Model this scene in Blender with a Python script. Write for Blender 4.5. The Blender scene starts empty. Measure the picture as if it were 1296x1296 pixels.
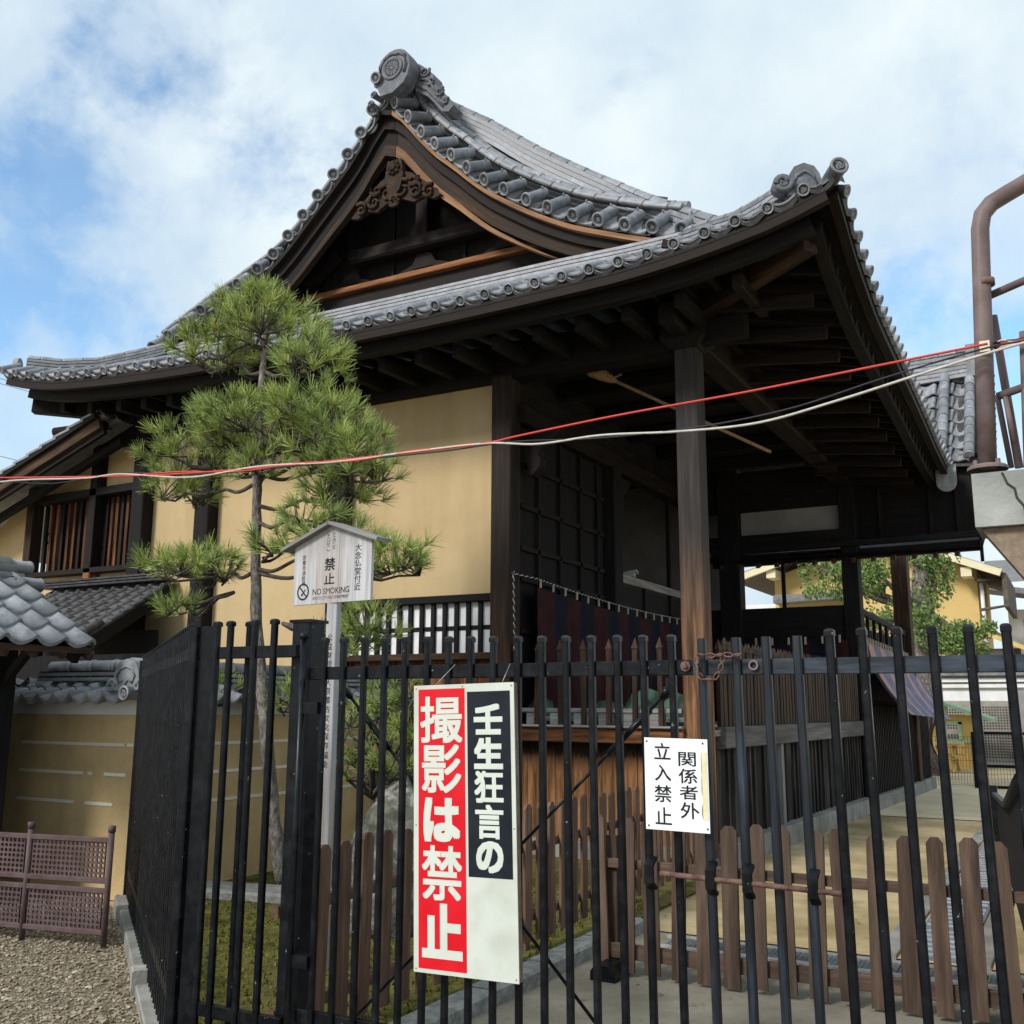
import bpy, bmesh, math, random
from mathutils import Vector as V, Matrix as M
random.seed(7)
SC = bpy.context.scene
COL = SC.collection
pi = math.pi
# ------------------------------------------------------------------ camera
FPX, CXY, HC = 1280.0, 648.0, 1.6
YAW, PITCH, ROLL = math.radians(29.0), math.radians(10.83), math.radians(0.3)
FWD = V((-math.sin(YAW)*math.cos(PITCH), math.cos(YAW)*math.cos(PITCH), math.sin(PITCH)))
_r0 = V((math.cos(YAW), math.sin(YAW), 0)); _u0 = _r0.cross(FWD)
RGT = _r0*math.cos(ROLL) + _u0*math.sin(ROLL); UPV = -_r0*math.sin(ROLL) + _u0*math.cos(ROLL)
EYE = V((0, 0, HC))
cd = bpy.data.cameras.new('camera'); cam = bpy.data.objects.new('camera', cd); COL.objects.link(cam)
cd.sensor_fit = 'HORIZONTAL'; cd.sensor_width = 36; cd.lens = 36*FPX/1296.0
cd.clip_start = 0.05; cd.clip_end = 3000
R3 = M((RGT, UPV, -FWD)).transposed()
cam.matrix_world = M.Translation(EYE) @ R3.to_4x4()
SC.camera = cam
# measured points of the place: a sight line met with a known plane of the site survey
def ray(x, y): return (RGT*(x-CXY) - UPV*(y-CXY) + FWD*FPX)/FPX
def onY(x, y, Y): d = ray(x, y); return EYE + d*(Y/d.y)
def onX(x, y, X): d = ray(x, y); return EYE + d*(X/d.x)
def onZ(x, y, Z): d = ray(x, y); return EYE + d*((Z-HC)/d.z)
def onV(x, y, p, az):
    a = math.radians(az); n = V((-math.sin(a), math.cos(a), 0)); d = ray(x, y)
    return EYE + d*(((V((p[0], p[1], 0))-EYE).dot(n))/d.dot(n))
# ------------------------------------------------------------------ world, sun, exposure
SUN_EL, SUN_AZ = math.radians(36), math.radians(200)   # azimuth of the sun measured clockwise from +Y
world = bpy.data.worlds.new('World'); SC.world = world; world.use_nodes = True
def build_world():
    nt = world.node_tree; N = nt.nodes; L = nt.links; N.clear()
    out = N.new('ShaderNodeOutputWorld'); bg = N.new('ShaderNodeBackground'); bg.inputs[1].default_value = 0.1
    L.new(bg.outputs[0], out.inputs[0])
    sky = N.new('ShaderNodeTexSky'); sky.sky_type = 'NISHITA'; sky.sun_disc = False
    sky.sun_elevation = SUN_EL; sky.sun_rotation = SUN_AZ; sky.air_density = 1.0; sky.dust_density = 0.6; sky.ozone_density = 2.0
    tc = N.new('ShaderNodeTexCoord'); D = tc.outputs['Generated']
    def math_(op, a, b=None, c=None, clamp=False):
        n = N.new('ShaderNodeMath'); n.operation = op; n.use_clamp = clamp
        for i, q in enumerate((a, b, c)):
            if q is None: continue
            if isinstance(q, (int, float)): n.inputs[i].default_value = q
            else: L.new(q, n.inputs[i])
        return n.outputs[0]
    def noise(scale, detail, rough, vec, dist=0.0):
        n = N.new('ShaderNodeTexNoise'); n.inputs['Scale'].default_value = scale; n.inputs['Detail'].default_value = detail
        n.inputs['Roughness'].default_value = rough; n.inputs['Distortion'].default_value = dist; L.new(vec, n.inputs['Vector']); return n
    # flatten the sky direction on a cloud deck so that cloud cells shrink towards the horizon
    sep = N.new('ShaderNodeSeparateXYZ'); L.new(D, sep.inputs[0])
    den = math_('ADD', math_('MAXIMUM', sep.outputs[2], 0.0), 0.35)
    cmb = N.new('ShaderNodeCombineXYZ')
    L.new(math_('DIVIDE', sep.outputs[0], den), cmb.inputs[0]); L.new(math_('DIVIDE', sep.outputs[1], den), cmb.inputs[1])
    deck = cmb.outputs[0]
    wob = noise(5.5, 9, 0.60, D, 0.2)
    wsub = N.new('ShaderNodeVectorMath'); wsub.operation = 'SUBTRACT'; L.new(wob.outputs['Color'], wsub.inputs[0]); wsub.inputs[1].default_value = (.5, .5, .5)
    wsc = N.new('ShaderNodeVectorMath'); wsc.operation = 'SCALE'; L.new(wsub.outputs[0], wsc.inputs[0]); wsc.inputs['Scale'].default_value = 0.46
    wadd = N.new('ShaderNodeVectorMath'); wadd.operation = 'ADD'; L.new(D, wadd.inputs[0]); L.new(wsc.outputs[0], wadd.inputs[1])
    DW = wadd.outputs[0]
    holes = None
    for (px, py, r0, r1, amp) in SKY_HOLES:
        d = ray(px, py).normalized()
        dp = N.new('ShaderNodeVectorMath'); dp.operation = 'DISTANCE'; L.new(DW, dp.inputs[0]); dp.inputs[1].default_value = d
        mr = N.new('ShaderNodeMapRange'); mr.interpolation_type = 'SMOOTHSTEP'; L.new(dp.outputs['Value'], mr.inputs[0])
        mr.inputs[1].default_value = r0; mr.inputs[2].default_value = r1; mr.inputs[3].default_value = amp; mr.inputs[4].default_value = 0
        holes = mr.outputs[0] if holes is None else math_('MAXIMUM', holes, mr.outputs[0])
    n2 = noise(7.0, 9, 0.58, D, 0.15)
    tear = N.new('ShaderNodeMapRange'); L.new(n2.outputs[0], tear.inputs[0])
    tear.inputs[1].default_value = .41; tear.inputs[2].default_value = .56; tear.inputs[3].default_value = 1.0; tear.inputs[4].default_value = 0.38
    # far from the frame the same broken cloud goes on
    oth = N.new('ShaderNodeMapRange'); L.new(noise(1.1, 6, .6, deck, .2).outputs[0], oth.inputs[0])
    oth.inputs[1].default_value = .40; oth.inputs[2].default_value = .33; oth.inputs[3].default_value = 0.0; oth.inputs[4].default_value = .7
    gap = math_('MAXIMUM', math_('MULTIPLY', holes, tear.outputs[0]), math_('MULTIPLY', oth.outputs[0], .25), clamp=True)
    cov = math_('SUBTRACT', 1.0, gap, clamp=True)
    tone = N.new('ShaderNodeValToRGB'); n3 = noise(5.0, 9, 0.56, D, .15); L.new(n3.outputs[0], tone.inputs[0])
    e = tone.color_ramp.elements; e[0].position = .32; e[1].position = .66
    e[0].color = CLOUD_DARK; e[1].color = CLOUD_LIGHT
    mix = N.new('ShaderNodeMix'); mix.data_type = 'RGBA'; L.new(cov, mix.inputs[0]); 
    skm = N.new('ShaderNodeMix'); skm.data_type = 'RGBA'; skm.blend_type = 'MULTIPLY'; skm.inputs[0].default_value = 1
    L.new(sky.outputs[0], skm.inputs[6]); skm.inputs[7].default_value = SKY_TINT
    L.new(skm.outputs[2], mix.inputs[6]); L.new(tone.outputs[0], mix.inputs[7])
    L.new(mix.outputs[2], bg.inputs[0])
SKY_HOLES = [(235, 95, .03, .15, 1.0), (300, 115, .0, .10, 1.0), (130, 290, .03, .17, .9), (20, 400, .05, .20, .95), (30, 240, .01, .11, .6),
             (710, 45, .0, .07, .35), (1265, 390, .02, .15, 1.0), (1150, 420, .0, .1, .75), (1290, 330, 0, .08, .7), (-220, 330, .1, .26, .6), (1500, 380, .1, .3, .9)]
CLOUD_LIGHT = (6.2, 6.9, 7.15, 1); CLOUD_DARK = (4.5, 5.55, 6.4, 1); SKY_TINT = (1.5, 1.75, 1.75, 1)
build_world()
sl = bpy.data.lights.new('sun', 'SUN'); so = bpy.data.objects.new('sun', sl); COL.objects.link(so)
sl.energy = 2.5; sl.angle = math.radians(14); sl.color = (1.0, 0.95, 0.88)
_sd = V((math.sin(SUN_AZ)*math.cos(SUN_EL), math.cos(SUN_AZ)*math.cos(SUN_EL), math.sin(SUN_EL)))
so.rotation_euler = _sd.to_track_quat('Z', 'Y').to_euler()
so.location = (0, -20, 30)
SC.view_settings.view_transform = 'Standard'; SC.view_settings.look = 'None'; SC.view_settings.gamma = 1.0
SC.view_settings.use_curve_mapping = False
SC.view_settings.exposure = 0.5
SC.render.film_transparent = False
# ------------------------------------------------------------------ materials
MATS = {}
def mat(name, cols, scale=6.0, stretch=(1, 1, 1), detail=6, rough=.65, bump=.15, bscale=None, vary=.12, metal=0.0, spec=.2, pos=None, stain=None, stain_scale=1.2, rvar=0.1, dist=0.0, worn=None, stain_stretch=None, chips=None):
    """procedural surface: fractal colour along the piece's own grain (attribute 'g'), fine relief, wear; each object differs a little"""
    m = bpy.data.materials.new(name); m.use_nodes = True; nt = m.node_tree; N = nt.nodes; L = nt.links
    b = N['Principled BSDF']; b.inputs['Metallic'].default_value = metal; b.inputs['Specular IOR Level'].default_value = spec
    at = N.new('ShaderNodeAttribute'); at.attribute_name = 'g'
    oi = N.new('ShaderNodeObjectInfo')
    off = N.new('ShaderNodeVectorMath'); off.operation = 'SCALE'; off.inputs[0].default_value = (37.1, 51.7, 23.3); L.new(oi.outputs['Random'], off.inputs['Scale'])
    add = N.new('ShaderNodeVectorMath'); add.operation = 'ADD'; L.new(at.outputs['Vector'], add.inputs[0]); L.new(off.outputs[0], add.inputs[1])
    mp = N.new('ShaderNodeMapping'); mp.inputs['Scale'].default_value = stretch; L.new(add.outputs[0], mp.inputs['Vector'])
    n = N.new('ShaderNodeTexNoise'); n.inputs['Scale'].default_value = scale; n.inputs['Detail'].default_value = detail; n.inputs['Roughness'].default_value = .62
    n.inputs['Distortion'].default_value = dist
    L.new(mp.outputs[0], n.inputs['Vector'])
    cr = N.new('ShaderNodeValToRGB'); L.new(n.outputs[0], cr.inputs[0])
    k = len(cols); ps = pos or [0.30 + 0.40*i/(k-1) for i in range(k)]
    el = cr.color_ramp.elements
    while len(el) < k: el.new(0.5)
    for i in range(k): el[i].position = ps[i]; el[i].color = (*cols[i], 1)
    col = cr.outputs[0]
    if stain:
        sn = N.new('ShaderNodeTexNoise'); sn.inputs['Scale'].default_value = stain_scale; sn.inputs['Detail'].default_value = 5
        sm = N.new('ShaderNodeMapping'); sm.inputs['Scale'].default_value = stain_stretch or tuple(max(q, .35) for q in stretch); L.new(add.outputs[0], sm.inputs['Vector']); L.new(sm.outputs[0], sn.inputs['Vector'])
        mr = N.new('ShaderNodeMapRange'); L.new(sn.outputs[0], mr.inputs[0]); mr.inputs[1].default_value = .48; mr.inputs[2].default_value = .72; mr.inputs[4].default_value = stain[3] if len(stain) > 3 else .6
        mx = N.new('ShaderNodeMix'); mx.data_type = 'RGBA'; L.new(mr.outputs[0], mx.inputs[0]); L.new(col, mx.inputs[6]); mx.inputs[7].default_value = (*stain[:3], 1)
        col = mx.outputs[2]
    if chips:  # small knocks through the paint
        cn = N.new('ShaderNodeTexNoise'); cn.inputs['Scale'].default_value = chips[1]; cn.inputs['Detail'].default_value = 2; L.new(add.outputs[0], cn.inputs['Vector'])
        cm_ = N.new('ShaderNodeMapRange'); L.new(cn.outputs[0], cm_.inputs[0]); cm_.inputs[1].default_value = chips[2]; cm_.inputs[2].default_value = chips[2]+.03
        cx = N.new('ShaderNodeMix'); cx.data_type = 'RGBA'; L.new(cm_.outputs[0], cx.inputs[0]); L.new(col, cx.inputs[6]); cx.inputs[7].default_value = (*chips[0], 1); col = cx.outputs[2]
    if worn:   # rain-worn zone: other colours between two heights, with a ragged edge that follows the grain
        c2, z0, z1, amp = worn
        cw = N.new('ShaderNodeValToRGB'); L.new(n.outputs[0], cw.inputs[0]); ew = cw.color_ramp.elements; ew.new(.5)
        for i in range(3): ew[i].position = .32+.17*i; ew[i].color = (*c2[i], 1)
        tcw = N.new('ShaderNodeTexCoord'); sw = N.new('ShaderNodeSeparateXYZ'); L.new(tcw.outputs['Object'], sw.inputs[0])
        mz = N.new('ShaderNodeMath'); mz.operation = 'MULTIPLY_ADD'; L.new(n.outputs[0], mz.inputs[0]); mz.inputs[1].default_value = amp; L.new(sw.outputs[2], mz.inputs[2])
        mw_ = N.new('ShaderNodeMapRange'); L.new(mz.outputs[0], mw_.inputs[0]); mw_.inputs[1].default_value = z0+amp*.5; mw_.inputs[2].default_value = z1+amp*.5; mw_.inputs[3].default_value = 1; mw_.inputs[4].default_value = 0
        mxw = N.new('ShaderNodeMix'); mxw.data_type = 'RGBA'; L.new(mw_.outputs[0], mxw.inputs[0]); L.new(col, mxw.inputs[6]); L.new(cw.outputs[0], mxw.inputs[7]); col = mxw.outputs[2]
    if vary:
        hv = N.new('ShaderNodeHueSaturation'); L.new(col, hv.inputs['Color'])
        r = N.new('ShaderNodeMapRange'); L.new(oi.outputs['Random'], r.inputs[0]); r.inputs[3].default_value = 1-vary; r.inputs[4].default_value = 1+vary
        L.new(r.outputs[0], hv.inputs['Value']); col = hv.outputs[0]
    L.new(col, b.inputs['Base Color'])
    rr = N.new('ShaderNodeMapRange'); L.new(n.outputs[0], rr.inputs[0]); rr.inputs[1].default_value = .3; rr.inputs[2].default_value = .7
    rr.inputs[3].default_value = max(.02, rough-rvar); rr.inputs[4].default_value = min(1, rough+rvar); L.new(rr.outputs[0], b.inputs['Roughness'])
    if bump:
        bn = N.new('ShaderNodeTexNoise'); bn.inputs['Scale'].default_value = bscale or scale*4; bn.inputs['Detail'].default_value = 4
        L.new(mp.outputs[0], bn.inputs['Vector'])
        bp = N.new('ShaderNodeBump'); bp.inputs['Strength'].default_value = bump; bp.inputs['Distance'].default_value = .02
        L.new(bn.outputs[0], bp.inputs['Height']); L.new(bp.outputs[0], b.inputs['Normal'])
    MATS[name] = m
    return m
GR = (.12, 1, 1)
wood_dark = mat('dark_timber', [(.004, .0036, .0042), (.0085, .0075, .0085), (.018, .0155, .016)], 14, GR, rough=.75, bump=.25, vary=.15)
wood_dark2 = mat('dark_brown_timber', [(.005, .004, .0042), (.011, .0078, .0075), (.025, .017, .0145)], 14, GR, rough=.72, bump=.25, vary=.15)
wood_mid = mat('brown_timber', [(.018, .011, .008), (.05, .028, .017), (.11, .062, .036)], 16, GR, rough=.7, bump=.3, stain=(.018, .012, .010, .8), stain_scale=1.5)
wood_orange = mat('weathered_orange_timber', [(.05, .020, .008), (.24, .095, .035), (.42, .20, .085)], 18, (.1, 1, 1), rough=.7, bump=.35, stain=(.025, .013, .008, .85), stain_scale=1.6, vary=.2)
WORN = [(.022, .012, .008), (.115, .056, .028), (.29, .155, .08)]
wood_post = mat('rain_worn_post', [(.018, .016, .017), (.032, .029, .029), (.055, .049, .047)], 20, (.06, 1, 1), rough=.75, bump=.35, worn=(WORN, 1.9, 3.5, 1.6))
wood_post2 = mat('rain_worn_wall_post', [(.010, .008, .008), (.022, .016, .014), (.04, .028, .022)], 20, (.06, 1, 1), rough=.75, bump=.3, worn=([(.02, .012, .008), (.06, .03, .016), (.16, .08, .04)], 1.8, 3.2, 1.2))
wood_plank = mat('rain_worn_plank', [(.012, .009, .008), (.022, .015, .012), (.045, .028, .020)], 18, (.08, 1, 1), rough=.75, bump=.35, vary=.22, worn=([(.12, .052, .020), (.34, .155, .065), (.52, .28, .135)], .92, 1.12, .5))
wood_pend = mat('carved_pendant_timber', [(.010, .007, .006), (.030, .018, .012), (.085, .045, .026)], 9, rough=.75, bump=.3, vary=.15)
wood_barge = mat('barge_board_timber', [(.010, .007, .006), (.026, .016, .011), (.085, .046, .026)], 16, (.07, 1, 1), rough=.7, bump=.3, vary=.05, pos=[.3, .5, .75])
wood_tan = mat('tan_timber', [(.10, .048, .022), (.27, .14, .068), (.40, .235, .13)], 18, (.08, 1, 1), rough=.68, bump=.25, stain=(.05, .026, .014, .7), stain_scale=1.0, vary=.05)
wood_grey = mat('silvered_timber', [(.13, .125, .12), (.24, .235, .23), (.36, .35, .345)], 22, (.06, 1, 1), rough=.85, bump=.3, stain=(.10, .09, .085, .5), vary=.08)
wood_notice = mat('notice_timber', [(.27, .27, .28), (.42, .42, .44), (.54, .54, .56)], 26, (.05, 1, 1), rough=.85, bump=.2, stain=(.30, .22, .16, .5), stain_scale=2.2, vary=.12)
wood_beamgrey = mat('grey_beam_timber', [(.07, .065, .062), (.13, .12, .115), (.22, .21, .20)], 20, (.06, 1, 1), rough=.85, bump=.3, stain=(.03, .027, .025, .6), vary=.1)
picket_brown = mat('stained_picket', [(.06, .036, .024), (.13, .077, .052), (.21, .135, .095)], 20, (.1, 1, 1), rough=.8, bump=.25, vary=.22)
picket_dark = mat('dark_stained_picket', [(.036, .025, .019), (.075, .050, .037), (.13, .09, .068)], 20, (.1, 1, 1), rough=.8, bump=.25, stain=(.17, .12, .09, .5), vary=.25)
plaster = mat('ochre_plaster', [(.455, .34, .185), (.495, .372, .208), (.525, .40, .23)], 2.2, rough=.9, bump=.08, bscale=60, vary=.03, stain=(.36, .265, .15, .38), stain_scale=3.2, stain_stretch=(1, 1, .10))
plaster_wall = mat('earthen_wall_plaster', [(.44, .315, .155), (.53, .385, .195), (.59, .44, .23)], 3, rough=.92, bump=.25, bscale=70, vary=.02, stain=(.33, .25, .14, .55), stain_scale=2.2, stain_stretch=(1, 1, .22))
plaster_white = mat('white_plaster', [(.62, .63, .61), (.70, .70, .68), (.76, .76, .74)], 3, rough=.9, bump=.08, bscale=60, vary=.03, stain=(.5, .5, .48, .5))
wood_slat = mat('reddish_window_slat', [(.022, .010, .006), (.075, .030, .015), (.22, .10, .045)], 18, (.08, 1, 1), rough=.7, bump=.3, vary=.3)
plaster_dim = mat('grey_plaster', [(.23, .22, .23), (.28, .27, .28), (.33, .32, .33)], 2, rough=.9, bump=.06, vary=.03)
paper = mat('shoji_paper', [(.72, .73, .76), (.78, .79, .82), (.84, .85, .86)], 5, rough=.85, bump=.05, vary=.06, stain=(.42, .42, .46, .6), stain_scale=3)
tile = mat('silver_roof_tile', [(.12, .128, .147), (.20, .213, .243), (.30, .317, .35)], 9, rough=.5, bump=.25, bscale=60, vary=.24, spec=.5, stain=(.20, .18, .16, .5), stain_scale=4)
tile_oni = mat('weathered_ornament_tile', [(.07, .075, .088), (.125, .134, .155), (.20, .212, .24)], 12, rough=.6, bump=.4, bscale=50, vary=.1, stain=(.06, .063, .07, .6), stain_scale=6)
tile_face = mat('dark_tile_recess', [(.035, .037, .044), (.06, .063, .072), (.09, .095, .105)], 12, rough=.6, bump=.2, vary=.1)
tile_dark = mat('dark_roof_tile', [(.028, .028, .031), (.055, .055, .060), (.09, .09, .096)], 10, rough=.55, bump=.25, vary=.25, stain=(.10, .095, .09, .5), stain_scale=5)
tile_wall = mat('coping_tile', [(.15, .157, .172), (.25, .262, .283), (.35, .365, .39)], 8, rough=.55, bump=.15, vary=.22, spec=.5, stain=(.12, .12, .13, .6), stain_scale=4)
iron = mat('black_painted_steel', [(.0022, .0028, .0042), (.0038, .0048, .007), (.006, .0075, .0105)], 18, rough=.34, bump=0, vary=.2, spec=.2, chips=((.14, .14, .14), 38, .735), stain=(.016, .017, .020, .5), stain_scale=9)
iron_blue = mat('faded_black_steel', [(.004, .0052, .0075), (.0085, .012, .018), (.035, .052, .08)], 12, (.15, 1, 1), rough=.42, bump=.08, vary=.15, spec=.35, pos=[.3, .5, .72])
galv = mat('galvanised_steel', [(.30, .32, .34), (.40, .42, .44), (.5, .52, .54)], 20, rough=.45, metal=.6, bump=.08, vary=.05)
rust = mat('rusty_steel', [(.07, .035, .025), (.14, .08, .065), (.20, .13, .11)], 25, rough=.7, bump=.2, vary=.1)
mauve = mat('mauve_painted_steel', [(.115, .084, .085), (.155, .117, .117), (.195, .150, .148)], 7, rough=.5, bump=.06, vary=.03, stain=(.10, .06, .05, .6), stain_scale=5)
plastic = mat('brown_plastic', [(.075, .048, .05), (.10, .066, .068), (.125, .085, .086)], 9, rough=.55, bump=.05, vary=.05)
sign_white = mat('sign_white_paint', [(.50, .535, .485), (.545, .585, .535), (.58, .615, .565)], 5, rough=.5, bump=.02, vary=0, stain=(.43, .44, .37, .55), stain_scale=7, stain_stretch=(1, 1, .12))
sign_cream = mat('sign_letter_white', [(.53, .575, .515), (.57, .615, .555), (.60, .635, .58)], 5, rough=.5, bump=0, vary=0)
sign_red = mat('sign_red_paint', [(.56, .006, .014), (.61, .008, .018), (.64, .012, .022)], 5, rough=.45, bump=.0, vary=0)
sign_navy = mat('sign_black_paint', [(.006, .008, .014), (.009, .012, .020), (.013, .016, .025)], 6, rough=.45, bump=.0, vary=0)
plate_white = mat('plate_white_enamel', [(.70, .73, .76), (.76, .79, .81), (.80, .82, .84)], 4, rough=.4, bump=.02, vary=0)
ink = mat('black_lettering', [(.010, .010, .012), (.018, .018, .022)], 30, rough=.7, bump=0, vary=0)
ink_soft = mat('worn_lettering', [(.02, .02, .024), (.055, .055, .06)], 60, rough=.8, bump=0, vary=0)
glue = mat('yellowed_tape', [(.62, .56, .36), (.72, .67, .48)], 14, rough=.6, bump=.1, vary=0)
board_edge = mat('plywood_edge', [(.15, .11, .08), (.22, .165, .125), (.29, .23, .18)], 20, rough=.8, vary=0)
concrete = mat('stained_concrete', [(.16, .155, .14), (.25, .245, .225), (.34, .33, .305)], 4, rough=.9, bump=.25, bscale=50, vary=.05, stain=(.14, .15, .12, .7), stain_scale=1.6)
conc_slab = mat('slab_concrete', [(.19, .20, .195), (.30, .31, .30), (.39, .40, .39)], 3.5, rough=.9, bump=.2, bscale=60, vary=0, stain=(.17, .18, .175, .75), stain_scale=2.0)
path_tan = mat('tan_path_concrete', [(.30, .23, .11), (.43, .335, .185), (.56, .46, .29)], 1.6, rough=.92, bump=.15, bscale=60, vary=0, stain=(.19, .15, .062, .8), stain_scale=1.1)
apron = mat('grey_apron_concrete', [(.175, .155, .12), (.25, .225, .175), (.32, .29, .235)], 2.5, rough=.92, bump=.3, bscale=90, vary=0, stain=(.13, .125, .095, .6), stain_scale=1.4)
stone = mat('kerb_stone', [(.17, .17, .16), (.27, .27, .255), (.38, .38, .36)], 14, rough=.9, bump=.4, bscale=50, vary=.12)
moss = mat('moss_ground', [(.05, .045, .014), (.125, .115, .028), (.20, .19, .045)], 5, rough=1.0, bump=.8, bscale=60, vary=0, stain=(.13, .095, .06, .7), stain_scale=2.0)
moss_tuft = mat('moss_tufts', [(.08, .085, .016), (.15, .155, .03), (.23, .23, .05)], 6, rough=1.0, bump=0, vary=0)
gravel_bed = mat('gravel_bed', [(.10, .08, .055), (.21, .175, .125), (.34, .295, .22)], 55, rough=.95, bump=.8, bscale=120, vary=0, detail=3)
pebble_m = mat('river_pebbles', [(.11, .085, .055), (.26, .215, .15), (.50, .43, .33)], 9, rough=.85, bump=.1, vary=0, detail=2)
soil = mat('packed_ground', [(.34, .27, .16), (.46, .375, .24), (.54, .45, .31)], 1.5, rough=.95, bump=.3, bscale=40, vary=0)
rock_m = mat('boulder_stone', [(.03, .029, .025), (.13, .125, .112), (.36, .35, .32)], 11, rough=.9, bump=.6, bscale=22, vary=0, stain=(.07, .075, .045, .6), stain_scale=3)
bark = mat('pine_bark', [(.055, .048, .042), (.165, .145, .13), (.33, .30, .28)], 26, (.5, 1, 1), rough=.95, bump=.9, bscale=40, vary=0)
twig = mat('pine_twig', [(.04, .033, .028), (.085, .072, .062), (.14, .12, .105)], 20, rough=.95, bump=.4, vary=.1)
needle = mat('pine_needles', [(.145, .20, .06), (.25, .325, .10), (.35, .43, .155)], 5, rough=.55, bump=0, vary=.1, spec=.3)
needle_y = mat('young_pine_needles', [(.23, .285, .07), (.34, .41, .11), (.43, .49, .155)], 5, rough=.55, bump=0, vary=.1, spec=.3)
leaf = mat('tree_leaves', [(.06, .11, .028), (.13, .21, .055), (.23, .32, .09)], 3, rough=.5, bump=0, vary=0, spec=.4)
cloth_maroon = mat('maroon_curtain_cloth', [(.022, .007, .008), (.038, .012, .0135), (.055, .018, .02)], 8, rough=.95, bump=.1, vary=.04)
cloth_indigo = mat('indigo_curtain_cloth', [(.007, .007, .014), (.011, .011, .021), (.017, .017, .03)], 8, rough=.95, bump=.1, vary=.04)
cloth_pink = mat('faded_rose_cloth', [(.34, .18, .17), (.43, .25, .24), (.50, .32, .31)], 8, rough=.95, bump=.1, vary=.03)
cloth_slate = mat('faded_slate_cloth', [(.12, .13, .20), (.17, .185, .27), (.23, .25, .34)], 8, rough=.95, bump=.1, vary=.03)
cloth_navy = mat('navy_banner_cloth', [(.005, .006, .010), (.008, .009, .015)], 8, rough=.95, bump=.05, vary=0)
tarp = mat('green_tarpaulin', [(.03, .065, .048), (.055, .105, .078), (.09, .155, .118)], 5, rough=.55, bump=.2, vary=.1)
rope_white = mat('white_rope', [(.35, .35, .36), (.55, .55, .55)], 60, rough=.9, bump=.3, vary=0)
rope_black = mat('black_rope', [(.012, .012, .015), (.03, .03, .035)], 60, rough=.9, bump=.3, vary=0)
straw = mat('straw_rope', [(.12, .075, .04), (.25, .17, .10), (.36, .26, .17)], 40, rough=.95, bump=.4, vary=0)
tag_w = mat('bamboo_clip', [(.42, .38, .30), (.55, .5, .41)], 30, rough=.8, bump=0, vary=.1)
cable_red = mat('red_cable', [(.50, .045, .035), (.62, .07, .05)], 30, rough=.5, bump=0, vary=0)
cable_white = mat('white_cable', [(.42, .40, .365), (.56, .54, .50)], 30, rough=.5, bump=0, vary=0)
cable_black = mat('dark_cable', [(.015, .017, .022), (.035, .037, .045)], 30, rough=.5, bump=0, vary=0)
insul = mat('cream_insulator', [(.55, .50, .38), (.68, .63, .5)], 20, rough=.5, bump=0, vary=0)
yellow_wall = mat('yellow_render', [(.52, .37, .14), (.58, .42, .175), (.62, .46, .21)], 1.2, rough=.9, bump=.08, bscale=40, vary=0, stain=(.45, .30, .10, .4))
cream = mat('cream_trim', [(.62, .56, .38), (.70, .64, .46)], 3, rough=.8, bump=.04, vary=.03)
grey_roof = mat('grey_sheet_roof', [(.10, .10, .105), (.17, .17, .175), (.22, .22, .225)], 4, rough=.6, bump=.1, vary=.05)
eave_brown = mat('brown_eave', [(.06, .05, .042), (.10, .085, .072), (.14, .12, .105)], 5, rough=.8, bump=.1, vary=.05)
white_paint = mat('white_paint', [(.60, .61, .62), (.68, .69, .70), (.74, .75, .76)], 3, rough=.6, bump=.04, vary=.03)
shutter_g = mat('grey_beige_shutter', [(.22, .205, .18), (.28, .262, .235), (.33, .31, .28)], 4, rough=.6, bump=.04, vary=.03)
kiosk_y = mat('kiosk_yellow_paint', [(.50, .34, .10), (.58, .41, .13), (.62, .46, .17)], 3, rough=.7, bump=.05, vary=.04)
kiosk_g = mat('kiosk_green_paint', [(.24, .38, .24), (.31, .46, .30), (.38, .53, .37)], 4, rough=.7, bump=.05, vary=.04)
tablewood = mat('yellow_table_timber', [(.42, .26, .07), (.56, .37, .12), (.66, .46, .18)], 14, GR, rough=.75, bump=.1, vary=.08)
glass = mat('window_glass', [(.05, .06, .07), (.09, .10, .115)], 2, rough=.1, bump=0, vary=0, spec=.6)
dark_joint = mat('dark_joint', [(.010, .010, .012), (.02, .02, .023)], 8, rough=.9, bump=0, vary=0)
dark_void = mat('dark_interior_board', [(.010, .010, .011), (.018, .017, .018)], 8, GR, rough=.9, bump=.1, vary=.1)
dry_leaf = mat('dry_leaves', [(.12, .06, .02), (.22, .13, .05), (.32, .22, .09)], 4, rough=.9, bump=0, vary=0)
grate = mat('grating_steel', [(.14, .155, .175), (.22, .24, .265), (.30, .325, .35)], 12, rough=.5, metal=.5, bump=.1, vary=.1)
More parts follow.
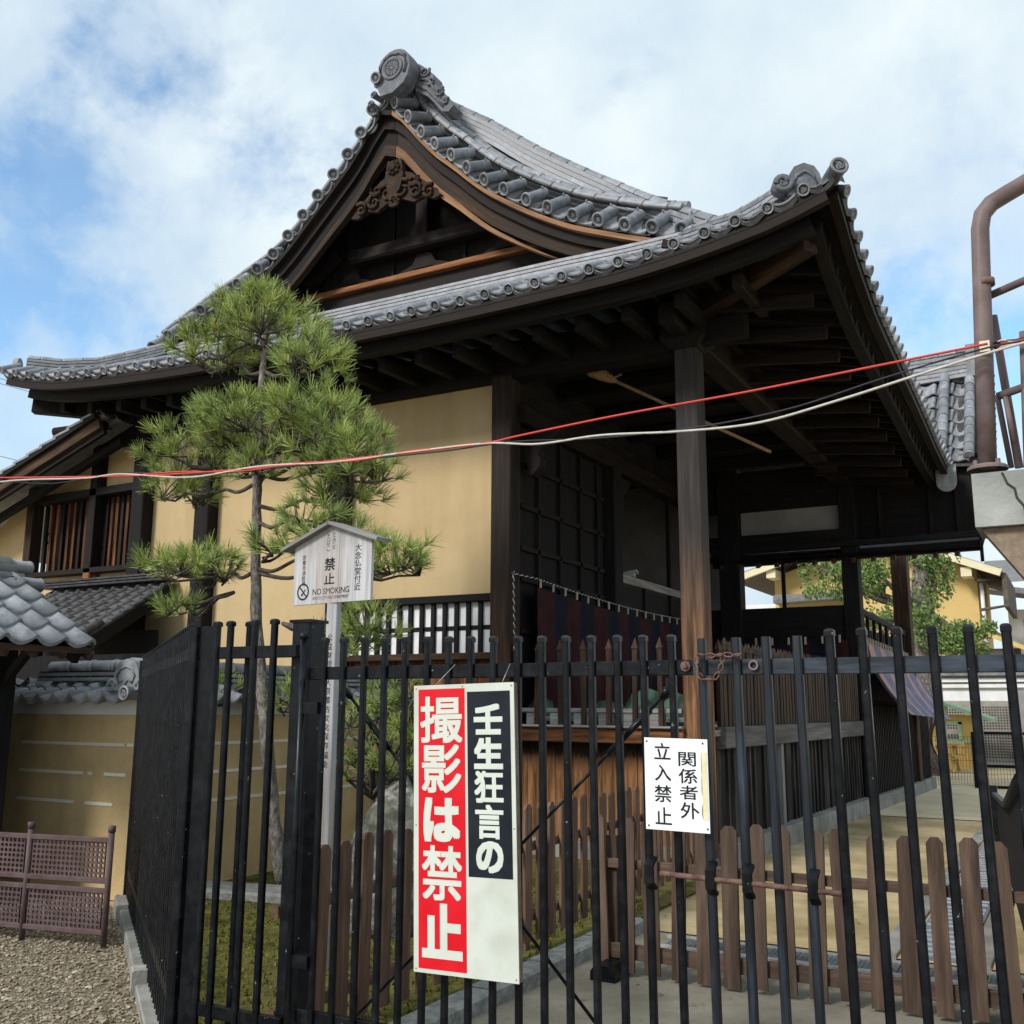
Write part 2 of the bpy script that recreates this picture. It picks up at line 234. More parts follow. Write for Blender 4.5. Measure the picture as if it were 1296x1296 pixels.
# ------------------------------------------------------------------ mesh builder
ZUP = V((0, 0, 1))
class MB:
    def __init__(s): s.v = []; s.g = []; s.f = []; s.mi = []; s.sm = []
    def add(s, verts, faces, mi=0, g=None, smooth=False):
        b = len(s.v); s.v += [tuple(p) for p in verts]
        s.g += [tuple(q) for q in (g if g is not None else verts)]
        for f in faces: s.f.append(tuple(b+i for i in f)); s.mi.append(mi); s.sm.append(smooth)
        return s
    def box(s, a, b, mi=0, grain='x'):
        (x0, y0, z0), (x1, y1, z1) = [[min(p, q) for p, q in zip(a, b)], [max(p, q) for p, q in zip(a, b)]]
        vs = [(x, y, z) for z in (z0, z1) for y in (y0, y1) for x in (x0, x1)]
        g = [{'x': (x, y, z), 'y': (y, x, z), 'z': (z, x, y)}[grain] for (x, y, z) in vs]
        return s.add(vs, [(0, 2, 3, 1), (4, 5, 7, 6), (0, 1, 5, 4), (2, 6, 7, 3), (0, 4, 6, 2), (1, 3, 7, 5)], mi, g)
    def sweep(s, path, sec, up=ZUP, mi=0, caps=True, smooth=False, close=True, scale=None, side=None):
        """section (a along side, b along up) carried along path"""
        path = [V(p) for p in path]; n = len(sec); k = len(path); vs = []; gs = []; t = 0.0; ro = random.random()*9
        for i, p in enumerate(path):
            tan = (path[min(i+1, k-1)] - path[max(i-1, 0)]).normalized()
            sd = side if side is not None else tan.cross(up)
            if sd.length < 1e-5: sd = tan.cross(V((0, 1, 0)))
            sd = sd.normalized(); u = sd.cross(tan).normalized()
            if i: t += (p-path[i-1]).length
            sc = scale[i] if scale else 1
            for (a, b) in sec:
                vs.append(p + sd*(a*sc) + u*(b*sc)); gs.append((t+ro, a*sc+ro, b*sc))
        fs = []
        m = n if close else n-1
        for i in range(k-1):
            for j in range(m):
                j2 = (j+1) % n; fs.append((i*n+j, i*n+j2, (i+1)*n+j2, (i+1)*n+j))
        s.add(vs, fs, mi, gs, smooth)
        if caps and close:
            b = len(s.v)-k*n
            s.f.append(tuple(b+j for j in reversed(range(n)))); s.mi.append(mi); s.sm.append(False)
            s.f.append(tuple(b+(k-1)*n+j for j in range(n))); s.mi.append(mi); s.sm.append(False)
        return s
    def beam(s, p, q, w, h, ch=0.0, up=ZUP, mi=0):
        a, b = w/2, h/2
        if ch: sec = [(-a+ch, -b), (a-ch, -b), (a, -b+ch), (a, b-ch), (a-ch, b), (-a+ch, b), (-a, b-ch), (-a, -b+ch)]
        else: sec = [(-a, -b), (a, -b), (a, b), (-a, b)]
        return s.sweep([p, q], sec, up, mi)
    def tube(s, path, r, n=8, mi=0, smooth=True, caps=True, up=ZUP):
        rs = r if isinstance(r, (list, tuple)) else [r]*len(path); r0 = max(rs)
        sec = [(r0*math.cos(2*pi*i/n), r0*math.sin(2*pi*i/n)) for i in range(n)]
        return s.sweep(path, sec, up, mi, caps, smooth, scale=[q/r0 for q in rs])
    def prism(s, poly, o, ax, ay, depth, mi=0, mi_side=None, gscale=1):
        """polygon (in ax, ay from o) with thickness 'depth' along ax x ay"""
        o, ax, ay = V(o), V(ax), V(ay); nz = ax.cross(ay).normalized(); n = len(poly)
        lo = [o+ax*a+ay*b for a, b in poly]; hi = [p+nz*depth for p in lo]
        g = [(a*gscale, b*gscale, 0) for a, b in poly]+[(a*gscale, b*gscale, depth) for a, b in poly]
        s.add(lo+hi, [tuple(range(n-1, -1, -1)), tuple(range(n, 2*n))], mi, g)
        b = len(s.v)-2*n
        for i in range(n):
            j = (i+1) % n; s.f.append((b+i, b+j, b+n+j, b+n+i)); s.mi.append(mi if mi_side is None else mi_side); s.sm.append(False)
        return s
    def lathe(s, prof, o, ax, n=16, mi=0, smooth=True, ref=None, mis=None):
        """profile of (radius, distance along ax)"""
        o, ax = V(o), V(ax).normalized(); r = V(ref) if ref else (V((1, 0, 0)) if abs(ax.x) < .9 else V((0, 0, 1)))
        e1 = (r - ax*r.dot(ax)).normalized(); e2 = ax.cross(e1); vs = []
        for (rad, d) in prof:
            for i in range(n): a = 2*pi*i/n; vs.append(o + ax*d + e1*(rad*math.cos(a)) + e2*(rad*math.sin(a)))
        for j in range(len(prof)-1):
            pass
        b = len(s.v); s.v += [tuple(p) for p in vs]; s.g += [tuple(p) for p in vs]
        for j in range(len(prof)-1):
            for i in range(n):
                i2 = (i+1) % n; s.f.append((b+j*n+i, b+j*n+i2, b+(j+1)*n+i2, b+(j+1)*n+i)); s.mi.append(mis[j] if mis else mi); s.sm.append(smooth)
        return s
    def blob(s, c, r, rough=.15, nu=8, nv=6, mi=0, seed=0):
        rd = random.Random(seed); c = V(c); vs = []; 
        for j in range(nv+1):
            th = pi*j/nv
            for i in range(nu):
                a = 2*pi*i/nu; k = 1+rough*(rd.random()*2-1)
                vs.append(c+V((r[0]*k*math.sin(th)*math.cos(a), r[1]*k*math.sin(th)*math.sin(a), r[2]*k*math.cos(th))))
        fs = [(j*nu+i, (j+1)*nu+i, (j+1)*nu+(i+1) % nu, j*nu+(i+1) % nu) for j in range(nv) for i in range(nu)]
        return s.add(vs, fs, mi, None, True)
    def mesh(s, name, mats):
        me = bpy.data.meshes.new(name); me.from_pydata(s.v, [], s.f)
        for m in (mats if isinstance(mats, (list, tuple)) else [mats]): me.materials.append(m)
        me.polygons.foreach_set('material_index', s.mi); me.polygons.foreach_set('use_smooth', s.sm)
        at = me.attributes.new('g', 'FLOAT_VECTOR', 'POINT'); at.data.foreach_set('vector', [c for p in s.g for c in p])
        me.update(); return me
WM = {}
def setparent(o, parent):
    if parent is not None:
        o.parent = parent; o.matrix_parent_inverse = WM[parent.name].inverted()
def put(name, me, parent=None, mw=None):
    o = bpy.data.objects.new(name, me); COL.objects.link(o)
    mw = mw if mw is not None else M.Identity(4)
    setparent(o, parent); o.matrix_basis = mw; WM[o.name] = mw.copy(); return o
def obj(name, mb, mats, parent=None, mw=None, kind=None):
    o = put(name, mb.mesh(name, mats), parent, mw)
    if kind: o['kind'] = kind
    return o
def tag(o, label, cat, group=None):
    o['label'] = label; o['category'] = cat
    if group: o['group'] = group
    return o
def thing(name, label, cat, loc=(0, 0, 0), group=None):
    o = bpy.data.objects.new(name, None); COL.objects.link(o); o.empty_display_size = .2
    o.location = loc; WM[o.name] = M.Translation(V(loc)); return tag(o, label, cat, group)
def frame(o, x, y, z):
    m = M.Identity(4)
    for i, c in enumerate((x, y, z)):
        for j in range(3): m[j][i] = c[j]
    for j in range(3): m[j][3] = o[j]
    return m
def interp(pts, t):
    """piecewise smooth interpolation of (t, value) pairs"""
    if t <= pts[0][0]:
        a, b = pts[0], pts[1]; return a[1]+(b[1]-a[1])*(t-a[0])/(b[0]-a[0])
    for i in range(len(pts)-1):
        if t <= pts[i+1][0] or i == len(pts)-2:
            p0 = pts[max(i-1, 0)]; p1 = pts[i]; p2 = pts[i+1]; p3 = pts[min(i+2, len(pts)-1)]
            h = p2[0]-p1[0]; u = (t-p1[0])/h
            m1 = (p2[1]-p0[1])/(p2[0]-p0[0]); m2 = (p3[1]-p1[1])/(p3[0]-p1[0])
            return ((2*u**3-3*u*u+1)*p1[1] + (u**3-2*u*u+u)*h*m1 + (-2*u**3+3*u*u)*p2[1] + (u**3-u*u)*h*m2)
# ------------------------------------------------------------------ lettering
def glyph_mesh(ch, bold, depth, squash=1.0):
    cu = bpy.data.curves.new('glyph', 'FONT'); cu.body = ch; cu.size = 1; cu.extrude = depth; cu.offset = bold; cu.resolution_u = 3
    o = bpy.data.objects.new('glyph', cu); COL.objects.link(o)
    dg = bpy.context.evaluated_depsgraph_get(); me = bpy.data.meshes.new_from_object(o.evaluated_get(dg))
    bpy.data.objects.remove(o); return me
def letter(name, ch, c, w, h, ax, ay, m, parent, bold=0.0, depth=.0012, fit='both'):
    """one character filling a box w x h centred on c; ax, ay span the face; heavy faces are the stroke struck several times"""
    me = glyph_mesh(ch, 0.0, 1.0); vs = [v.co.copy() for v in me.vertices]; fs = [tuple(p.vertices) for p in me.polygons]; bpy.data.meshes.remove(me)
    x0, x1 = min(v.x for v in vs), max(v.x for v in vs); y0, y1 = min(v.y for v in vs), max(v.y for v in vs)
    bw_ = min(w, h)*bold
    sx, sy = (w-2*bw_)/max(x1-x0, .05), (h-2*bw_)/max(y1-y0, .05)
    ax, ay, c = V(ax), V(ay), V(c); nz = ax.cross(ay).normalized(); mb = MB()
    offs = [(0, 0)] if not bold else [(a*q, b*q) for q in ((1, .5) if bold > .03 else (1,)) for a, b in ((1, 1), (1, -1), (-1, 1), (-1, -1), (0, 1), (0, -1), (1, 0), (-1, 0))]
    for k, (ox, oy) in enumerate(offs):
        P_ = [c + ax*((v.x-(x0+x1)/2)*sx+ox*bw_) + ay*((v.y-(y0+y1)/2)*sy+oy*bw_) + nz*((v.z+1)*.5*depth*(.7+.3*k/len(offs))) for v in vs]
        mb.add(P_, fs)
    return obj(name, mb, m, parent)
# ------------------------------------------------------------------ tiles
def swirl(mb, r, y, mi, arms=3, span=2.6):
    for k in range(arms):
        a0 = 2*pi*k/arms; n = 7; vs = []
        for i in range(n):
            t = i/(n-1); a = a0+span*t; rr = r*(.22+.62*t); w = r*.20*(1-t)**.6+.02*r
            for q in (-w, w): vs.append(((rr+q)*math.cos(a), y, (rr+q)*math.sin(a)))
        fs = [(2*i, 2*i+2, 2*i+3, 2*i+1) for i in range(n-1)]
        b = [(x, y+.006, z) for (x, _, z) in vs]
        fs2 = [(2*i+1, 2*i+3, 2*n+2*i+3, 2*n+2*i+1) for i in range(n-1)]+[(2*i+2, 2*i, 2*n+2*i, 2*n+2*i+2) for i in range(n-1)]
        mb.add(vs+b, fs+fs2, mi)
        mb.lathe([(.0001, y), (r*.17, y), (r*.17, y+.006)], (r*.22*math.cos(a0), 0, r*.22*math.sin(a0)), (0, 1, 0), 6, mi, False)
def petals(mb, r, y, mi, n=16):
    for k in range(n):
        a = 2*pi*k/n; d = pi/n*.78; vs = [(.24*r*math.cos(a-d*.5), y, .24*r*math.sin(a-d*.5)), (.24*r*math.cos(a+d*.5), y, .24*r*math.sin(a+d*.5)),
             (.80*r*math.cos(a+d), y, .80*r*math.sin(a+d)), (.94*r*math.cos(a), y, .94*r*math.sin(a)), (.80*r*math.cos(a-d), y, .80*r*math.sin(a-d))]
        b = [(p[0], y+.008, p[2]) for p in vs]
        mb.add(vs+b, [(0, 4, 3, 2, 1)]+[(i, (i+1) % 5, 5+(i+1) % 5, 5+i) for i in range(5)], mi)
    mb.lathe([(.0001, y-.004), (r*.18, y-.004), (r*.20, y+.008)], (0, 0, 0), (0, 1, 0), 10, mi, False)
def beads(mb, r, y, mi, n=12):
    for k in range(n):
        a = 2*pi*k/n; c = (r*math.cos(a), 0, r*math.sin(a))
        mb.lathe([(.0001, y-.004), (r*.11, y), (r*.14, y+.007)], c, (0, 1, 0), 5, mi, False)
def disc(mb, r, L, style, n=20, mi=0, mir=1, rb=.9):
    """round tile: decorated face at y=0 looking to -y, barrel running to y=L"""
    mb.lathe([(.0001, .014), (r*.70, .014), (r*.74, .0), (r*.97, .0), (r, .006), (r, .022), (r*rb, .024), (r*rb, L)], (0, 0, 0), (0, 1, 0), n, 0, True, mis=[mir, mi, mi, mi, mi, mi, mi])
    if style == 'swirl': swirl(mb, r*.62, .007, mi)
    elif style == 'chrys': petals(mb, r*.70, .006, mi)
    elif style == 'beads': beads(mb, r*.58, .008, mi); swirl(mb, r*.40, .007, mi)
def slab(mb, prof, y0, y1, th, mi=0, mif=None, dz=0.0):
    """curved slab: profile (x, z) between y0 (front lip) and y1"""
    n = len(prof); vs = []
    for y, d in ((y0, 0), (y1, dz)):
        for (x, z) in prof: vs.append((x, y, z+d))
        for (x, z) in prof: vs.append((x, y, z+d-th))
    fs = []
    for i in range(n-1):
        fs += [(i, i+1, 2*n+i+1, 2*n+i), (n+i+1, n+i, 3*n+i, 3*n+i+1)]
    mb.add(vs, fs, mi, None, True)
    b = len(mb.v)-4*n
    for i in range(n-1): mb.f.append((b+n+i, b+n+i+1, b+i+1, b+i)); mb.mi.append(mi if mif is None else mif); mb.sm.append(False)
    for (i, j) in ((0, 0), (n-1, 0)):
        mb.f.append((b+i, b+n+i, b+3*n+i, b+2*n+i)); mb.mi.append(mi); mb.sm.append(False)
def s_profile(w, dep, hump, n=10):
    pr = []
    for i in range(n+1):
        t = i/n
        pr.append((w*t, (-dep*math.sin(pi*t/.68) if t < .68 else hump*math.sin(pi*(t-.68)/.32))))
    return pr
def s_tile(w, l, dep=.035, hump=.035, th=.022):
    mb = MB(); slab(mb, s_profile(w, dep, hump), 0, l*1.22, th); return mb
def lay_tiles(parent, fn, nu, nv, me, lift=.02, tilt=.09, name='tile', u0=0, v0=0, skip=None, flip=False):
    """alike tiles in courses; fn(u, v) -> point of the roof plane, u along the eave in tiles, v up the slope in courses"""
    for j in range(nv):
        for i in range(nu):
            if skip and skip(i, j): continue
            p = fn(u0+i, v0+j); px = fn(u0+i+.5, v0+j); py = fn(u0+i, v0+j+.5)
            x = (px-p).normalized(); y = (py-p); y = (y-x*y.dot(x)).normalized(); z = x.cross(y)
            if z.z < 0: z = -z
            y2 = (y - z*tilt).normalized(); z2 = x.cross(y2)
            if z2.z < 0: z2 = -z2
            put(name, me, parent, frame(p+z*lift, x, y2, z2))
# ================================================================== THE TEMPLE HALL
YW, XC, XR, XL = 10.1, -7.45, -3.4, -11.75       # wall plane, gable centre, right and left corner posts
FRONT_E = [(-13.6, 6.45), (-13.35, 6.36), (-12.86, 6.224), (-12.19, 6.095), (-11.54, 6.027), (-10.86, 5.974), (-9.85, 5.92), (-8.5, 5.885), (-7.0, 5.877), (-5.8, 5.877),
           (-4.6, 5.895), (-3.64, 5.925), (-3.06, 5.978), (-2.45, 6.069), (-2.14, 6.129), (-1.81, 6.224), (-1.486, 6.333)]
SIDE_E = [(8.7, 6.36), (8.83, 6.33), (9.12, 6.22), (9.57, 6.04), (10.04, 5.92), (10.68, 5.79), (11.5, 5.73), (12.3, 5.69), (13.8, 5.60), (15.8, 5.45), (17.9, 5.40)]
VR = [(-7.46, 9.63), (-7.24, 9.36), (-7.019, 9.08), (-6.80, 8.84), (-6.54, 8.605), (-6.296, 8.36), (-6.034, 8.125), (-5.746, 7.915), (-5.433, 7.70), (-5.129, 7.515), (-4.80, 7.34), (-4.47, 7.20), (-4.138, 7.065), (-3.80, 6.94), (-3.456, 6.84)]
VL = [(-7.832, 9.652), (-8.02, 9.36), (-8.24, 9.09), (-8.481, 8.85), (-8.735, 8.605), (-8.99, 8.36), (-9.251, 8.113), (-9.515, 7.90), (-9.80, 7.72), (-10.16, 7.57), (-10.53, 7.43), (-10.87, 7.31), (-11.20, 7.18), (-11.53, 7.04), (-11.85, 6.91)]
def zverge(x): 
    if x > XC-.18: return interp(VR, max(x, -7.46)) + (0 if x > -7.46 else (x+7.46)*-.6)
    return interp([(-a, b) for a, b in VL], max(-x, 7.832)) + (0 if x < -7.832 else (x+7.832)*.9)
hall = thing('temple_hall', 'dark timber temple hall with a tall gabled silver tile roof, ochre walls and open stage', 'temple hall', ((XR+XL)/2, YW, 0))
# ---- front eave: one tile per disc
def eave_tile_mesh(sp):
    mb = MB(); disc(mb, .060, .30, 'swirl')
    pr = [(.045+(sp-.09)*i/8, -.012-.052*math.sin(pi*(i/8)**.85)) for i in range(9)]
    slab(mb, pr, .004, .30, .042, 0, 1)
    pr2 = [(.05+(sp-.10)*i/6, .012-.03*math.sin(pi*i/6)) for i in range(7)]
    slab(mb, pr2, .05, .30, .02, 0)
    return mb.mesh('eave_tile', [tile, tile_face])
em = eave_tile_mesh(.315)
PITCHF = math.radians(29)
xs = [-1.807, -2.143, -2.451, -2.752, -3.061, -3.338, -3.638, -3.956, -4.266, -4.575, -4.884, -5.172, -5.478, -5.802, -6.115, -6.404, -6.711, -7.014, -7.315]
xs += [-7.315-.317*i for i in range(1, 20)]
for x in xs:
    z = interp(FRONT_E, x); dz = (interp(FRONT_E, x+.05)-interp(FRONT_E, x-.05))/.1
    X = V((1, 0, dz)).normalized(); Yv = V((0, math.cos(PITCHF), math.sin(PITCHF))); Yv = (Yv-X*X.dot(Yv)).normalized()
    put('eave_tile', em, hall, frame(V((x, 8.7+random.uniform(-.008, .008), z+random.uniform(-.005, .005))), X, Yv, X.cross(Yv)) @ M.Rotation(random.uniform(-.05, .05), 4, 'Y') @ M.Rotation(random.uniform(-.03, .03), 4, 'Z'))
# ---- side eave
PS = math.radians(24); y = 9.0; sy = []
while y < 17.7: sy.append(y); y += .272
for y in sy:
    z = interp(SIDE_E, y); dz = (interp(SIDE_E, y+.05)-interp(SIDE_E, y-.05))/.1
    X = V((0, 1, dz)).normalized(); Yv = V((-math.cos(PS), 0, math.sin(PS))); Yv = (Yv-X*X.dot(Yv)).normalized()
    put('eave_tile', em, hall, frame(V((-1.47, y, z)), X, Yv, X.cross(Yv)))
# ---- skirt roof courses on the front (S tiles), seen at the left end and through the gaps
def skirt(u, v):
    x = -13.2+u*.317; t = v*.27
    zf = interp(FRONT_E, max(min(x, -1.5), -13.5)); k = min(t/1.6, 1)
    z = zf*(1-k) + (6.0+.0)*k + .02 + t*math.tan(PITCHF)
    return V((x, 8.82+t, z))
stm = s_tile(.317, .27, .03, .045).mesh('roof_tile', [tile])
for (i0, i1) in ((0, 14), (14, 37)):
    pass
lay_tiles(hall, skirt, 37, 3, stm, .0, .06, 'roof_tile', skip=lambda i, j: (i < j*1.1) or (i > 36-j*1.1))
mb = MB(); nu, nv = 40, 6
for j in range(nv+1):
    for i in range(nu+1):
        ti = (2.8+j*.65)*.27; xa, xb = -13.2+ti*.98, -1.55-ti*1.02; p = skirt((xa+(xb-xa)*i/nu+13.2)/.317, 2.8+j*.65); mb.v.append(tuple(p-V((0, 0, .03)))); mb.g.append(tuple(p))
for j in range(nv):
    for i in range(nu): mb.f.append((j*(nu+1)+i, j*(nu+1)+i+1, (j+1)*(nu+1)+i+1, (j+1)*(nu+1)+i)); mb.mi.append(0); mb.sm.append(True)
obj('roof_slope', mb, tile, hall)
# ---- layered noshi band where the skirt meets the pediment, and the two hips
def layers(path, w, h, n, name='ridge_layer', par=None, mtile=tile, up=ZUP, gap=.014, inset=.035):
    for k in range(n):
        m_ = MB(); ww = w-.012*k; z0 = k*h
        m_.sweep([V(p)+V((0, 0, z0)) for p in path], [(-ww/2, 0), (ww/2, 0), (ww/2, h-gap), (-ww/2, h-gap)], up)
        ww -= inset
        m_.sweep([V(p)+V((0, 0, z0+h-gap)) for p in path], [(-ww/2, 0), (ww/2, 0), (ww/2, gap), (-ww/2, gap)], up, 1)
        obj(name, m_, [mtile, dark_joint], par)
def barrels(path, r, seg, par, name='barrel_tile', mtile=tile, start=0.0):
    """a row of half round tiles, each its own piece, butted with a small collar"""
    pts = [V(p) for p in path]; L = [0]
    for a, b in zip(pts, pts[1:]): L.append(L[-1]+(b-a).length)
    def at(s):
        s = max(0, min(L[-1]-1e-6, s))
        for i in range(len(pts)-1):
            if s <= L[i+1]: return pts[i].lerp(pts[i+1], (s-L[i])/(L[i+1]-L[i]))
        return pts[-1]
    s = start
    while s < L[-1]-.05:
        e = min(s+seg, L[-1]); m_ = MB(); rr = r*random.uniform(.97, 1.03)
        ps = [at(s+(e-s)*q) for q in (0, .1, .5, .93)]+[at(e-.004)]
        m_.sweep(ps, [(rr*math.cos(a), rr*math.sin(a)) for a in [pi*q/7-.25 for q in range(9)]], ZUP, 0, True, True, scale=[.94, .96, .98, 1.0, 1.0])
        obj(name, m_, mtile, par); s = e
band = [(-11.75, 10.3, 6.79), (-10, 10.3, 6.76), (-7.5, 10.3, 6.74), (-5, 10.3, 6.73), (-4.2, 10.27, 6.70), (-3.44, 10.18, 6.66)]
layers(band, .22, .052, 3, 'ridge_layer', hall)
hipR = [(-3.66, 10.34, 6.40), (-3.42, 10.17, 6.66), (-3.1, 9.92, 6.56), (-2.7, 9.62, 6.43), (-2.3, 9.28, 6.36), (-1.95, 9.0, 6.33)]
hipL = [(-11.7, 10.25, 6.78), (-12.0, 9.95, 6.62), (-12.4, 9.62, 6.46), (-12.8, 9.28, 6.40), (-13.15, 9.0, 6.42)]
layers(hipR, .24, .05, 3, 'ridge_layer', hall); layers(hipL, .24, .05, 3, 'ridge_layer', hall)
barrels([V(p)+V((0, 0, .15)) for p in hipR], .07, .3, hall); barrels([V(p)+V((0, 0, .15)) for p in hipL], .07, .3, hall)
# ---- demon-face style ridge end tiles (plain scrolled form)
def spiral(r0, turns, n=26, a0=0.0, s=1):
    return [(r0*(1-.82*i/(n-1))*math.cos(a0+s*turns*2*pi*i/(n-1)), r0*(1-.82*i/(n-1))*math.sin(a0+s*turns*2*pi*i/(n-1))) for i in range(n)]
def ridge_end(o, face, k, par, style='chrys', fins=True, mtile=tile):
    """o: foot centre of the plate; face: horizontal direction it looks to; k: height"""
    f = V(face).normalized(); ax = f.cross(ZUP)*-1; ax = V((-f.y, f.x, 0)) ; o = V(o)
    W = lambda a, b, c=0: o + ax*(a*k) + ZUP*(b*k) + f*(c*k)
    m_ = MB()
    out = [(-.40, 0), (.40, 0), (.40, .36), (.38, .58), (.30, .80), (.16, .95), (0, 1.0), (-.16, .95), (-.30, .80), (-.38, .58), (-.40, .36)]
    m_.prism([(a*k, b*k) for a, b in out], o-f*(.34*k), ax, ZUP, .34*k) if ax.cross(ZUP).dot(f) > 0 else m_.prism([(-a*k, b*k) for a, b in out], o-f*(.34*k), -ax, ZUP, .34*k)
    # raised rim and recessed medallion
    rim = [(.33*math.cos(t), .33*math.sin(t)+.56) for t in [pi*i/14-.15*pi*(1 if 0 else 0) for i in range(15)]]
    m_.tube([W(-.33, .2, .02)]+[W(-a, b, .02) for a, b in reversed(rim)][::1]+[W(.33, .2, .02)], .045*k, 6)
    m_.lathe([(.0001, .03), (.24, .03), (.245, .065), (.275, .065), (.285, 0)], W(0, .52, 0), f, 20, 0, True, mis=[1, 0, 0, 0]) if False else None
    mats = [mtile, tile_face]
    root = obj('ridge_end_tile', m_, mats, par)
    d = MB(); disc(d, .27*k, .08*k, style, 24)
    obj('medallion', d, mats, root, frame(W(0, .52, .07), -ax if (-ax).cross(-f).z > 0 else ax, -f, ZUP))
    if fins:
        for s in (-1, 1):
            q = MB()
            q.tube([W(s*(.50+a), .36+b, .0) for a, b in [(x*.22, y*.22) for x, y in spiral(1.0, 1.6, 24, pi*.8 if s > 0 else pi*.8, -1)]], [.07*k*(1-.5*i/23) for i in range(24)], 6)
            q.tube([W(s*.36, .30, 0), W(s*.62, .10, -.02), W(s*.85, -.08, -.03), W(s*1.05, -.32, -.04), W(s*1.12, -.55, -.04)], [.10*k, .12*k, .10*k, .07*k, .03*k], 7)
            q.tube([W(s*.80, .05, -.02), W(s*.98, .10, 0), W(s*1.05, -.02, 0), W(s*.96, -.08, 0)], [.06*k, .05*k, .04*k, .02*k], 6)
            q.tube([W(s*1.0, -.25, -.02), W(s*1.18, -.24, 0), W(s*1.24, -.36, 0), W(s*1.14, -.42, 0)], [.05*k, .05*k, .04*k, .02*k], 6)
            q.prism([(-.02*k, 0), (.30*k, -.20*k), (.62*k, -.62*k), (.72*k, -.95*k), (.45*k, -.75*k), (.1*k, -.35*k)] if s > 0 else [(.02*k, 0), (-.1*k, -.35*k), (-.45*k, -.75*k), (-.72*k, -.95*k), (-.62*k, -.62*k), (-.30*k, -.20*k)], W(s*.40, .34, -.30), ax, ZUP, .22*k) 
            obj('scroll_fin', q, mats, root)
    return root
FACE = V((0, -1, 0))
def apex_oni():
    m_ = MB(); out = [(-7.634, 9.97), (-7.648, 10.144), (-7.60, 10.24), (-7.54, 10.285), (-7.472, 10.32), (-7.38, 10.33), (-7.29, 10.315), (-7.215, 10.27), (-7.15, 10.17), (-7.13, 10.03), (-7.16, 9.90), (-7.228, 9.80), (-7.40, 9.70), (-7.60, 9.70), (-7.66, 9.84)][::-1]
    m_.prism(out, (0, 10.20, 0), V((1, 0, 0)), ZUP, .23)
    root = obj('ridge_end_tile', m_, [tile_oni, tile_face], hall)
    rim = [(-7.60, 9.96), (-7.612, 10.13), (-7.55, 10.225), (-7.44, 10.27), (-7.30, 10.255), (-7.21, 10.19), (-7.19, 10.06), (-7.22, 9.95)]
    m_ = MB(); m_.tube([V((a, 9.965, b)) for a, b in rim], .026, 7); obj('rim', m_, tile_oni, root)
    d = MB(); disc(d, .172, .06, 'chrys', 30); obj('medallion', d, [tile_oni, tile_face], root, frame(V((-7.415, 9.953, 10.06)), V((1, 0, 0)), V((0, 1, 0)), ZUP))
    fin = [(-7.16, 10.20), (-7.07, 10.12), (-7.0, 10.04), (-6.93, 9.98), (-6.90, 9.88), (-6.88, 9.80), (-6.80, 9.70), (-6.668, 9.533), (-6.58, 9.40), (-6.66, 9.33), (-6.76, 9.36), (-6.84, 9.47), (-7.0, 9.66), (-7.2, 9.80)]
    m_ = MB(); m_.prism(fin, (0, 10.46, 0), V((1, 0, 0)), ZUP, .24)
    for c, r, a0, sg in (((-7.05, 10.03), .085, .3, -1), ((-6.94, 9.86), .07, 2.0, 1), ((-6.80, 9.66), .07, 1.0, -1), ((-6.70, 9.49), .05, .4, 1)):
        m_.tube([V((c[0]+a, 10.205, c[1]+b)) for a, b in spiral(r, 1.4, 20, a0, sg)], [.022*(1-.4*i/19) for i in range(20)], 6)
    m_.tube([V((x, 10.21, z)) for x, z in ((-7.16, 9.86), (-7.0, 9.76), (-6.86, 9.58), (-6.74, 9.42))], [.025, .03, .025, .015], 6)
    m_.tube([V((x, 10.21, z)) for x, z in ((-7.12, 9.94), (-6.98, 9.90), (-6.90, 9.74), (-6.78, 9.56))], [.02, .022, .02, .01], 6); obj('scroll_fin', m_, [tile_oni, tile_face], root)
    m_ = MB()
    for (x, z, r) in ((-7.70, 9.93, .055), (-7.755, 9.79, .05), (-7.80, 9.67, .045)):
        m_.tube([V((x+a, 10.02, z+b)) for a, b in spiral(r, 1.3, 18, -.5, 1)], [.022*(1-.4*i/17) for i in range(18)], 6); m_.tube([V((x, 10.03, z)), V((x+.08, 10.4, z+.0))], r*.8, 8)
    obj('scroll_fin', m_, [tile_oni, tile_face], root); return root
def corner_oni():
    f = V((.42, -.907, 0)); ax = V((.907, .42, 0)); o = V((-1.82, 8.84, 6.25)); m_ = MB(); k = .33
    out = [(-.46, 0), (.46, 0), (.48, .35), (.42, .62), (.28, .85), (0, .96), (-.28, .85), (-.42, .62), (-.48, .35)]
    m_.prism([(a*k, b*k) for a, b in out], o-f*.16, ax, ZUP, .16)
    root = obj('ridge_end_tile', m_, [tile_oni, tile_face], hall)
    m_ = MB(); m_.tube([o+f*.005+ax*(a*k)+ZUP*(b*k) for a, b in ((-.24, .10), (-.30, .32), (-.24, .56), (0, .70), (.24, .56), (.30, .32), (.24, .10))], .016, 6); obj('rim', m_, tile_oni, root)
    m_ = MB(); c = o-ax*(.62*k)+ZUP*(.34*k)+f*.02; m_.tube([c+ax*a+ZUP*b for a, b in spiral(.085, 1.7, 24, .2, -1)], [.030*(1-.5*i/23) for i in range(24)], 7); m_.tube([c-f*.14, c+f*.0], .09, 12)
    obj('scroll_fin', m_, tile_oni, root); return root
oni = apex_oni()
d = MB(); disc(d, .082, .4, 'beads')
put('verge_tile', d.mesh('apex_round_tile', [tile, tile_face]), hall, frame(V((-7.645, 9.90, 9.955)), V((1, 0, 0)), V((0, .96, .28)), V((0, -.28, .96))))
cr = corner_oni()
d = MB(); disc(d, .085, .30, 'swirl')
dirc = V((-.55, .83, -.12)).normalized(); xx = V((.83, .55, 0)).normalized()
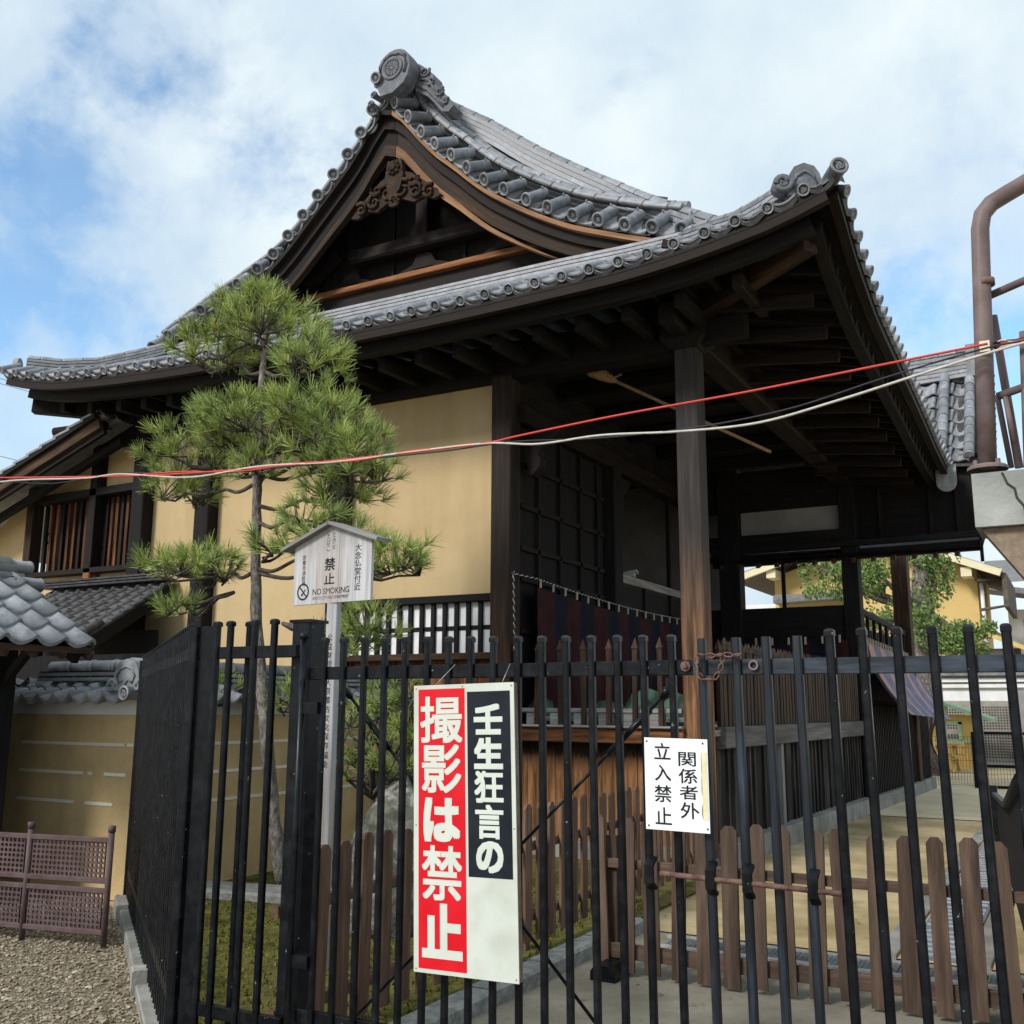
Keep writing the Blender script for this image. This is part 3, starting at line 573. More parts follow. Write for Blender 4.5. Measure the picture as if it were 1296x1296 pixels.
put('eave_tile', d.mesh('corner_round_tile', [tile, tile_face]), hall, frame(V((-1.47, 8.66, 6.36)), xx, dirc, xx.cross(dirc)))
cl = ridge_end((-13.38, 8.95, 6.42), V((-.9, -.4, 0)), .20, hall, 'swirl', fins=False)
# ---- verge: round tiles rising inwards (minoko), pans between them
def verge_tile_mesh():
    mb = MB(); disc(mb, .087, .36, 'beads', 22, rb=.80)
    for k, (dz, y0) in enumerate(((-.045, .015), (-.085, .03))):
        pr = [(.03+.24*i/6, dz-.035*math.sin(pi*i/6)+.0) for i in range(7)]
        slab(mb, pr, y0, .36, .024, 0)
    mb.lathe([(.012, .0), (.014, .03), (.0001, .036)], (0, .30, .07), (0, 0, 1), 6, 0)
    return mb.mesh('verge_tile', [tile, tile_face])
vm = verge_tile_mesh()
UPIN = V((0, .72, .69)).normalized()
for lst in (VR, VL):
    for (x, z) in lst:
        e = .04; dz = (zverge(x+e)-zverge(x-e))/(2*e)
        if x == -7.46: dz = -1.25
        if x == -7.832: dz = 1.4
        X = V((1, 0, dz)).normalized(); Yv = (UPIN-X*UPIN.dot(X)).normalized()
        put('verge_tile', vm, hall, frame(V((x, 10.1+random.uniform(-.01, .01), z+random.uniform(-.006, .006))), X, Yv, X.cross(Yv)) @ M.Rotation(random.uniform(-.06, .06), 4, 'Y') @ M.Rotation(random.uniform(-.04, .04), 4, 'Z'))
def vline(x0, x1, n, Y, dz): return [V((x0+(x1-x0)*i/n, Y, zverge(x0+(x1-x0)*i/n)+dz)) for i in range(n+1)]
for (a, b, dn) in ((-7.40, -3.55, 0), (-7.88, -12.0, 0)):
    barrels(vline(a, b, 26, 10.46, .40), .078, .33, hall)
    barrels(vline(a, b, 26, 10.68, .52), .078, .33, hall)
# roof sheet under the verge rows
mb = MB(); rows = [(10.16, -.08), (10.3, .07), (10.45, .26), (10.68, .42), (10.80, .70)]
for (a, b) in ((-7.46, -3.85), (-12.2, -7.83)):
    base = len(mb.v); n = 24
    for (Y, dz) in rows:
        for i in range(n+1):
            x = a+(b-a)*i/n; p = (x, Y, zverge(x)+dz); mb.v.append(p); mb.g.append(p)
    for j in range(len(rows)-1):
        for i in range(n): mb.f.append((base+j*(n+1)+i, base+j*(n+1)+i+1, base+(j+1)*(n+1)+i+1, base+(j+1)*(n+1)+i)); mb.mi.append(0); mb.sm.append(True)
obj('roof_sheet', mb, tile_dark, hall)
# descending ridge on the right slope
KR = [(-7.10, 10.0), (-6.72, 9.72), (-6.35, 9.45), (-5.79, 8.98), (-5.175, 8.52), (-4.52, 8.06), (-3.9, 7.65), (-3.27, 7.29)]
kp = []
for i in range(25):     # the ridge swings forward at its foot to meet the hip
    x_ = KR[0][0]+(KR[-1][0]-KR[0][0])*i/24; f_ = 1-.058*max(0, (x_+4.6)/1.33)**1.5; kp.append(V((x_*f_, 10.85*f_, HC+(interp(KR, x_)-HC)*f_)))
layers([p-V((0, 0, .40)) for p in kp], .30, .078, 4, 'ridge_layer', hall, gap=.022, inset=.07)
barrels([p-V((0, 0, .09)) for p in kp], .085, .3, hall)
# main slopes behind (right one carries on down to the side eave)
mb = MB(); nI = 24
for (sx0, sx1) in ((-7.2, -1.6), (-7.7, -13.2)):
    base = len(mb.v)
    for Y in (10.9, 12, 13, 14, 15, 16, 17, 17.8):
        for i in range(nI+1):
            x = sx0+(sx1-sx0)*i/nI
            if sx1 > -5: z = zverge(x)+.25 if x < -4.3 else (lambda t: (zverge(-4.3)+.25)*(1-t)+(interp(SIDE_E, Y)+.03)*t)((x+4.3)/2.7)
            else: z = zverge(x)+.3 if x > -10.8 else (lambda t: (zverge(-10.8)+.3)*(1-t)+5.95*t)((-10.8-x)/2.4)
            mb.v.append((x, Y, z)); mb.g.append((x, Y, z))
    for j in range(7):
        for i in range(nI): mb.f.append((base+j*(nI+1)+i, base+j*(nI+1)+i+1, base+(j+1)*(nI+1)+i+1, base+(j+1)*(nI+1)+i)); mb.mi.append(0); mb.sm.append(True)
obj('roof_slope', mb, tile, hall)
layers([(XC, 10.3, 10.0), (XC, 14, 9.9), (XC, 17.6, 9.95)], .34, .08, 4, 'ridge_layer', hall)
# ---- barge boards
def bargeboard(x0, x1, top, bot0, bot1, Y, th, mt, name='barge_board'):
    n = 26; m_ = MB(); t_ = 0; pv = None
    vs = []; gs = []
    for i in range(n+1):
        q = i/n; x = x0+(x1-x0)*q; zt = zverge(x)-top; zb = zverge(x)-(bot0+(bot1-bot0)*q)
        if pv: t_ += math.hypot(x-pv[0], zt-pv[1])
        pv = (x, zt)
        for (z, yy) in ((zt, Y), (zb, Y), (zb, Y+th), (zt, Y+th)): vs.append((x, yy, z)); gs.append((t_, z-zt, yy))
    fs = [(4*i+j, 4*i+(j+1) % 4, 4*i+4+(j+1) % 4, 4*i+4+j) for i in range(n) for j in range(4)]+[(0, 3, 2, 1), (4*n, 4*n+1, 4*n+2, 4*n+3)]
    if x1 < x0: fs = [tuple(reversed(f)) for f in fs]
    m_.add(vs, fs, 0, gs); return obj(name, m_, mt, hall)
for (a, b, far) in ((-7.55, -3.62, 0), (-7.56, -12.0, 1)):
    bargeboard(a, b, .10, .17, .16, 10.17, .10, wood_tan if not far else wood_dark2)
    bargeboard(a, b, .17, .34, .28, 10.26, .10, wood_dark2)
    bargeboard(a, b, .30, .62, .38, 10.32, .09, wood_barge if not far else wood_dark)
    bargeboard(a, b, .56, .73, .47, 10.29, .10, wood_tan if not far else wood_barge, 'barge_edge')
# ---- gable pendant: carved cloud scrolls
def carve(parent, name, c, polys, th, mt, ax=V((1, 0, 0))):
    m_ = MB()
    for (pl, off) in polys: m_.prism(pl, V(c)+V((0, off, 0)), ax, ZUP, -th)
    return obj(name, m_, mt, parent)
c0 = V((-7.50, 10.28, 8.42))
m_ = MB()
m_.prism([(-.11, .42), (-.15, .18), (-.10, -.02), (0, -.12), (.10, -.02), (.15, .18), (.11, .42)][::-1], c0, V((1, 0, 0)), ZUP, .09)
m_.lathe([(.0001, -.16), (.05, -.15), (.10, -.08), (.11, 0), (.11, .08)], c0+V((0, 0, .30)), (0, 1, 0), 6, 0, False)
for k in range(8):
    a = 2*pi*k/8; m_.blob(c0+V((.075*math.cos(a), -.10, .30+.075*math.sin(a))), (.035, .03, .035), .05, 6, 4)
pen = obj('gable_pendant', m_, wood_pend, hall)
for s in (-1, 1):
    for (ox, oz, r, a0, sg) in ((.12, -.02, .14, .6, 1), (.34, -.10, .12, 2.4, -1), (.55, -.16, .10, .8, 1), (.10, .18, .08, 1.2, 1), (.02, -.17, .09, 2.0, 1), (.30, .06, .09, .4, -1)):
        q = MB(); sp = spiral(r, 1.4, 22, a0, sg)
        q.tube([c0+V((s*(ox+x), -.07+.001*i, oz+z)) for i, (x, z) in enumerate(sp)], [.032*(1-.5*i/21) for i in range(22)], 6)
        obj('carved_scroll', q, wood_pend, pen)
    q = MB(); q.prism([(0, .30), (s*.25, .20), (s*.52, -.02), (s*.74, -.24), (s*.62, -.27), (s*.46, -.20), (s*.30, -.24), (s*.14, -.16), (0, -.10)][::(-1 if s > 0 else 1)], c0+V((0, .02, 0)), V((1, 0, 0)), ZUP, .06)
    obj('carved_wing', q, wood_pend, pen)
# ---- pediment
YP = 10.9
m_ = MB()
n = 24
vs = []; gs = []
for i in range(n+1):
    x = -11.6+(8.1)*i/n; zt = zverge(x)+.3
    for z in (6.6, max(zt, 6.62)): vs.append((x, YP+.12, z)); gs.append((z, x, 0))
m_.add(vs, [(2*i, 2*i+2, 2*i+3, 2*i+1) for i in range(n)], 0, gs)
obj('pediment_board', m_, wood_dark, hall)
for x in [XC-2.4+.6*i for i in range(9)]:
    m_ = MB(); m_.beam((x, YP+.09, 6.9), (x, YP+.09, zverge(x)+.1), .035, .03, up=V((0, 1, 0))); obj('pediment_batten', m_, wood_dark, hall)
def hb(x0, x1, z, h, Y, d, mt, name='tie_beam', ch=.01):
    m_ = MB(); m_.beam((x0, Y, z), (x1, Y, z), d, h, ch); return obj(name, m_, mt, hall)
hb(-9.6, -5.4, 7.42, .085, YP-.1, .16, wood_orange, 'gable_ledge')
hb(-10.2, -4.8, 7.24, .26, YP-.02, .14, wood_dark2)
gbm = hb(-8.62, -6.32, 7.90, .20, YP-.08, .20, wood_dark2, 'gable_beam', .03)
for x in (-8.56, -6.40):
    q = MB(); sp = spiral(.085, 1.5, 20, .3, 1)
    q.tube([V((x+a, YP-.195, 7.90+b)) for a, b in sp], [.016*(1-.4*i/19) for i in range(20)], 5); obj('carved_scroll', q, wood_dark2, gbm)
for (x, w) in ((-7.45, .55), (-8.7, .45), (-6.15, .45)):      # frog-leg struts under and beside the beam
    carve(hall, 'frog_leg_strut', (x, YP-.03, 7.46), [([(-w, 0), (-w*.7, .10), (-w*.35, .16), (-w*.2, .30), (w*.2, .30), (w*.35, .16), (w*.7, .10), (w, 0), (w*.6, .02), (w*.25, .10), (-w*.25, .10), (-w*.6, .02)], 0)], .10, wood_dark2)
m_ = MB(); m_.beam((XC, YP-.04, 8.0), (XC, YP-.04, 9.3), .2, .14, .01); obj('king_post', m_, wood_dark2, hall)
for s in (-1, 1):
    m_ = MB(); m_.sweep([V((XC+s*2.9, YP-.06, 7.40)), V((XC+s*2.4, YP-.06, 7.50)), V((XC+s*1.9, YP-.06, 7.75)), V((XC+s*1.5, YP-.06, 8.05))], [(-.05, -.09), (.05, -.09), (.05, .09), (-.05, .09)], ZUP)
    obj('curved_brace', m_, wood_dark2, hall)
# ---- eave boards (two tiers) and soffit
def eave_path_front(dz, Y, x0=-13.25, x1=-1.62, n=40): return [V((x0+(x1-x0)*i/n, Y, interp(FRONT_E, x0+(x1-x0)*i/n)+dz)) for i in range(n+1)]
def eave_path_side(dz, X, y0=8.85, y1=17.6, n=36): return [V((X, y0+(y1-y0)*i/n, interp(SIDE_E, y0+(y1-y0)*i/n)+dz)) for i in range(n+1)]
m_ = MB(); m_.sweep(eave_path_front(-.135, 8.79), [(-.045, -.055), (.045, -.055), (.045, .115), (-.045, .115)]); obj('eave_board', m_, wood_dark2, hall)
m_ = MB(); m_.sweep(eave_path_front(-.235, 9.0, -13.0, -1.8), [(-.06, -.065), (.06, -.065), (.06, .10), (-.06, .10)]); obj('eave_board', m_, wood_dark, hall)
m_ = MB(); m_.sweep(eave_path_side(-.135, -1.58), [(-.045, -.055), (.045, -.055), (.045, .115), (-.045, .115)]); obj('eave_board', m_, wood_dark2, hall)
m_ = MB(); m_.sweep(eave_path_side(-.235, -1.80, 9.05), [(-.06, -.065), (.06, -.065), (.06, .10), (-.06, .10)]); obj('eave_board', m_, wood_dark, hall)
# soffit boards
m_ = MB(); n = 40
top = eave_path_front(-.10, 8.74, -13.3, -1.55, n)
vs = []; 
for p in top:
    q_ = min(1.0, (-1.53-p.x)/1.75, (p.x+13.32)/1.5); q_ = max(q_, .02); vs += [p, V((p.x, 8.74+.36*q_, p.z-.03*q_)), V((p.x, 8.74+1.56*q_, p.z*(1-q_)+max(p.z-.02, 5.98)*q_))]
m_.add(vs, [(3*i+j, 3*i+j+1, 3*i+3+j+1, 3*i+3+j) for i in range(n) for j in range(2)], 0, [(p.y, p.x, p.z) for p in vs]); obj('soffit', m_, wood_dark, hall)
m_ = MB(); top = eave_path_side(-.10, -1.52, 8.8, 17.7, n); vs = []
for p in top: q_ = max(.02, min(1.0, (p.y-8.78)/1.55)); vs += [p, V((-1.52-.38*q_, p.y, p.z-.03*q_)), V((-1.52-1.98*q_, p.y, p.z*(1-q_)+max(p.z+.32, 5.85)*q_))]
m_.add(vs, [(3*i+j, 3*i+3+j, 3*i+3+j+1, 3*i+j+1) for i in range(n) for j in range(2)], 0, vs); obj('soffit', m_, wood_dark, hall)
# rafters, each its own stick
x = -2.3
while x > -13:
    z = interp(FRONT_E, x); m_ = MB(); m_.beam((x, 9.10, z-.155), (x, 10.25, max(z-.12, 5.86)), .07, .075); obj('rafter', m_, wood_dark, hall); x -= .30
y = 9.35; k = 0
while y < 17.5:
    z = interp(SIDE_E, y); m_ = MB(); m_.beam((-1.72, y, z-.22), (-3.4, y, z+.20), .07, .085); obj('rafter', m_, wood_dark2, hall); y += .31
# cantilever joists with worn end faces
jx = [-2.60, -3.20, -3.78, -4.31, -4.82, -5.33, -5.85, -6.36, -6.88, -7.4, -7.9, -8.4, -8.9, -9.4, -9.9, -10.4, -10.9, -11.4, -12.0, -12.6]
for x in jx:
    z = interp(FRONT_E, x)-.31-.02; m_ = MB(); m_.beam((x, 9.22, z), (x, 10.2, z+.03), .10, .15, .008); obj('joist', m_, wood_dark2 if x > -3 else wood_dark, hall)
y = 9.9
while y < 17.4:
    z = interp(SIDE_E, y)-.33; m_ = MB(); m_.beam((-2.02, y, z+.02), (-3.4, y, z+.18), .09, .13, .008); obj('joist', m_, wood_dark2, hall); y += .62
# hip rafters
for (e, c) in (((-1.86, 9.12, 5.92), (-3.4, 10.1, 5.80)), ((-13.1, 9.12, 5.90), (XL, 10.1, 5.80))):
    m_ = MB(); m_.beam(e, c, .17, .24, .012); obj('hip_rafter', m_, wood_barge if e[0] > -5 else wood_dark2, hall)
# ---- posts, plates, wall beams
def post(x, y, z0, z1, w, mt, name='post', d=None, lean=0): 
    m_ = MB(); m_.beam((x, y, z0), (x+lean, y, z1), w, d or w, .012, up=V((0, 1, 0))); return obj(name, m_, mt, hall)
post(-3.42, 10.13, 0.12, 5.42, .25, wood_post, 'corner_post')
m_ = MB(); m_.sweep([(-3.42, 10.13, 5.40), (-3.42, 10.13, 5.50), (-3.42, 10.13, 5.80)], [(-.25, -.25), (.25, -.25), (.25, .25), (-.25, .25)], V((0, 1, 0)), scale=[.56, .96, .96]); obj('bracket_block', m_, wood_dark, hall)
hb(-4.1, -2.85, 5.90, .15, 10.0, .18, wood_dark, 'bracket_arm'); 
m_ = MB(); m_.beam((-3.42, 9.45, 5.62), (-3.42, 10.9, 5.62), .18, .22, .01); obj('bracket_arm', m_, wood_dark, hall)
m_ = MB(); m_.beam((-2.75, 10.05, 5.58), (-3.5, 10.12, 5.58), .14, .30, .01); obj('bracket_arm', m_, wood_dark, hall)
post(-5.70, 10.13, 1.2, 5.45, .26, wood_post2, 'wall_post')
post(-8.10, 10.12, .2, 5.45, .26, wood_dark); post(-10.46, 10.10, .2, 5.45, .27, wood_dark); post(XL, 10.08, .2, 5.45, .25, wood_dark)
hb(-13.0, -3.3, 5.64, .46, 10.16, .26, wood_dark, 'wall_plate')
m_ = MB(); m_.beam((-3.4, 10.1, 5.66), (-3.12, 17.6, 5.40), .30, .42, .02); obj('wall_plate', m_, wood_dark2, hall)
# ---- ochre wall panels
def panel(x0, x1, z0, z1, Y=10.16, mt=plaster, th=.08): 
    m_ = MB(); m_.box((x0, Y, z0), (x1, Y+th, z1)); return obj('plaster_panel', m_, mt, hall)
panel(-7.98, -5.83, 2.80, 5.42); panel(-10.33, -8.23, .55, 5.42); panel(-11.63, -10.59, .55, 5.42)
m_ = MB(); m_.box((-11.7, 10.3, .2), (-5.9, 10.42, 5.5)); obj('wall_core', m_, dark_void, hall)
# ---- lattice window with paper panes
hb(-8.0, -5.83, 2.83, .09, 10.13, .16, wood_dark, 'window_head'); hb(-8.0, -5.83, 2.155, .08, 10.10, .18, wood_mid, 'window_sill')
win = MB(); win.beam((-8.0, 10.15, 2.49), (-5.83, 10.15, 2.49), .05, .05); win = obj('lattice_window', win, wood_dark, hall)
nb = 13
for i in range(nb+1):
    x = -7.98+2.13*i/nb
    m_ = MB(); m_.beam((x, 10.11, 2.19), (x, 10.11, 2.79), .050, .035, up=V((0, 1, 0))); obj('bar', m_, wood_dark, win)
    if i < nb:
        for z0, z1 in ((2.19, 2.47), (2.515, 2.79)):
            q = MB(); q.box((x+.024, 10.135, z0), (x+.142, 10.142, z1)); obj('pane', q, paper, win)
# ---- plank skirt below window and stage
x = -8.0
while x < -3.6:
    w = random.uniform(.15, .24); w = min(w, -3.53-x); m_ = MB(); th = random.uniform(0, .012)
    z1 = 2.13 if x < -5.84 else 1.27
    if x < -5.84 and x+w > -5.84: w = -5.84-x
    m_.beam((x+w/2, 10.21-th, .16), (x+w/2, 10.21-th, z1), w-.006, .03, .003, up=V((0, 1, 0))); obj('plank', m_, wood_plank if x > -5.84 else wood_orange, hall); x += w
hb(-5.6, -3.54, 1.295, .15, 10.06, .20, wood_orange, 'stage_edge_beam'); hb(-5.6, -3.54, 1.385, .025, 10.03, .24, wood_grey, 'stage_edge_cap')
hb(-8.0, -3.3, .10, .2, 10.15, .25, concrete, 'foundation_sill')
# stage floor
m_ = MB(); m_.box((-5.7, 10.2, 1.30), (-3.3, 17.4, 1.36), grain='y'); obj('stage_floor', m_, wood_grey, hall)
# pointed stakes along the stage edge
def stake_mesh(h, w, name):
    m_ = MB(); m_.sweep([(0, 0, 0), (0, 0, h-.13)], [(-w/2, -.022), (w/2, -.022), (w/2, .022), (-w/2, .022)], V((0, 1, 0)))
    m_.sweep([(0, 0, h-.13), (0, 0, h-.11), (0, 0, h)], [(-w/2, -.022), (w/2, -.022), (w/2, .022), (-w/2, .022)], V((0, 1, 0)), scale=[1.0, 1.35, .06]); return m_.mesh(name, [wood_mid])
sm_ = stake_mesh(.93, .05, 'stake')
for i, x in enumerate((-5.52, -5.26, -4.965, -4.69, -4.40, -4.10, -3.81)):
    put('stake', sm_, hall, M.Translation(V((x, 10.08, 1.385))) @ M.Rotation(random.uniform(-.02, .02), 4, 'Y'))
hb(-5.55, -3.6, 1.55, .05, 10.13, .04, wood_grey, 'stake_rail')
for i in range(6):
    m_ = MB(); x = -5.4+.29*i; m_.box((x, 10.10, 1.40), (x+.15, 10.2, 1.52)); obj('rail_block', m_, wood_grey, hall)
# ---- long side facing the path (slightly splayed): sill, planks, beam, dense stakes
AZ = 87.6; P0 = (-3.36, 10.3); DIRS = V((math.cos(math.radians(AZ)), math.sin(math.radians(AZ)), 0)); OUT = V((DIRS.y, -DIRS.x, 0))
def S(d, out=0.0, z=0.0): return V((P0[0], P0[1], 0))+DIRS*d+OUT*out+V((0, 0, z))
SL = 6.6
m_ = MB(); m_.beam(S(.0, .06, .11), S(12.2, .06, .11), .22, .24, .01); obj('foundation_sill', m_, concrete, hall)
m_ = MB(); m_.beam(S(.15, .03, 1.28), S(SL, .03, 1.28), .16, .22, .01); obj('floor_beam', m_, wood_beamgrey, hall)
plank_side = mat('tarred_side_plank', [(.010, .009, .009), (.022, .019, .018), (.045, .038, .034)], 16, GR, rough=.8, bump=.3, vary=.3, stain=(.16, .15, .14, .55), stain_scale=2.6)
d_ = .1
while d_ < SL:
    w = random.uniform(.14, .20); m_ = MB(); m_.beam(S(d_+w/2, -.02, .23), S(d_+w/2, -.02, 1.18), w-.008, .03, .003, up=OUT); obj('side_plank', m_, plank_side, hall)
    if random.random() < .8:
        q = MB(); q.beam(S(d_, .01, .23), S(d_, .01, 1.18), .035, .03, up=OUT); obj('side_batten', q, plank_side, hall)
    d_ += w
m_ = MB(); m_.beam(S(2.2, .05, .23), S(2.2, .05, 1.18), .10, .06, .005, up=OUT); obj('side_post', m_, wood_grey, hall)
st2 = stake_mesh(.92, .085, 'side_stake'); d_ = .25
while d_ < SL-.15:
    p = S(d_, .02, 1.39); put('side_stake', st2, hall, M.Translation(p) @ M.Rotation(math.radians(AZ), 4, 'Z') @ M.Rotation(random.uniform(-.03, .05), 4, 'Y')); d_ += .125
m_ = MB(); m_.beam(S(.2, -.03, 1.9), S(SL-.2, -.03, 1.9), .03, .05); obj('stake_rail', m_, wood_mid, hall)
# far battened skirt, post and handrail of the walkway
d_ = SL
while d_ < 12.2:
    m_ = MB(); m_.beam(S(d_, .06, .23), S(d_, .06, 1.62), .05, .05, up=OUT); obj('skirt_batten', m_, wood_dark2, hall); d_ += .13
m_ = MB(); m_.box((0, 0, 0), (5.6, .03, 1.62)); obj('skirt_board', m_, wood_dark2, hall, M.Translation(S(SL, -.02, .0)) @ M.Rotation(math.radians(AZ), 4, 'Z'))
for (d0, w, z1, mt) in ((6.75, .26, 5.3, wood_dark), (10.9, .30, 4.75, wood_mid)):
    m_ = MB(); m_.beam(S(d0, -.02, .2), S(d0, -.02, z1), w, w, .01, up=OUT); obj('side_post', m_, mt, hall)
m_ = MB(); m_.beam(S(7.0, 0, 3.16), S(11.2, 0, 3.00), .09, .10, .01); obj('walkway_rail', m_, wood_dark2, hall)
m_ = MB(); m_.beam(S(7.0, 0, 2.72), S(11.2, 0, 2.60), .06, .06, .005); obj('walkway_rail', m_, wood_dark2, hall)
for k in range(9):
    d0 = 7.1+.5*k; m_ = MB(); m_.beam(S(d0, 0, 2.6), S(d0, 0, 3.13-.016*k), .06, .05, up=OUT); obj('rail_post', m_, wood_dark2, hall)
m_ = MB(); m_.box((0, 0, 1.5), (4.2, .02, 2.9)); obj('walkway_board', m_, wood_dark2, hall, M.Translation(S(7.0, -.05, 0)) @ M.Rotation(math.radians(AZ), 4, 'Z'))
# ---- inside of the stage: panelled wall on the left, ceiling, back frame
XI = -5.6
m_ = MB(); m_.box((XI-.06, 10.25, 1.36), (XI-.02, 12.75, 4.95), grain='z'); obj('stage_side_board', m_, wood_dark, hall)
for z in (2.45, 3.05, 3.42, 3.92, 4.42): m_ = MB(); m_.beam((XI, 10.3, z), (XI, 12.7, z), .05, .055); obj('muntin', m_, wood_dark2, hall)
for yy in (10.75, 11.35, 11.95, 12.5): m_ = MB(); m_.beam((XI, yy, 1.4), (XI, yy, 4.9), .05, .05, up=V((0, 1, 0))); obj('muntin', m_, wood_dark2, hall)
m_ = MB(); m_.beam((XI, 10.2, 5.02), (XI, 17.2, 5.02), .22, .24, .015); obj('stage_beam', m_, wood_dark2, hall)
m_ = MB(); m_.beam((XI, 12.95, 1.4), (XI, 12.95, 4.9), .28, .28, .015, up=V((0, 1, 0))); obj('stage_post', m_, wood_dark, hall)
for (yy, s) in ((10.33, 1), (13.12, 1)):   # scrolled bracket ends
    carve(hall, 'scroll_bracket', (XI+.08, yy, 4.28), [([(0, .55), (.42, .55), (.42, .48), (.30, .40), (.16, .30), (.13, .24), (.18, .20), (.16, .10), (.06, 0), (0, 0)][::-1], 0)], .16, wood_dark2, V((0, 1, 0)) if yy > 12 else V((1, 0, 0)))
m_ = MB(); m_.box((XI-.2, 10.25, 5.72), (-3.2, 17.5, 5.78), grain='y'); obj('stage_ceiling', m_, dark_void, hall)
for yy in (11.4, 12.6, 13.8, 15.0, 16.2): m_ = MB(); m_.beam((XI, yy, 5.6), (-3.25, yy, 5.6), .14, .2, .01); obj('ceiling_beam', m_, wood_dark, hall)
m_ = MB(); m_.beam((XI, 13.1, 3.39), (XI, 17.2, 3.38), .10, .12, .01); obj('stage_rail', m_, wood_grey, hall)
m_ = MB(); m_.box((XI-.04, 13.1, 1.4), (XI-.01, 17.2, 3.3), grain='z'); obj('stage_side_board', m_, wood_dark2, hall)
for yy in (14.2, 15.3, 16.3): m_ = MB(); m_.beam((XI, yy, 1.4), (XI, yy, 5.0 if yy == 15.3 else 3.35), .06, .06, up=V((0, 1, 0))); obj('muntin', m_, wood_dark2, hall)
m_ = MB(); m_.box((XI-.08, 10.25, 5.12), (XI-.03, 17.4, 5.74), grain='y'); obj('stage_side_board', m_, wood_dark, hall)
m_ = MB(); m_.box((-8.3, 12.2, .5), (-8.2, 20.0, 5.9), grain='y'); obj('inner_wall', m_, plaster_dim, hall)
m_ = MB(); m_.box((-8.3, 18.2, .5), (-5.35, 18.3, 5.9)); obj('inner_wall', m_, plaster_dim, hall)
m_ = MB(); m_.beam((-8.0, 12.5, 4.5), (-8.0, 19.5, 3.6), .2, .5, .01); obj('inner_beam', m_, wood_dark, hall)
m_ = MB(); m_.box((-8.15, 12.3, .5), (-8.05, 19.0, 3.9), grain='y'); obj('inner_board', m_, wood_dark, hall)
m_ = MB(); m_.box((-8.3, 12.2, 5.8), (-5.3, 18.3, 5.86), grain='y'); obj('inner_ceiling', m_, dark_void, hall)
for k in range(4): m_ = MB(); m_.sweep([(-6.9, 14.9+.12*k, 3.52+.07*k), (-6.6, 15.0+.12*k, 3.48+.07*k), (-6.2, 15.1+.12*k, 3.56+.07*k)], [(-.12, -.02), (.12, -.02), (.10, .03), (-.10, .03)]); obj('inner_tile', m_, plaster_white, hall)
m_ = MB(); m_.sweep([(-6.85, 15.2, 3.78), (-6.85, 15.2, 4.2)], [(-.08, -.05), (.08, -.05), (.08, .05), (-.08, .05)], V((0, 1, 0)), scale=[1, .5]); obj('inner_tile', m_, plaster_white, hall)
# back frame at the far end of the stage
YB = 17.0
def bb(x0, x1, z, h, d, mt, name='back_beam', Y=YB): m_ = MB(); m_.beam((x0, Y, z), (x1, Y, z), d, h, .008); return obj(name, m_, mt, hall)
m_ = MB(); m_.beam((-5.08, YB, 1.4), (-5.08, YB, 5.7), .36, .3, .01, up=V((0, 1, 0))); obj('stage_post', m_, wood_dark, hall)
bb(-5.6, -3.1, 5.25, .70, .1, wood_dark); bb(-5.6, -3.1, 4.36, .24, .2, wood_dark); bb(-5.6, -3.1, 4.12, .07, .12, wood_dark2)
m_ = MB(); m_.box((-4.9, YB+.05, 4.48), (-3.2, YB+.09, 4.92)); obj('plaster_panel', m_, plaster_dim, hall)
bb(-5.6, -3.1, 2.98, .50, .08, wood_dark, 'back_board'); m_ = MB(); m_.beam((-4.2, YB, 3.2), (-4.2, YB, 4.1), .06, .05, up=V((0, 1, 0))); obj('muntin', m_, wood_dark, hall)
m_ = MB(); m_.box((-5.6, YB-.02, 1.36), (-3.1, YB+.02, 2.73), grain='z'); obj('back_board', m_, wood_dark2, hall)
# ================================================================== GROUND
def sheet(name, poly, z, m_, sub=0):
    mb = MB(); mb.add([(x, y, z) for x, y in poly], [tuple(range(len(poly)))]); o = obj(name, mb, m_); o['kind'] = 'structure'; return o
sheet('ground', [(-600, -600), (600, -600), (600, 600), (-600, 600)], -.03, soil)
sheet('gravel_yard', [(-14, -4), (-1.5, -4), (-3.2, 3.35), (-4.3, 3.98), (-7.3, 6.15), (-14, 6.15)], -.012, gravel_bed)
sheet('moss_bed', [(-3.9, 3.6), (-3.08, 3.6), (-3.04, 10.2), (-12, 10.2), (-12, 6.4), (-7.2, 6.2)], .03, moss)
sheet('concrete_apron', [(-3.0, -4), (3, -4), (3, 7.32), (-3.6, 7.32), (-3.6, 6.9), (-3.0, 6.9)], -.004, apron)
sheet('garden_path', [(-3.6, 7.3), (3, 7.3), (3, 16.4), (-3.2, 16.4)], .006, path_tan)
sheet('far_path', [(-4.5, 16.42), (3, 16.42), (3, 23), (-4.5, 23)], .014, mat('pale_path_concrete', [(.50, .42, .28), (.62, .53, .37), (.68, .59, .43)], 1.3, rough=.92, bump=.1, bscale=60, vary=0))
sheet('school_yard', [(-30, 23.0), (20, 23.0), (20, 60), (-30, 60)], .002, soil)
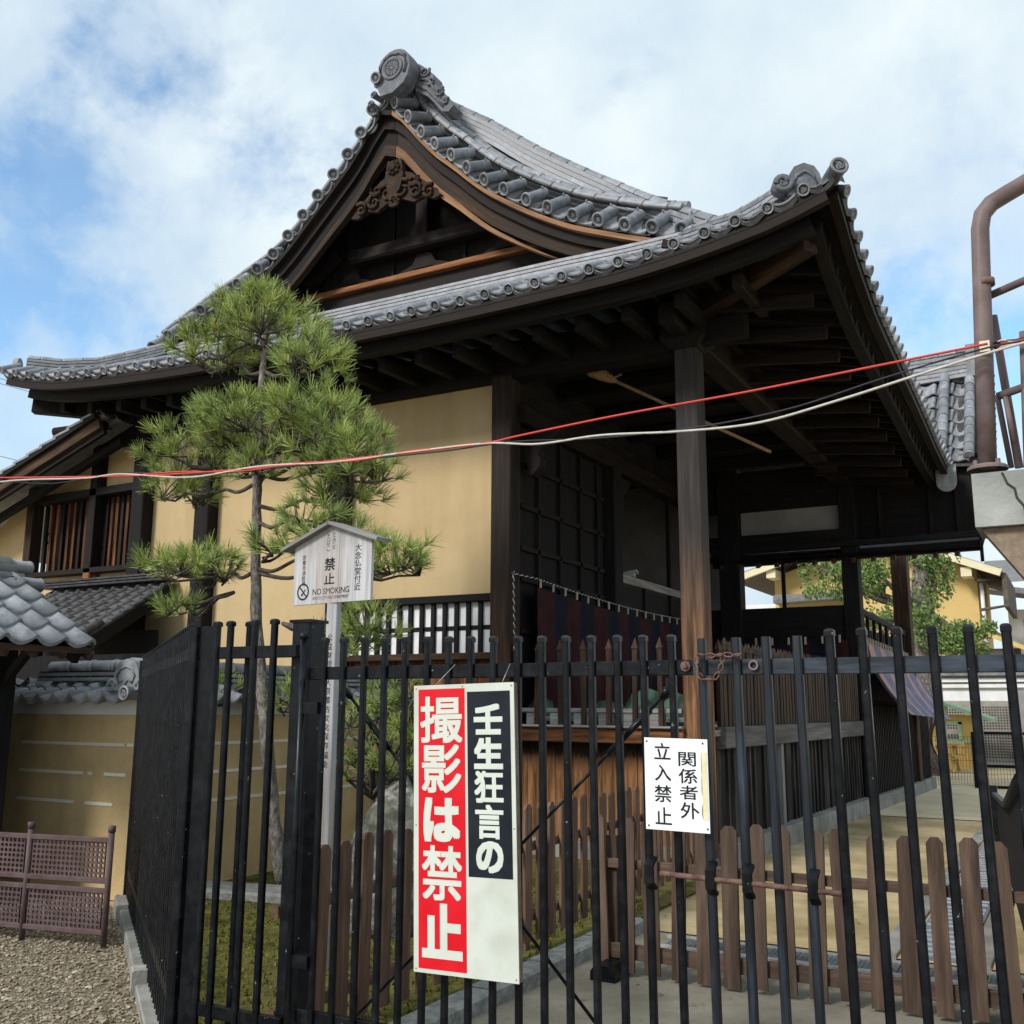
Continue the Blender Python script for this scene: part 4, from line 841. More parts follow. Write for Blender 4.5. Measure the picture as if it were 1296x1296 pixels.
# pebbles: real stones, too many to count
def pebbles():
    mb = MB(); rd = random.Random(3)
    dirs = [V(p).normalized() for p in ((1, 0, 0), (-.5, .87, 0), (-.5, -.87, 0), (0.3, .5, .8), (-.8, .1, .6), (.4, -.7, .55))]
    fs = [(0, 3, 5), (3, 0, 1), (1, 4, 3), (4, 1, 2), (2, 5, 4), (5, 2, 0), (3, 4, 5)]
    k = 0
    while k < 15000:
        x = rd.uniform(-8.2, -3.3); y = rd.uniform(2.6, 6.0)
        if x*.78+y*.0 > -3: pass
        # keep to the yard side of the fence line
        if (x+3.62)*2.36+(y-3.45)*3.06 > 0: continue
        if (x/y) < -1.95 or y < 2.8: continue
        s = rd.uniform(.006, .017)*(1 if rd.random() < .93 else 1.6); a = rd.random()*6.28; ca, sa = math.cos(a), math.sin(a); ex, ey, ez = rd.uniform(.8, 1.4), rd.uniform(.7, 1.1), rd.uniform(.5, .9)
        vs = []; c = rd.random()*40
        for d in dirs:
            px, py, pz = d.x*ex*s, d.y*ey*s, d.z*ez*s; vs.append((x+px*ca-py*sa, y+px*sa+py*ca, -.012+s*.15+pz))
        mb.add(vs, fs, 0, [(c, c*.7, v[2]) for v in vs]); k += 1
    return obj('gravel', mb, pebble_m, kind='stuff')
tag(pebbles(), 'small grey and tan gravel covering the yard beside the black fence', 'gravel')
def tufts():
    mb = MB(); rd = random.Random(5); k = 0
    while k < 9000:
        x = rd.uniform(-6.8, -3.06); y = rd.uniform(3.8, 8.2)
        if (x+3.62)*2.36+(y-3.65)*3.06 < 0: continue
        h = rd.uniform(.008, .03); a = rd.random()*6.28; w = rd.uniform(.006, .016); c = rd.random()*30
        n = math.sin(x*5+1)*math.sin(y*4)
        if n < -.35 and rd.random() < .7: k += 1; continue
        vs = [(x-w*math.cos(a), y-w*math.sin(a), .028), (x+w*math.cos(a), y+w*math.sin(a), .028), (x+rd.uniform(-.01, .01), y+rd.uniform(-.01, .01), .03+h)]
        mb.add(vs, [(0, 1, 2)], 0, [(c, c, 0)]*3); k += 1
    return obj('moss', mb, moss_tuft, kind='stuff')
tag(tufts(), 'olive green moss growing on the bed behind the black fence', 'moss')
def litter():
    mb = MB(); rd = random.Random(11)
    for k in range(420):
        if k < 230: x, y, z = rd.uniform(-3.2, -.7), rd.uniform(7.4, 17), .012
        elif k < 330: x, y, z = rd.uniform(-2.8, 0), rd.uniform(4, 6.8), .002
        else: x, y, z = rd.uniform(-6.5, -3.2), rd.uniform(4.2, 8), .045
        s = rd.uniform(.008, .024); a = rd.random()*6.28; c = rd.random()*30; u = V((math.cos(a), math.sin(a), rd.uniform(-.2, .2))); w_ = V((-math.sin(a), math.cos(a), rd.uniform(-.2, .3)))
        p = V((x, y, z+s*.3)); mb.add([p-u*s, p-w_*s*.45, p+u*s, p+w_*s*.45], [(0, 1, 2, 3)], 0, [(c, c, c)]*4)
    return obj('leaf_litter', mb, dry_leaf, kind='stuff')
tag(litter(), 'small dry brown leaves scattered over the path and the apron', 'leaf litter')
# kerb stones between moss and apron
y = 3.5; k = 0
kerb = thing('stone_kerb', 'row of rough grey kerb stones edging the moss by the concrete apron', 'kerb', (-3.0, 5, 0))
while y < 7.0:
    l = random.uniform(.55, .85); m_ = MB(); m_.beam((-3.0+random.uniform(-.012, .012), y, .035), (-3.0+random.uniform(-.012, .012), y+l-.012, .03), .17, .11, .018); obj('kerb_stone', m_, stone, kerb); y += l
# gratings
gr1 = thing('drain_grating', 'steel drain grating crossing the path just behind the dark picket fence', 'drain grating', (-1.5, 7.0, 0))
gm = MB()
for i in range(8): gm.beam((0, i*.035, 0), (.48, i*.035, 0), .006, .02)
for i in range(17): gm.beam((i*.03, 0, .001), (i*.03, .245, .001), .005, .018)
gm = gm.mesh('grating_panel', [grate])
for i in range(7): put('grating_panel', gm, gr1, M.Translation((-2.62+.5*i, 6.90, .0)) )
for yy in (6.86, 7.18): m_ = MB(); m_.beam((-2.7, yy, 0), (1.0, yy, 0), .06, .03); obj('grating_frame', m_, stone, gr1)
gr2 = thing('drain_grating', 'long grey ribbed drain cover running along the right side of the path', 'drain grating', (-1.0, 11, 0))
yy = 7.35
while yy < 22:
    m_ = MB(); m_.box((-1.16, yy, -.02), (-.78, yy+.97, .022)); o = obj('cover_plate', m_, grate, gr2)
    m_ = MB()
    for q in range(6): m_.beam((-1.14, yy+.1+.155*q, .026), (-.80, yy+.1+.155*q, .026), .022, .012)
    obj('cover_rib', m_, galv, o); yy += 1.0
for xx in (-1.26, -.70): m_ = MB(); m_.beam((xx, 7.3, .0), (xx-.0, 22.5, .0), .14, .05, .005); obj('channel_edge', m_, concrete, gr2)
# flat stones at the wall foot
m_ = MB(); m_.beam((-6.75, 6.55, .06), (-5.0, 6.95, .06), .42, .09, .02); tag(obj('stepping_slab', m_, stone), 'long flat grey stone slab lying at the foot of the earthen wall', 'stone slab')
# ================================================================== BLACK STEEL FENCES
def bar_mesh(h, w, cap=True, m_=iron):
    mb = MB(); mb.beam((0, 0, 0), (0, 0, h), w, w, w*.2, up=V((0, 1, 0)))
    if cap: mb.sweep([(0, 0, h-.004), (0, 0, h+.012), (0, 0, h+.018), (0, 0, h+.0215)], [(-.5*w, -.5*w), (.5*w, -.5*w), (.5*w, .5*w), (-.5*w, .5*w)], V((0, 1, 0)), scale=[1.12, 1.12, .9, .5])
    return mb.mesh('bar', [m_])
YG = 3.6
sfd = V((-3.0, 2.34, 0)).normalized(); sf0 = V((-3.80, 3.62, 0))
side = thing('black_steel_fence', 'black steel railing of dense bars receding along a low kerb towards the earthen wall', 'fence', tuple(sf0))
b19 = bar_mesh(1.90, .03)
n_ = 35
for i in range(n_):
    p = sf0+sfd*(.06+i*.108); put('bar', b19, side, M.Translation((p.x, p.y, .07)) @ M.Rotation(math.atan2(sfd.y, sfd.x), 4, 'Z'))
for z in (.28, 1.84):
    m_ = MB(); m_.beam(sf0+V((0, 0, z)), sf0+sfd*3.8+V((0, 0, z)), .025, .055); obj('rail', m_, iron, side)
m_ = MB(); m_.beam(sf0+V((.045, -.02, .0)), sf0+V((.045, -.02, 1.97)), .05, .05, .006, up=V((0, 1, 0))); obj('corner_post', m_, iron, side)
m_ = MB(); m_.beam(sf0+sfd*3.8, sf0+sfd*3.8+V((0, 0, 1.95)), .05, .05, .006, up=V((0, 1, 0))); obj('end_post', m_, iron, side)
kb = thing('concrete_kerb', 'low stepped concrete kerb under the dense black side fence', 'kerb', tuple(sf0))
for (a, b, h, w) in ((-.9, 1.2, .05, .11), (1.2, 1.34, .12, .15), (1.34, 3.3, .08, .11), (3.3, 3.75, .11, .16)):
    m_ = MB(); o_ = V((-.012, -.012, 0)); m_.beam(sf0+o_+sfd*a+V((0, 0, h/2-.02)), sf0+o_+sfd*(b-.01)+V((0, 0, h/2-.02)), w, h+.04, .008); obj('kerb_block', m_, concrete, kb)
fp = thing('black_steel_fence', 'short black railing panel of four bars joining the thick gate post', 'fence', (-3.4, YG, 0))
for x in (-3.69,): m_ = MB(); m_.box((x-.025, YG-.004, .05), (x+.06, YG+.02, 1.97), grain='z'); obj('flat_strip', m_, iron, fp)
for x, yy in ((-3.615, 0), (-3.53, -.0), (-3.465, .06), (-3.375, 0), (-3.255, 0)): put('bar', b19, fp, M.Translation((x, YG+yy-.0, .07)))
for z in (.25, 1.84): m_ = MB(); m_.beam((-3.75, YG+.012, z), (-3.12, YG+.012, z), .03, .056, .003); obj('rail', m_, iron, fp)
m_ = MB(); m_.beam((-3.1245, YG+.012, 1.84), (-3.118, YG+.012, 1.84), .022, .046); obj('rail_end', m_, dark_void, fp)
gp = thing('gate_post', 'thick black square gate post with a flat cap, tallest in the fence', 'post', (-3.07, 3.69, 0))
m_ = MB(); m_.beam((-3.135, 3.70, 0), (-3.135, 3.70, 1.975), .115, .115, .012, up=V((0, 1, 0))); obj('shaft', m_, iron, gp)
m_ = MB(); m_.box((-3.199, 3.636, 1.973), (-3.071, 3.764, 1.987)); obj('cap', m_, iron, gp)
m_ = MB(); m_.tube([(-3.055, 3.575, .1), (-3.055, 3.575, 1.90)], .016, 8); m_.lathe([(.0001, .03), (.02, .022), (.024, 0), (.016, -.004)], (-3.055, 3.575, 1.895), (0, 0, 1), 8); obj('hinge_rod', m_, iron, gp)
for z in (1.56, .5): m_ = MB(); m_.box((-3.05, 3.57, z), (-2.96, 3.63, z+.05)); obj('hinge', m_, iron, gp)
def gate(label, xs_, mts, z0, rails, xa, xb, tops, lean, cap, group='gate leaves'):
    g = thing('gate_leaf', label, 'gate', ((xa+xb)/2, YG, 0), group)
    return g
ga = gate('left black gate leaf of round capped bars carrying the two notices', None, None, 0, 0, -3.02, -1.23, 0, 0, True)
bA = bar_mesh(1.74, .0265)
for i, x in enumerate((-2.952, -2.845, -2.731, -2.62, -2.512, -2.398, -2.291, -2.183, -2.074, -1.96, -1.851, -1.744, -1.635, -1.526, -1.42, -1.307)):
    lean = .011*(i/15); put('bar', bA, ga, M.Translation((x+.012*(i/15), YG, .135-.0022*i)) @ M.Rotation(-lean, 4, 'Y') @ M.Translation((0, 0, 0)))
for z in (1.737, .30): m_ = MB(); m_.beam((-3.04, YG+.018, z), (-1.235, YG+.018, z+.004), .028, .056, .003); obj('rail', m_, iron, ga)
m_ = MB(); m_.lathe([(.0001, .02), (.008, .02), (.011, .012), (.020, .010), (.021, 0)], (-1.261, YG+.003, 1.745), (0, -1, 0), 8, 0, False); obj('bolt', m_, rust, ga)
for (p, q) in (((-2.86, 1.655), (-1.655, .45)), ((-1.35, 1.655), (-2.80, .28))):
    m_ = MB(); P_, Q_ = V((p[0], YG+.05, p[1])), V((q[0], YG+.05, q[1])); D_ = (Q_-P_).normalized()
    m_.tube([P_, Q_], .0065, 6); m_.tube([P_+D_*.10, P_+D_*.34], .013, 6); m_.tube([P_, P_+D_*.03, P_+V((.0, -.015, .01))], .014, 6); obj('brace_rod', m_, rust if False else iron, ga)
m_ = MB(); m_.prism([(0, 0), (.05, 0), (0, -.07)], (-1.35, YG+.03, 1.715), V((1, 0, 0)), ZUP, .01); obj('gusset', m_, iron, ga)
gb = gate('right black gate leaf with faded blue grey uncapped bars by the chain', None, None, 0, 0, -1.2, .5, 0, 0, True)
bB = bar_mesh(1.72, .030, False, iron_blue); bC = bar_mesh(1.72, .030, True)
for i, x in enumerate((-1.197, -1.07, -.961, -.851, -.739, -.632, -.52, -.409, -.299, -.189, -.079, .031, .141, .251, .361, .471, .581, .691, .80)):
    put('bar', bB if i < 4 else bC, gb, M.Translation((x+.020+.001*i, YG, .125)) @ M.Rotation(-.012-.0006*i, 4, 'Y'))
for z in (1.740, .30): m_ = MB(); m_.beam((-1.205, YG+.018, z), (.85, YG+.018, z), .028, .056, .003); obj('rail', m_, iron_blue if z > 1 else iron, gb)
m_ = MB(); m_.lathe([(.012, .004), (.012, .012), (.018, .012), (.020, 0)], (-1.008, YG+.003, 1.745), (0, -1, 0), 10, 0, False); obj('rail_hole_ring', m_, mauve, gb)
m_ = MB(); m_.tube([(-1.36, YG-.05, 1.018), (-.735, YG-.05, 1.004)], .0095, 8); rod = tag(obj('sliding_bolt', m_, rust), 'rusty brown round sliding bolt across the lower gate bars', 'bolt')
for x in (-1.40, -1.175, -1.045, -.825): m_ = MB(); m_.sweep([(x, YG-.014, .96), (x, YG-.055, .985), (x, YG-.055, 1.04), (x, YG-.014, 1.065)], [(-.006, -.016), (.006, -.016), (.006, .016), (-.006, .016)], V((1, 0, 0))); obj('bolt_bracket', m_, iron, gb)
m_ = MB(); m_.beam((.93, YG+.06, 0), (.93, YG+.06, 1.98), .115, .115, .012, up=V((0, 1, 0))); tag(obj('gate_post', m_, iron), 'thick black gate post carrying the right gate leaf', 'post')
# chain
ch = thing('chain', 'rusty steel chain looped round the meeting bars of the two gate leaves', 'chain', (-1.1, YG-.03, 1.7))
def link(p, q, r=.0036, w=.0078, up=V((0, 1, 0))):
    p, q = V(p), V(q); d = (q-p).normalized(); s = d.cross(up).normalized(); L = (q-p).length
    m_ = MB(); pts = []
    for i in range(13):
        a = 2*pi*i/12; pts.append(p+d*(L/2)+d*((L/2-w*.2)*math.cos(a))+s*(w*math.sin(a)))
    m_.tube(pts, r*.85, 5, caps=False); obj('link', m_, rust, ch)
cp = [(-1.206, 1.779), (-1.209, 1.748), (-1.202, 1.718), (-1.185, 1.695), (-1.145, 1.694), (-1.124, 1.722), (-1.113, 1.753), (-1.108, 1.782)]
for i in range(len(cp)-1): link((cp[i][0], YG-.035, cp[i][1]), (cp[i+1][0], YG-.035, cp[i+1][1]), up=V((0, 1, 0)) if i % 2 == 0 else V((.3, .3, 1)))
cp = [(-1.205, 1.785), (-1.17, 1.781), (-1.135, 1.779), (-1.105, 1.784), (-1.07, 1.779), (-1.037, 1.782)]
for i in range(len(cp)-1): link((cp[i][0], YG-.04-.005*(i % 2), cp[i][1]), (cp[i+1][0], YG-.04, cp[i+1][1]), up=V((0, 1, 0)) if i % 2 else V((.2, .4, 1)))
# ================================================================== NOTICES
def grid_sign(o, ax, ay): return lambda a, b, c=0: V(o)+V(ax)*a+V(ay)*b+V(ax).cross(V(ay)).normalized()*c
tl = math.radians(1.55); AX = V((math.cos(tl), 0, math.sin(tl))); AY = V((-math.sin(tl), 0, math.cos(tl)))
W_, H_ = .467, 1.10; O = V((-2.379, 3.52, .576))
bs = thing('photo_ban_sign', 'tall white sign board with red and black columns of white Japanese lettering', 'sign', tuple(O+AX*(W_/2)), None)
G = grid_sign(O, AX, AY)
def plate(name, a0, a1, b0, b1, c0, c1, mt, par, G=G, AX=AX, AY=AY, msd=None):
    m_ = MB(); m_.prism([(a0, b0), (a1, b0), (a1, b1), (a0, b1)], G(0, 0, c0), AX, AY, c1-c0, 0, 1 if msd else None); return obj(name, m_, [mt, msd] if msd else mt, par)
plate('board', 0, W_, 0, H_, -.034, -.004, board_edge, bs); plate('face', -.002, W_+.002, -.002, H_+.002, -.004, 0, sign_white, bs)
plate('red_panel', .046*W_, .520*W_, .013*H_, .987*H_, .0, .0012, sign_red, bs); plate('black_panel', .546*W_, .966*W_, (1-.668)*H_, (1-.027)*H_, .0, .0012, sign_navy, bs)
for ch_, y0, y1, wd in (('撮', .040, .208, .43), ('影', .214, .385, .40), ('は', .402, .556, .37), ('禁', .568, .755, .40), ('止', .765, .950, .40)):
    letter('lettering', ch_, G(.283*W_, (1-(y0+y1)/2)*H_, .0013), wd*W_, (y1-y0)*H_, AX, AY, sign_cream, bs, .020 if ch_ in '撮影禁' else .05)
for ch_, y0, y1, wd in (('壬', .072, .180, .28), ('生', .190, .300, .28), ('狂', .306, .416, .28), ('言', .422, .538, .27), ('の', .545, .652, .26)):
    letter('lettering', ch_, G(.752*W_, (1-(y0+y1)/2)*H_, .0013), wd*W_, (y1-y0)*H_, AX, AY, sign_cream, bs, .03 if ch_ in '狂言' else .05)
for (a, b) in ((.02, .99), (.98, .99), (.02, .5), (.985, .5), (.02, .01), (.98, .01), (.5, .993)):
    m_ = MB(); m_.lathe([(.0001, .002), (.0025, .0015), (.003, 0)], G(a*W_, b*H_, .0), -AX.cross(AY)*-1, 6); obj('nail', m_, rust, bs)
m_ = MB()
for (a, x2) in ((.20, -2.25), (.88, -1.99)): m_.tube([G(a*W_, H_-.004, -.006), V((x2, YG-.018, 1.765))], .0016, 4)
obj('hanging_wire', m_, galv, bs)
AX2 = V((1, 0, -.012)).normalized(); AY2 = V((-.004, 0, 1)).normalized(); W2, H2 = .238, .321; O2 = V((-1.409, 3.55, 1.167)); G2 = grid_sign(O2, AX2, AY2)
ss = thing('no_entry_sign', 'small white plate with two columns of black Japanese lettering and yellowed tape at its edge', 'sign', tuple(O2), None)
plate('plate', 0, W2, 0, H2, -.003, .0, plate_white, ss, G2, AX2, AY2)
for ch_, x, y0, y1, wd in (('立', .29, .055, .235, .26), ('入', .29, .295, .47, .26), ('禁', .285, .515, .70, .27), ('止', .285, .755, .94, .26), ('関', .68, .145, .300, .275), ('係', .685, .325, .485, .29), ('者', .69, .505, .655, .285), ('外', .70, .685, .86, .29)):
    letter('lettering', ch_, G2(x*W2, (1-(y0+y1)/2)*H2, .0003), wd*W2, (y1-y0)*H2, AX2, AY2, ink, ss, .012, .0006)
plate('tape_strip', .905*W2, .985*W2, .14*H2, .86*H2, .0, .0015, glue, ss, G2, AX2, AY2)
m_ = MB(); rd = random.Random(2); m_.prism([(.90*W2, .14*H2)]+[(.905*W2-.004*rd.random(), (.14+.06*i)*H2) for i in range(1, 12)]+[(.90*W2, .86*H2), (.915*W2, .86*H2), (.915*W2, .14*H2)], G2(0, 0, .0001), AX2, AY2, .0006) ; obj('tape_residue', m_, rust, ss)
for (a, b) in ((.04, .96), (.93, .955), (.045, .04), (.965, .045)):
    m_ = MB(); m_.lathe([(.0001, .003), (.003, .0025), (.004, 0)], G2(a*W2, b*H2, 0), (0, -1, 0), 7); obj('screw', m_, rust, ss)
# wooden notice board on a post
rb = math.radians(-7); AX3 = V((math.cos(rb), math.sin(rb), 0)); AY3 = ZUP.copy(); C3 = V((-4.155, 5.10, 0)); W3 = .705; G3 = grid_sign(C3-AX3*(W3/2)+V((0, 0, 2.24)), AX3, AY3)
nb_ = thing('wooden_notice', 'roofed grey wooden notice board on a tall post with a no smoking emblem', 'notice board', (C3.x, C3.y, 0))
bw = W3/3
for i, (a0, a1) in enumerate(((0, .305), (.305, .595), (.595, 1.0))):
    hL = lambda t: .385+.12*(1-abs(t-.5)*2)
    a = [a0, a1] if not (a0 < .5 < a1) else [a0, .5, a1]
    poly = [(a0*W3+.001, 0), (a1*W3-.001, 0)]+[(t*W3-(.001 if t == a1 else 0)+(.001 if t == a0 else 0), hL(t)) for t in reversed(a)]
    m_ = MB(); m_.prism(poly, G3(0, 0, -.022+.001*(i % 2)), AX3, AY3, .022); 
    m_.g = [(q[1]+i*3.1, q[0], q[2]) for q in m_.g]; obj('board', m_, wood_notice, nb_)
for s in (-1, 1):
    m_ = MB(); c = G3(W3/2, .518, -.02); e = G3(W3/2+s*(W3/2+.085), .372, -.02)
    m_.beam(c-AX3*(.004*s), e, .13, .022, .003, up=AX3.cross(ZUP)) if False else m_.sweep([c-AX3*(.003*s), e], [(-.07, -.011), (.07, -.011), (.07, .011), (-.07, .011)]); obj('roof_board', m_, wood_grey, nb_)
pp = C3+V((.012, .028, 0)); m_ = MB(); m_.beam(pp+V((0, 0, -.1)), pp+V((0, 0, 2.30)), .082, .052, .004, up=V((0, 1, 0))); obj('post', m_, wood_notice, nb_)
def wr(chars, ax_, y_list, w, bold, m=ink_soft):
    for c_, (y0, y1) in zip(chars, y_list): letter('lettering', c_, G3(ax_*W3, (y0+y1)/2, .0008), w*W3, (y1-y0)*.92, AX3, AY3, m, nb_, bold, .0006)
# board face coordinates: height .385 at the sides, .52 in the middle
def col_(top, step, n): return [(top-step*(i+1), top-step*i) for i in range(n)]
wr('大念仏堂付近', .835, col_(.365, .050, 6), .075, .008)
wr('禁止', .478, [(.205, .298), (.118, .198)], .135, .022, ink)
wr('たき火', .522, col_(.462, .040, 3), .042, .006); wr('たばこ', .452, col_(.455, .040, 3), .04, .006)
wr('京都市消防局', .135, col_(.330, .0345, 6), .045, .004)
def line_(txt, x0, y, h, bold):
    me = letter('lettering', txt, (0, 0, 0), 1, 1, AX3, AY3, ink, nb_, bold, .0006, 'both'); return me
letter('lettering', 'NO SMOKING', G3(.50*W3, .078, .0008), .47*W3, .040, AX3, AY3, ink, nb_, .006, .0006)
letter('lettering', 'KYOTO CITY FIRE DEPARTMENT', G3(.50*W3, .036, .0008), .46*W3, .020, AX3, AY3, ink_soft, nb_, .004, .0006)
em_ = MB(); cN = G3(.135*W3, .085, .0); nrm = AX3.cross(AY3); rr = .056
em_.lathe([(rr*.80, .0), (rr*.80, .0012), (rr, .0012), (rr, .0)], cN, nrm, 28, 0, False); em_.beam(cN-AX3*(rr*.62)+AY3*(rr*.62)+nrm*.0016, cN+AX3*(rr*.62)-AY3*(rr*.62)+nrm*.0016, .009, .0012, up=nrm)
em_.beam(cN+AX3*(rr*.35)+AY3*(rr*.30)+nrm*.0008, cN-AX3*(rr*.10)-AY3*(rr*.20)+nrm*.0008, .0035, .0006, up=nrm); em_.beam(cN+AX3*(rr*.45)+AY3*(rr*.22)+nrm*.0008, cN-AX3*(rr*.0)-AY3*(rr*.28)+nrm*.0008, .0035, .0006, up=nrm)
em_.beam(cN-AX3*(rr*.08)-AY3*(rr*.24)+nrm*.0008, cN-AX3*(rr*.28)-AY3*(rr*.46)+nrm*.0008, .014, .0007, up=nrm)
obj('no_smoking_emblem', em_, ink, nb_)
yy = 2.02
for c_ in '公益財団法人京都古文化保存協会':
    letter('lettering', c_, pp+V((-.004, -.0272, yy)), .036, .044, V((1, 0, 0)), ZUP, ink_soft, nb_, .006, .0006); yy -= .056
# ================================================================== PICKET FENCES
def picket_mesh(h, w, th, pk, mt):
    m_ = MB(); a = w/2; m_.prism([(-a, 0), (a, 0), (a, h-pk), (a*.45, h), (-a*.45, h), (-a, h-pk)], (0, th/2, 0), V((1, 0, 0)), ZUP, th); m_.g = [(q[1], q[0], q[2]) for q in m_.g]; return m_.mesh('picket', [mt])
pf = thing('picket_fence', 'low dark brown picket fence across the concrete apron behind the right gate leaf', 'picket fence', (-1.2, 6.05, 0))
pk_ = [picket_mesh(.90, w, .018, .03, picket_dark) for w in (.085, .092, .098)]
x = -2.70; i = 0
while x < .55:
    put('picket', pk_[i % 3], pf, M.Translation((x, 6.05, .02+random.uniform(-.015, .012))) @ M.Rotation(random.uniform(-.03, .03), 4, 'Y') @ M.Rotation(random.uniform(-.06, .06), 4, 'Z')); x += .162; i += 1
for z, h in ((.64, .055), (.13, .085)): m_ = MB(); m_.beam((-2.78, 6.09, z), (.62, 6.085, z), .04, h, .003); obj('rail', m_, picket_dark, pf)
for x in (-2.66, -.2): m_ = MB(); m_.beam((x, 6.13, 0), (x, 6.13, .8), .07, .05, .003, up=V((0, 1, 0))); obj('post', m_, picket_dark, pf)
m_ = MB(); m_.prism([(-.08, 0), (.08, 0), (.08, .05), (.05, .085), (-.05, .085), (-.08, .05)], (-2.62, 6.12, .0), V((1, 0, 0)), ZUP, .26); obj('foot_block', m_, iron, pf)
pl = thing('picket_fence', 'brown picket fence running from the gate back along the moss bed to the hall', 'picket fence', (-3.25, 6, 0))
pb = [picket_mesh(.86, w, .018, .03, picket_brown) for w in (.088, .095, .10)]
y = 3.80; i = 0
while y < 9.9:
    put('picket', pb[i % 3], pl, M.Translation((-3.23-.012*(y-3.8), y, .09+random.uniform(-.012, .012))) @ M.Rotation(math.radians(90), 4, 'Z') @ M.Rotation(random.uniform(-.02, .02), 4, 'Y')); y += .178; i += 1
for z, h in ((.68, .055), (.24, .055)): m_ = MB(); m_.beam((-3.26, 3.7, z), (-3.335, 9.9, z), .035, h, .003); obj('rail', m_, picket_brown, pl)
for y in (4.4, 6.2, 8.0, 9.6): m_ = MB(); m_.beam((-3.31-.01*(y-4), y, .0), (-3.31-.01*(y-4), y, .85), .06, .06, .004, up=V((0, 1, 0))); obj('post', m_, picket_brown, pl)
# ================================================================== EARTHEN WALL WITH TILED COPING
ew = thing('earthen_wall', 'ochre earthen wall with three pale lines and a grey tiled coping, turning back to the hall', 'wall', (-7.8, 6.3, 0))
m_ = MB(); m_.box((-9.0, 6.2, -.02), (-6.92, 6.55, 1.50)); obj('wall_body', m_, plaster_wall, ew)
m_ = MB(); m_.box((-7.27, 6.552, -.02), (-6.925, 10.0, 1.50), grain='y'); obj('wall_body', m_, plaster_wall, ew)
m_ = MB(); m_.box((-9.0, 6.197, 1.502), (-7.12, 6.55, 1.63)); obj('plaster_band', m_, plaster_white, ew)
m_ = MB(); m_.box((-7.118, 6.19, 1.502), (-6.90, 6.55, 1.63)); obj('corner_band', m_, plaster_wall, ew)
m_ = MB(); m_.box((-7.25, 6.553, 1.502), (-6.915, 10.0, 1.63), grain='y'); obj('plaster_band', m_, plaster_white, ew)
line_m = mat('pale_line_plaster', [(.68, .64, .52), (.76, .72, .60)], 8, rough=.9, bump=.1, vary=.1)
for z, segs in ((1.235, ((-8.6, -7.24), (-7.20, -7.12))), (.985, ((-8.6, -7.74), (-7.67, -7.62), (-7.46, -7.20), (-7.0, -6.95))), (.735, ((-8.6, -7.83), (-7.68, -7.33)))):
    for (a, b) in segs: m_ = MB(); m_.box((a, 6.193, z), (b, 6.2, z+.026)); obj('pale_line', m_, line_m, ew)
    m_ = MB(); m_.box((-6.925, 6.4, z), (-6.917, 9.9, z+.028), grain='y'); obj('pale_line', m_, line_m, ew)
ct = s_tile(.215, .27, .045, .032, .03).mesh('coping_tile', [tile_wall])
lay_tiles(ew, lambda u, v: V((-8.75+u*.215, 5.97+v*.205, 1.66+v*.075)), 8, 2, ct, .0, .10, 'coping_tile')
lay_tiles(ew, lambda u, v: V((-6.66-v*.205, 6.15+u*.215, 1.66+v*.075)), 17, 2, ct, .0, .10, 'coping_tile')
lay_tiles(ew, lambda u, v: V((-7.0-u*.215, 6.76-v*.19, 1.66+v*.07)), 9, 2, ct, .0, .10, 'coping_tile')
layers([(-8.55, 6.38, 1.80), (-7.05, 6.38, 1.80)], .26, .045, 2, 'ridge_layer', ew, tile_wall)
layers([(-7.09, 6.1, 1.80), (-7.09, 9.95, 1.80)], .26, .045, 2, 'ridge_layer', ew, tile_wall)
def collar_barrels(a, b, r, seg):
    a, b = V(a), V(b); L = (b-a).length; d = (b-a).normalized(); n = max(1, round(L/seg))
    for i in range(n):
        p, q = a+d*(L*i/n), a+d*(L*(i+1)/n); m_ = MB(); m_.tube([p, p+(q-p)*.86], r, 12); m_.tube([p+(q-p)*.84, p+(q-p)*.87, p+(q-p)*.97, q-d*.002], [r*1.02, r*1.12, r*1.12, r*1.0], 12); obj('barrel_tile', m_, tile_wall, ew)
collar_barrels((-8.5, 6.38, 1.925), (-7.0, 6.38, 1.925), .062, .30); collar_barrels((-7.09, 6.08, 1.925), (-7.09, 9.95, 1.925), .062, .30)
d = MB(); disc(d, .07, .3, 'swirl', 18); put('round_tile', d.mesh('round_tile', [tile_wall, tile_face]), ew, frame(V((-8.62, 6.30, 1.76)), V((0, -1, 0)), V((1, 0, 0)), ZUP))
m_ = MB(); out = [(-.15, -.03), (.15, -.03), (.155, .06), (.14, .15), (.09, .21), (0, .235), (-.09, .21), (-.14, .15), (-.155, .06)]
m_.prism(out, (-7.06, 6.08, 1.74), V((1, 0, 0)), ZUP, .07)
m_.tube([V((-7.06+a, 6.005, 1.74+b)) for a, b in ((-.08, .03), (-.11, .09), (-.07, .15), (0, .17), (.07, .15), (.11, .09), (.08, .03), (.03, .06), (0, .02), (-.03, .06), (-.08, .03))], .009, 6)
m_.tube([V((-7.24+a*1.0, 6.02, 1.745+b)) for a, b in spiral(.06, 1.5, 18, 0, 1)], [.02*(1-.4*i/17) for i in range(18)], 6); m_.tube([V((-6.88-a*1.0, 6.02, 1.745+b)) for a, b in spiral(.06, 1.5, 18, 0, 1)], [.02*(1-.4*i/17) for i in range(18)], 6)
obj('ridge_end_tile', m_, [tile_wall, tile_face], ew)
d = MB(); disc(d, .062, .3, 'swirl', 18); put('round_tile', d.mesh('round_tile', [tile_wall, tile_face]), ew, frame(V((-6.99, 5.93, 1.685)), V((1, 0, 0)), V((0, 1, 0)), ZUP))
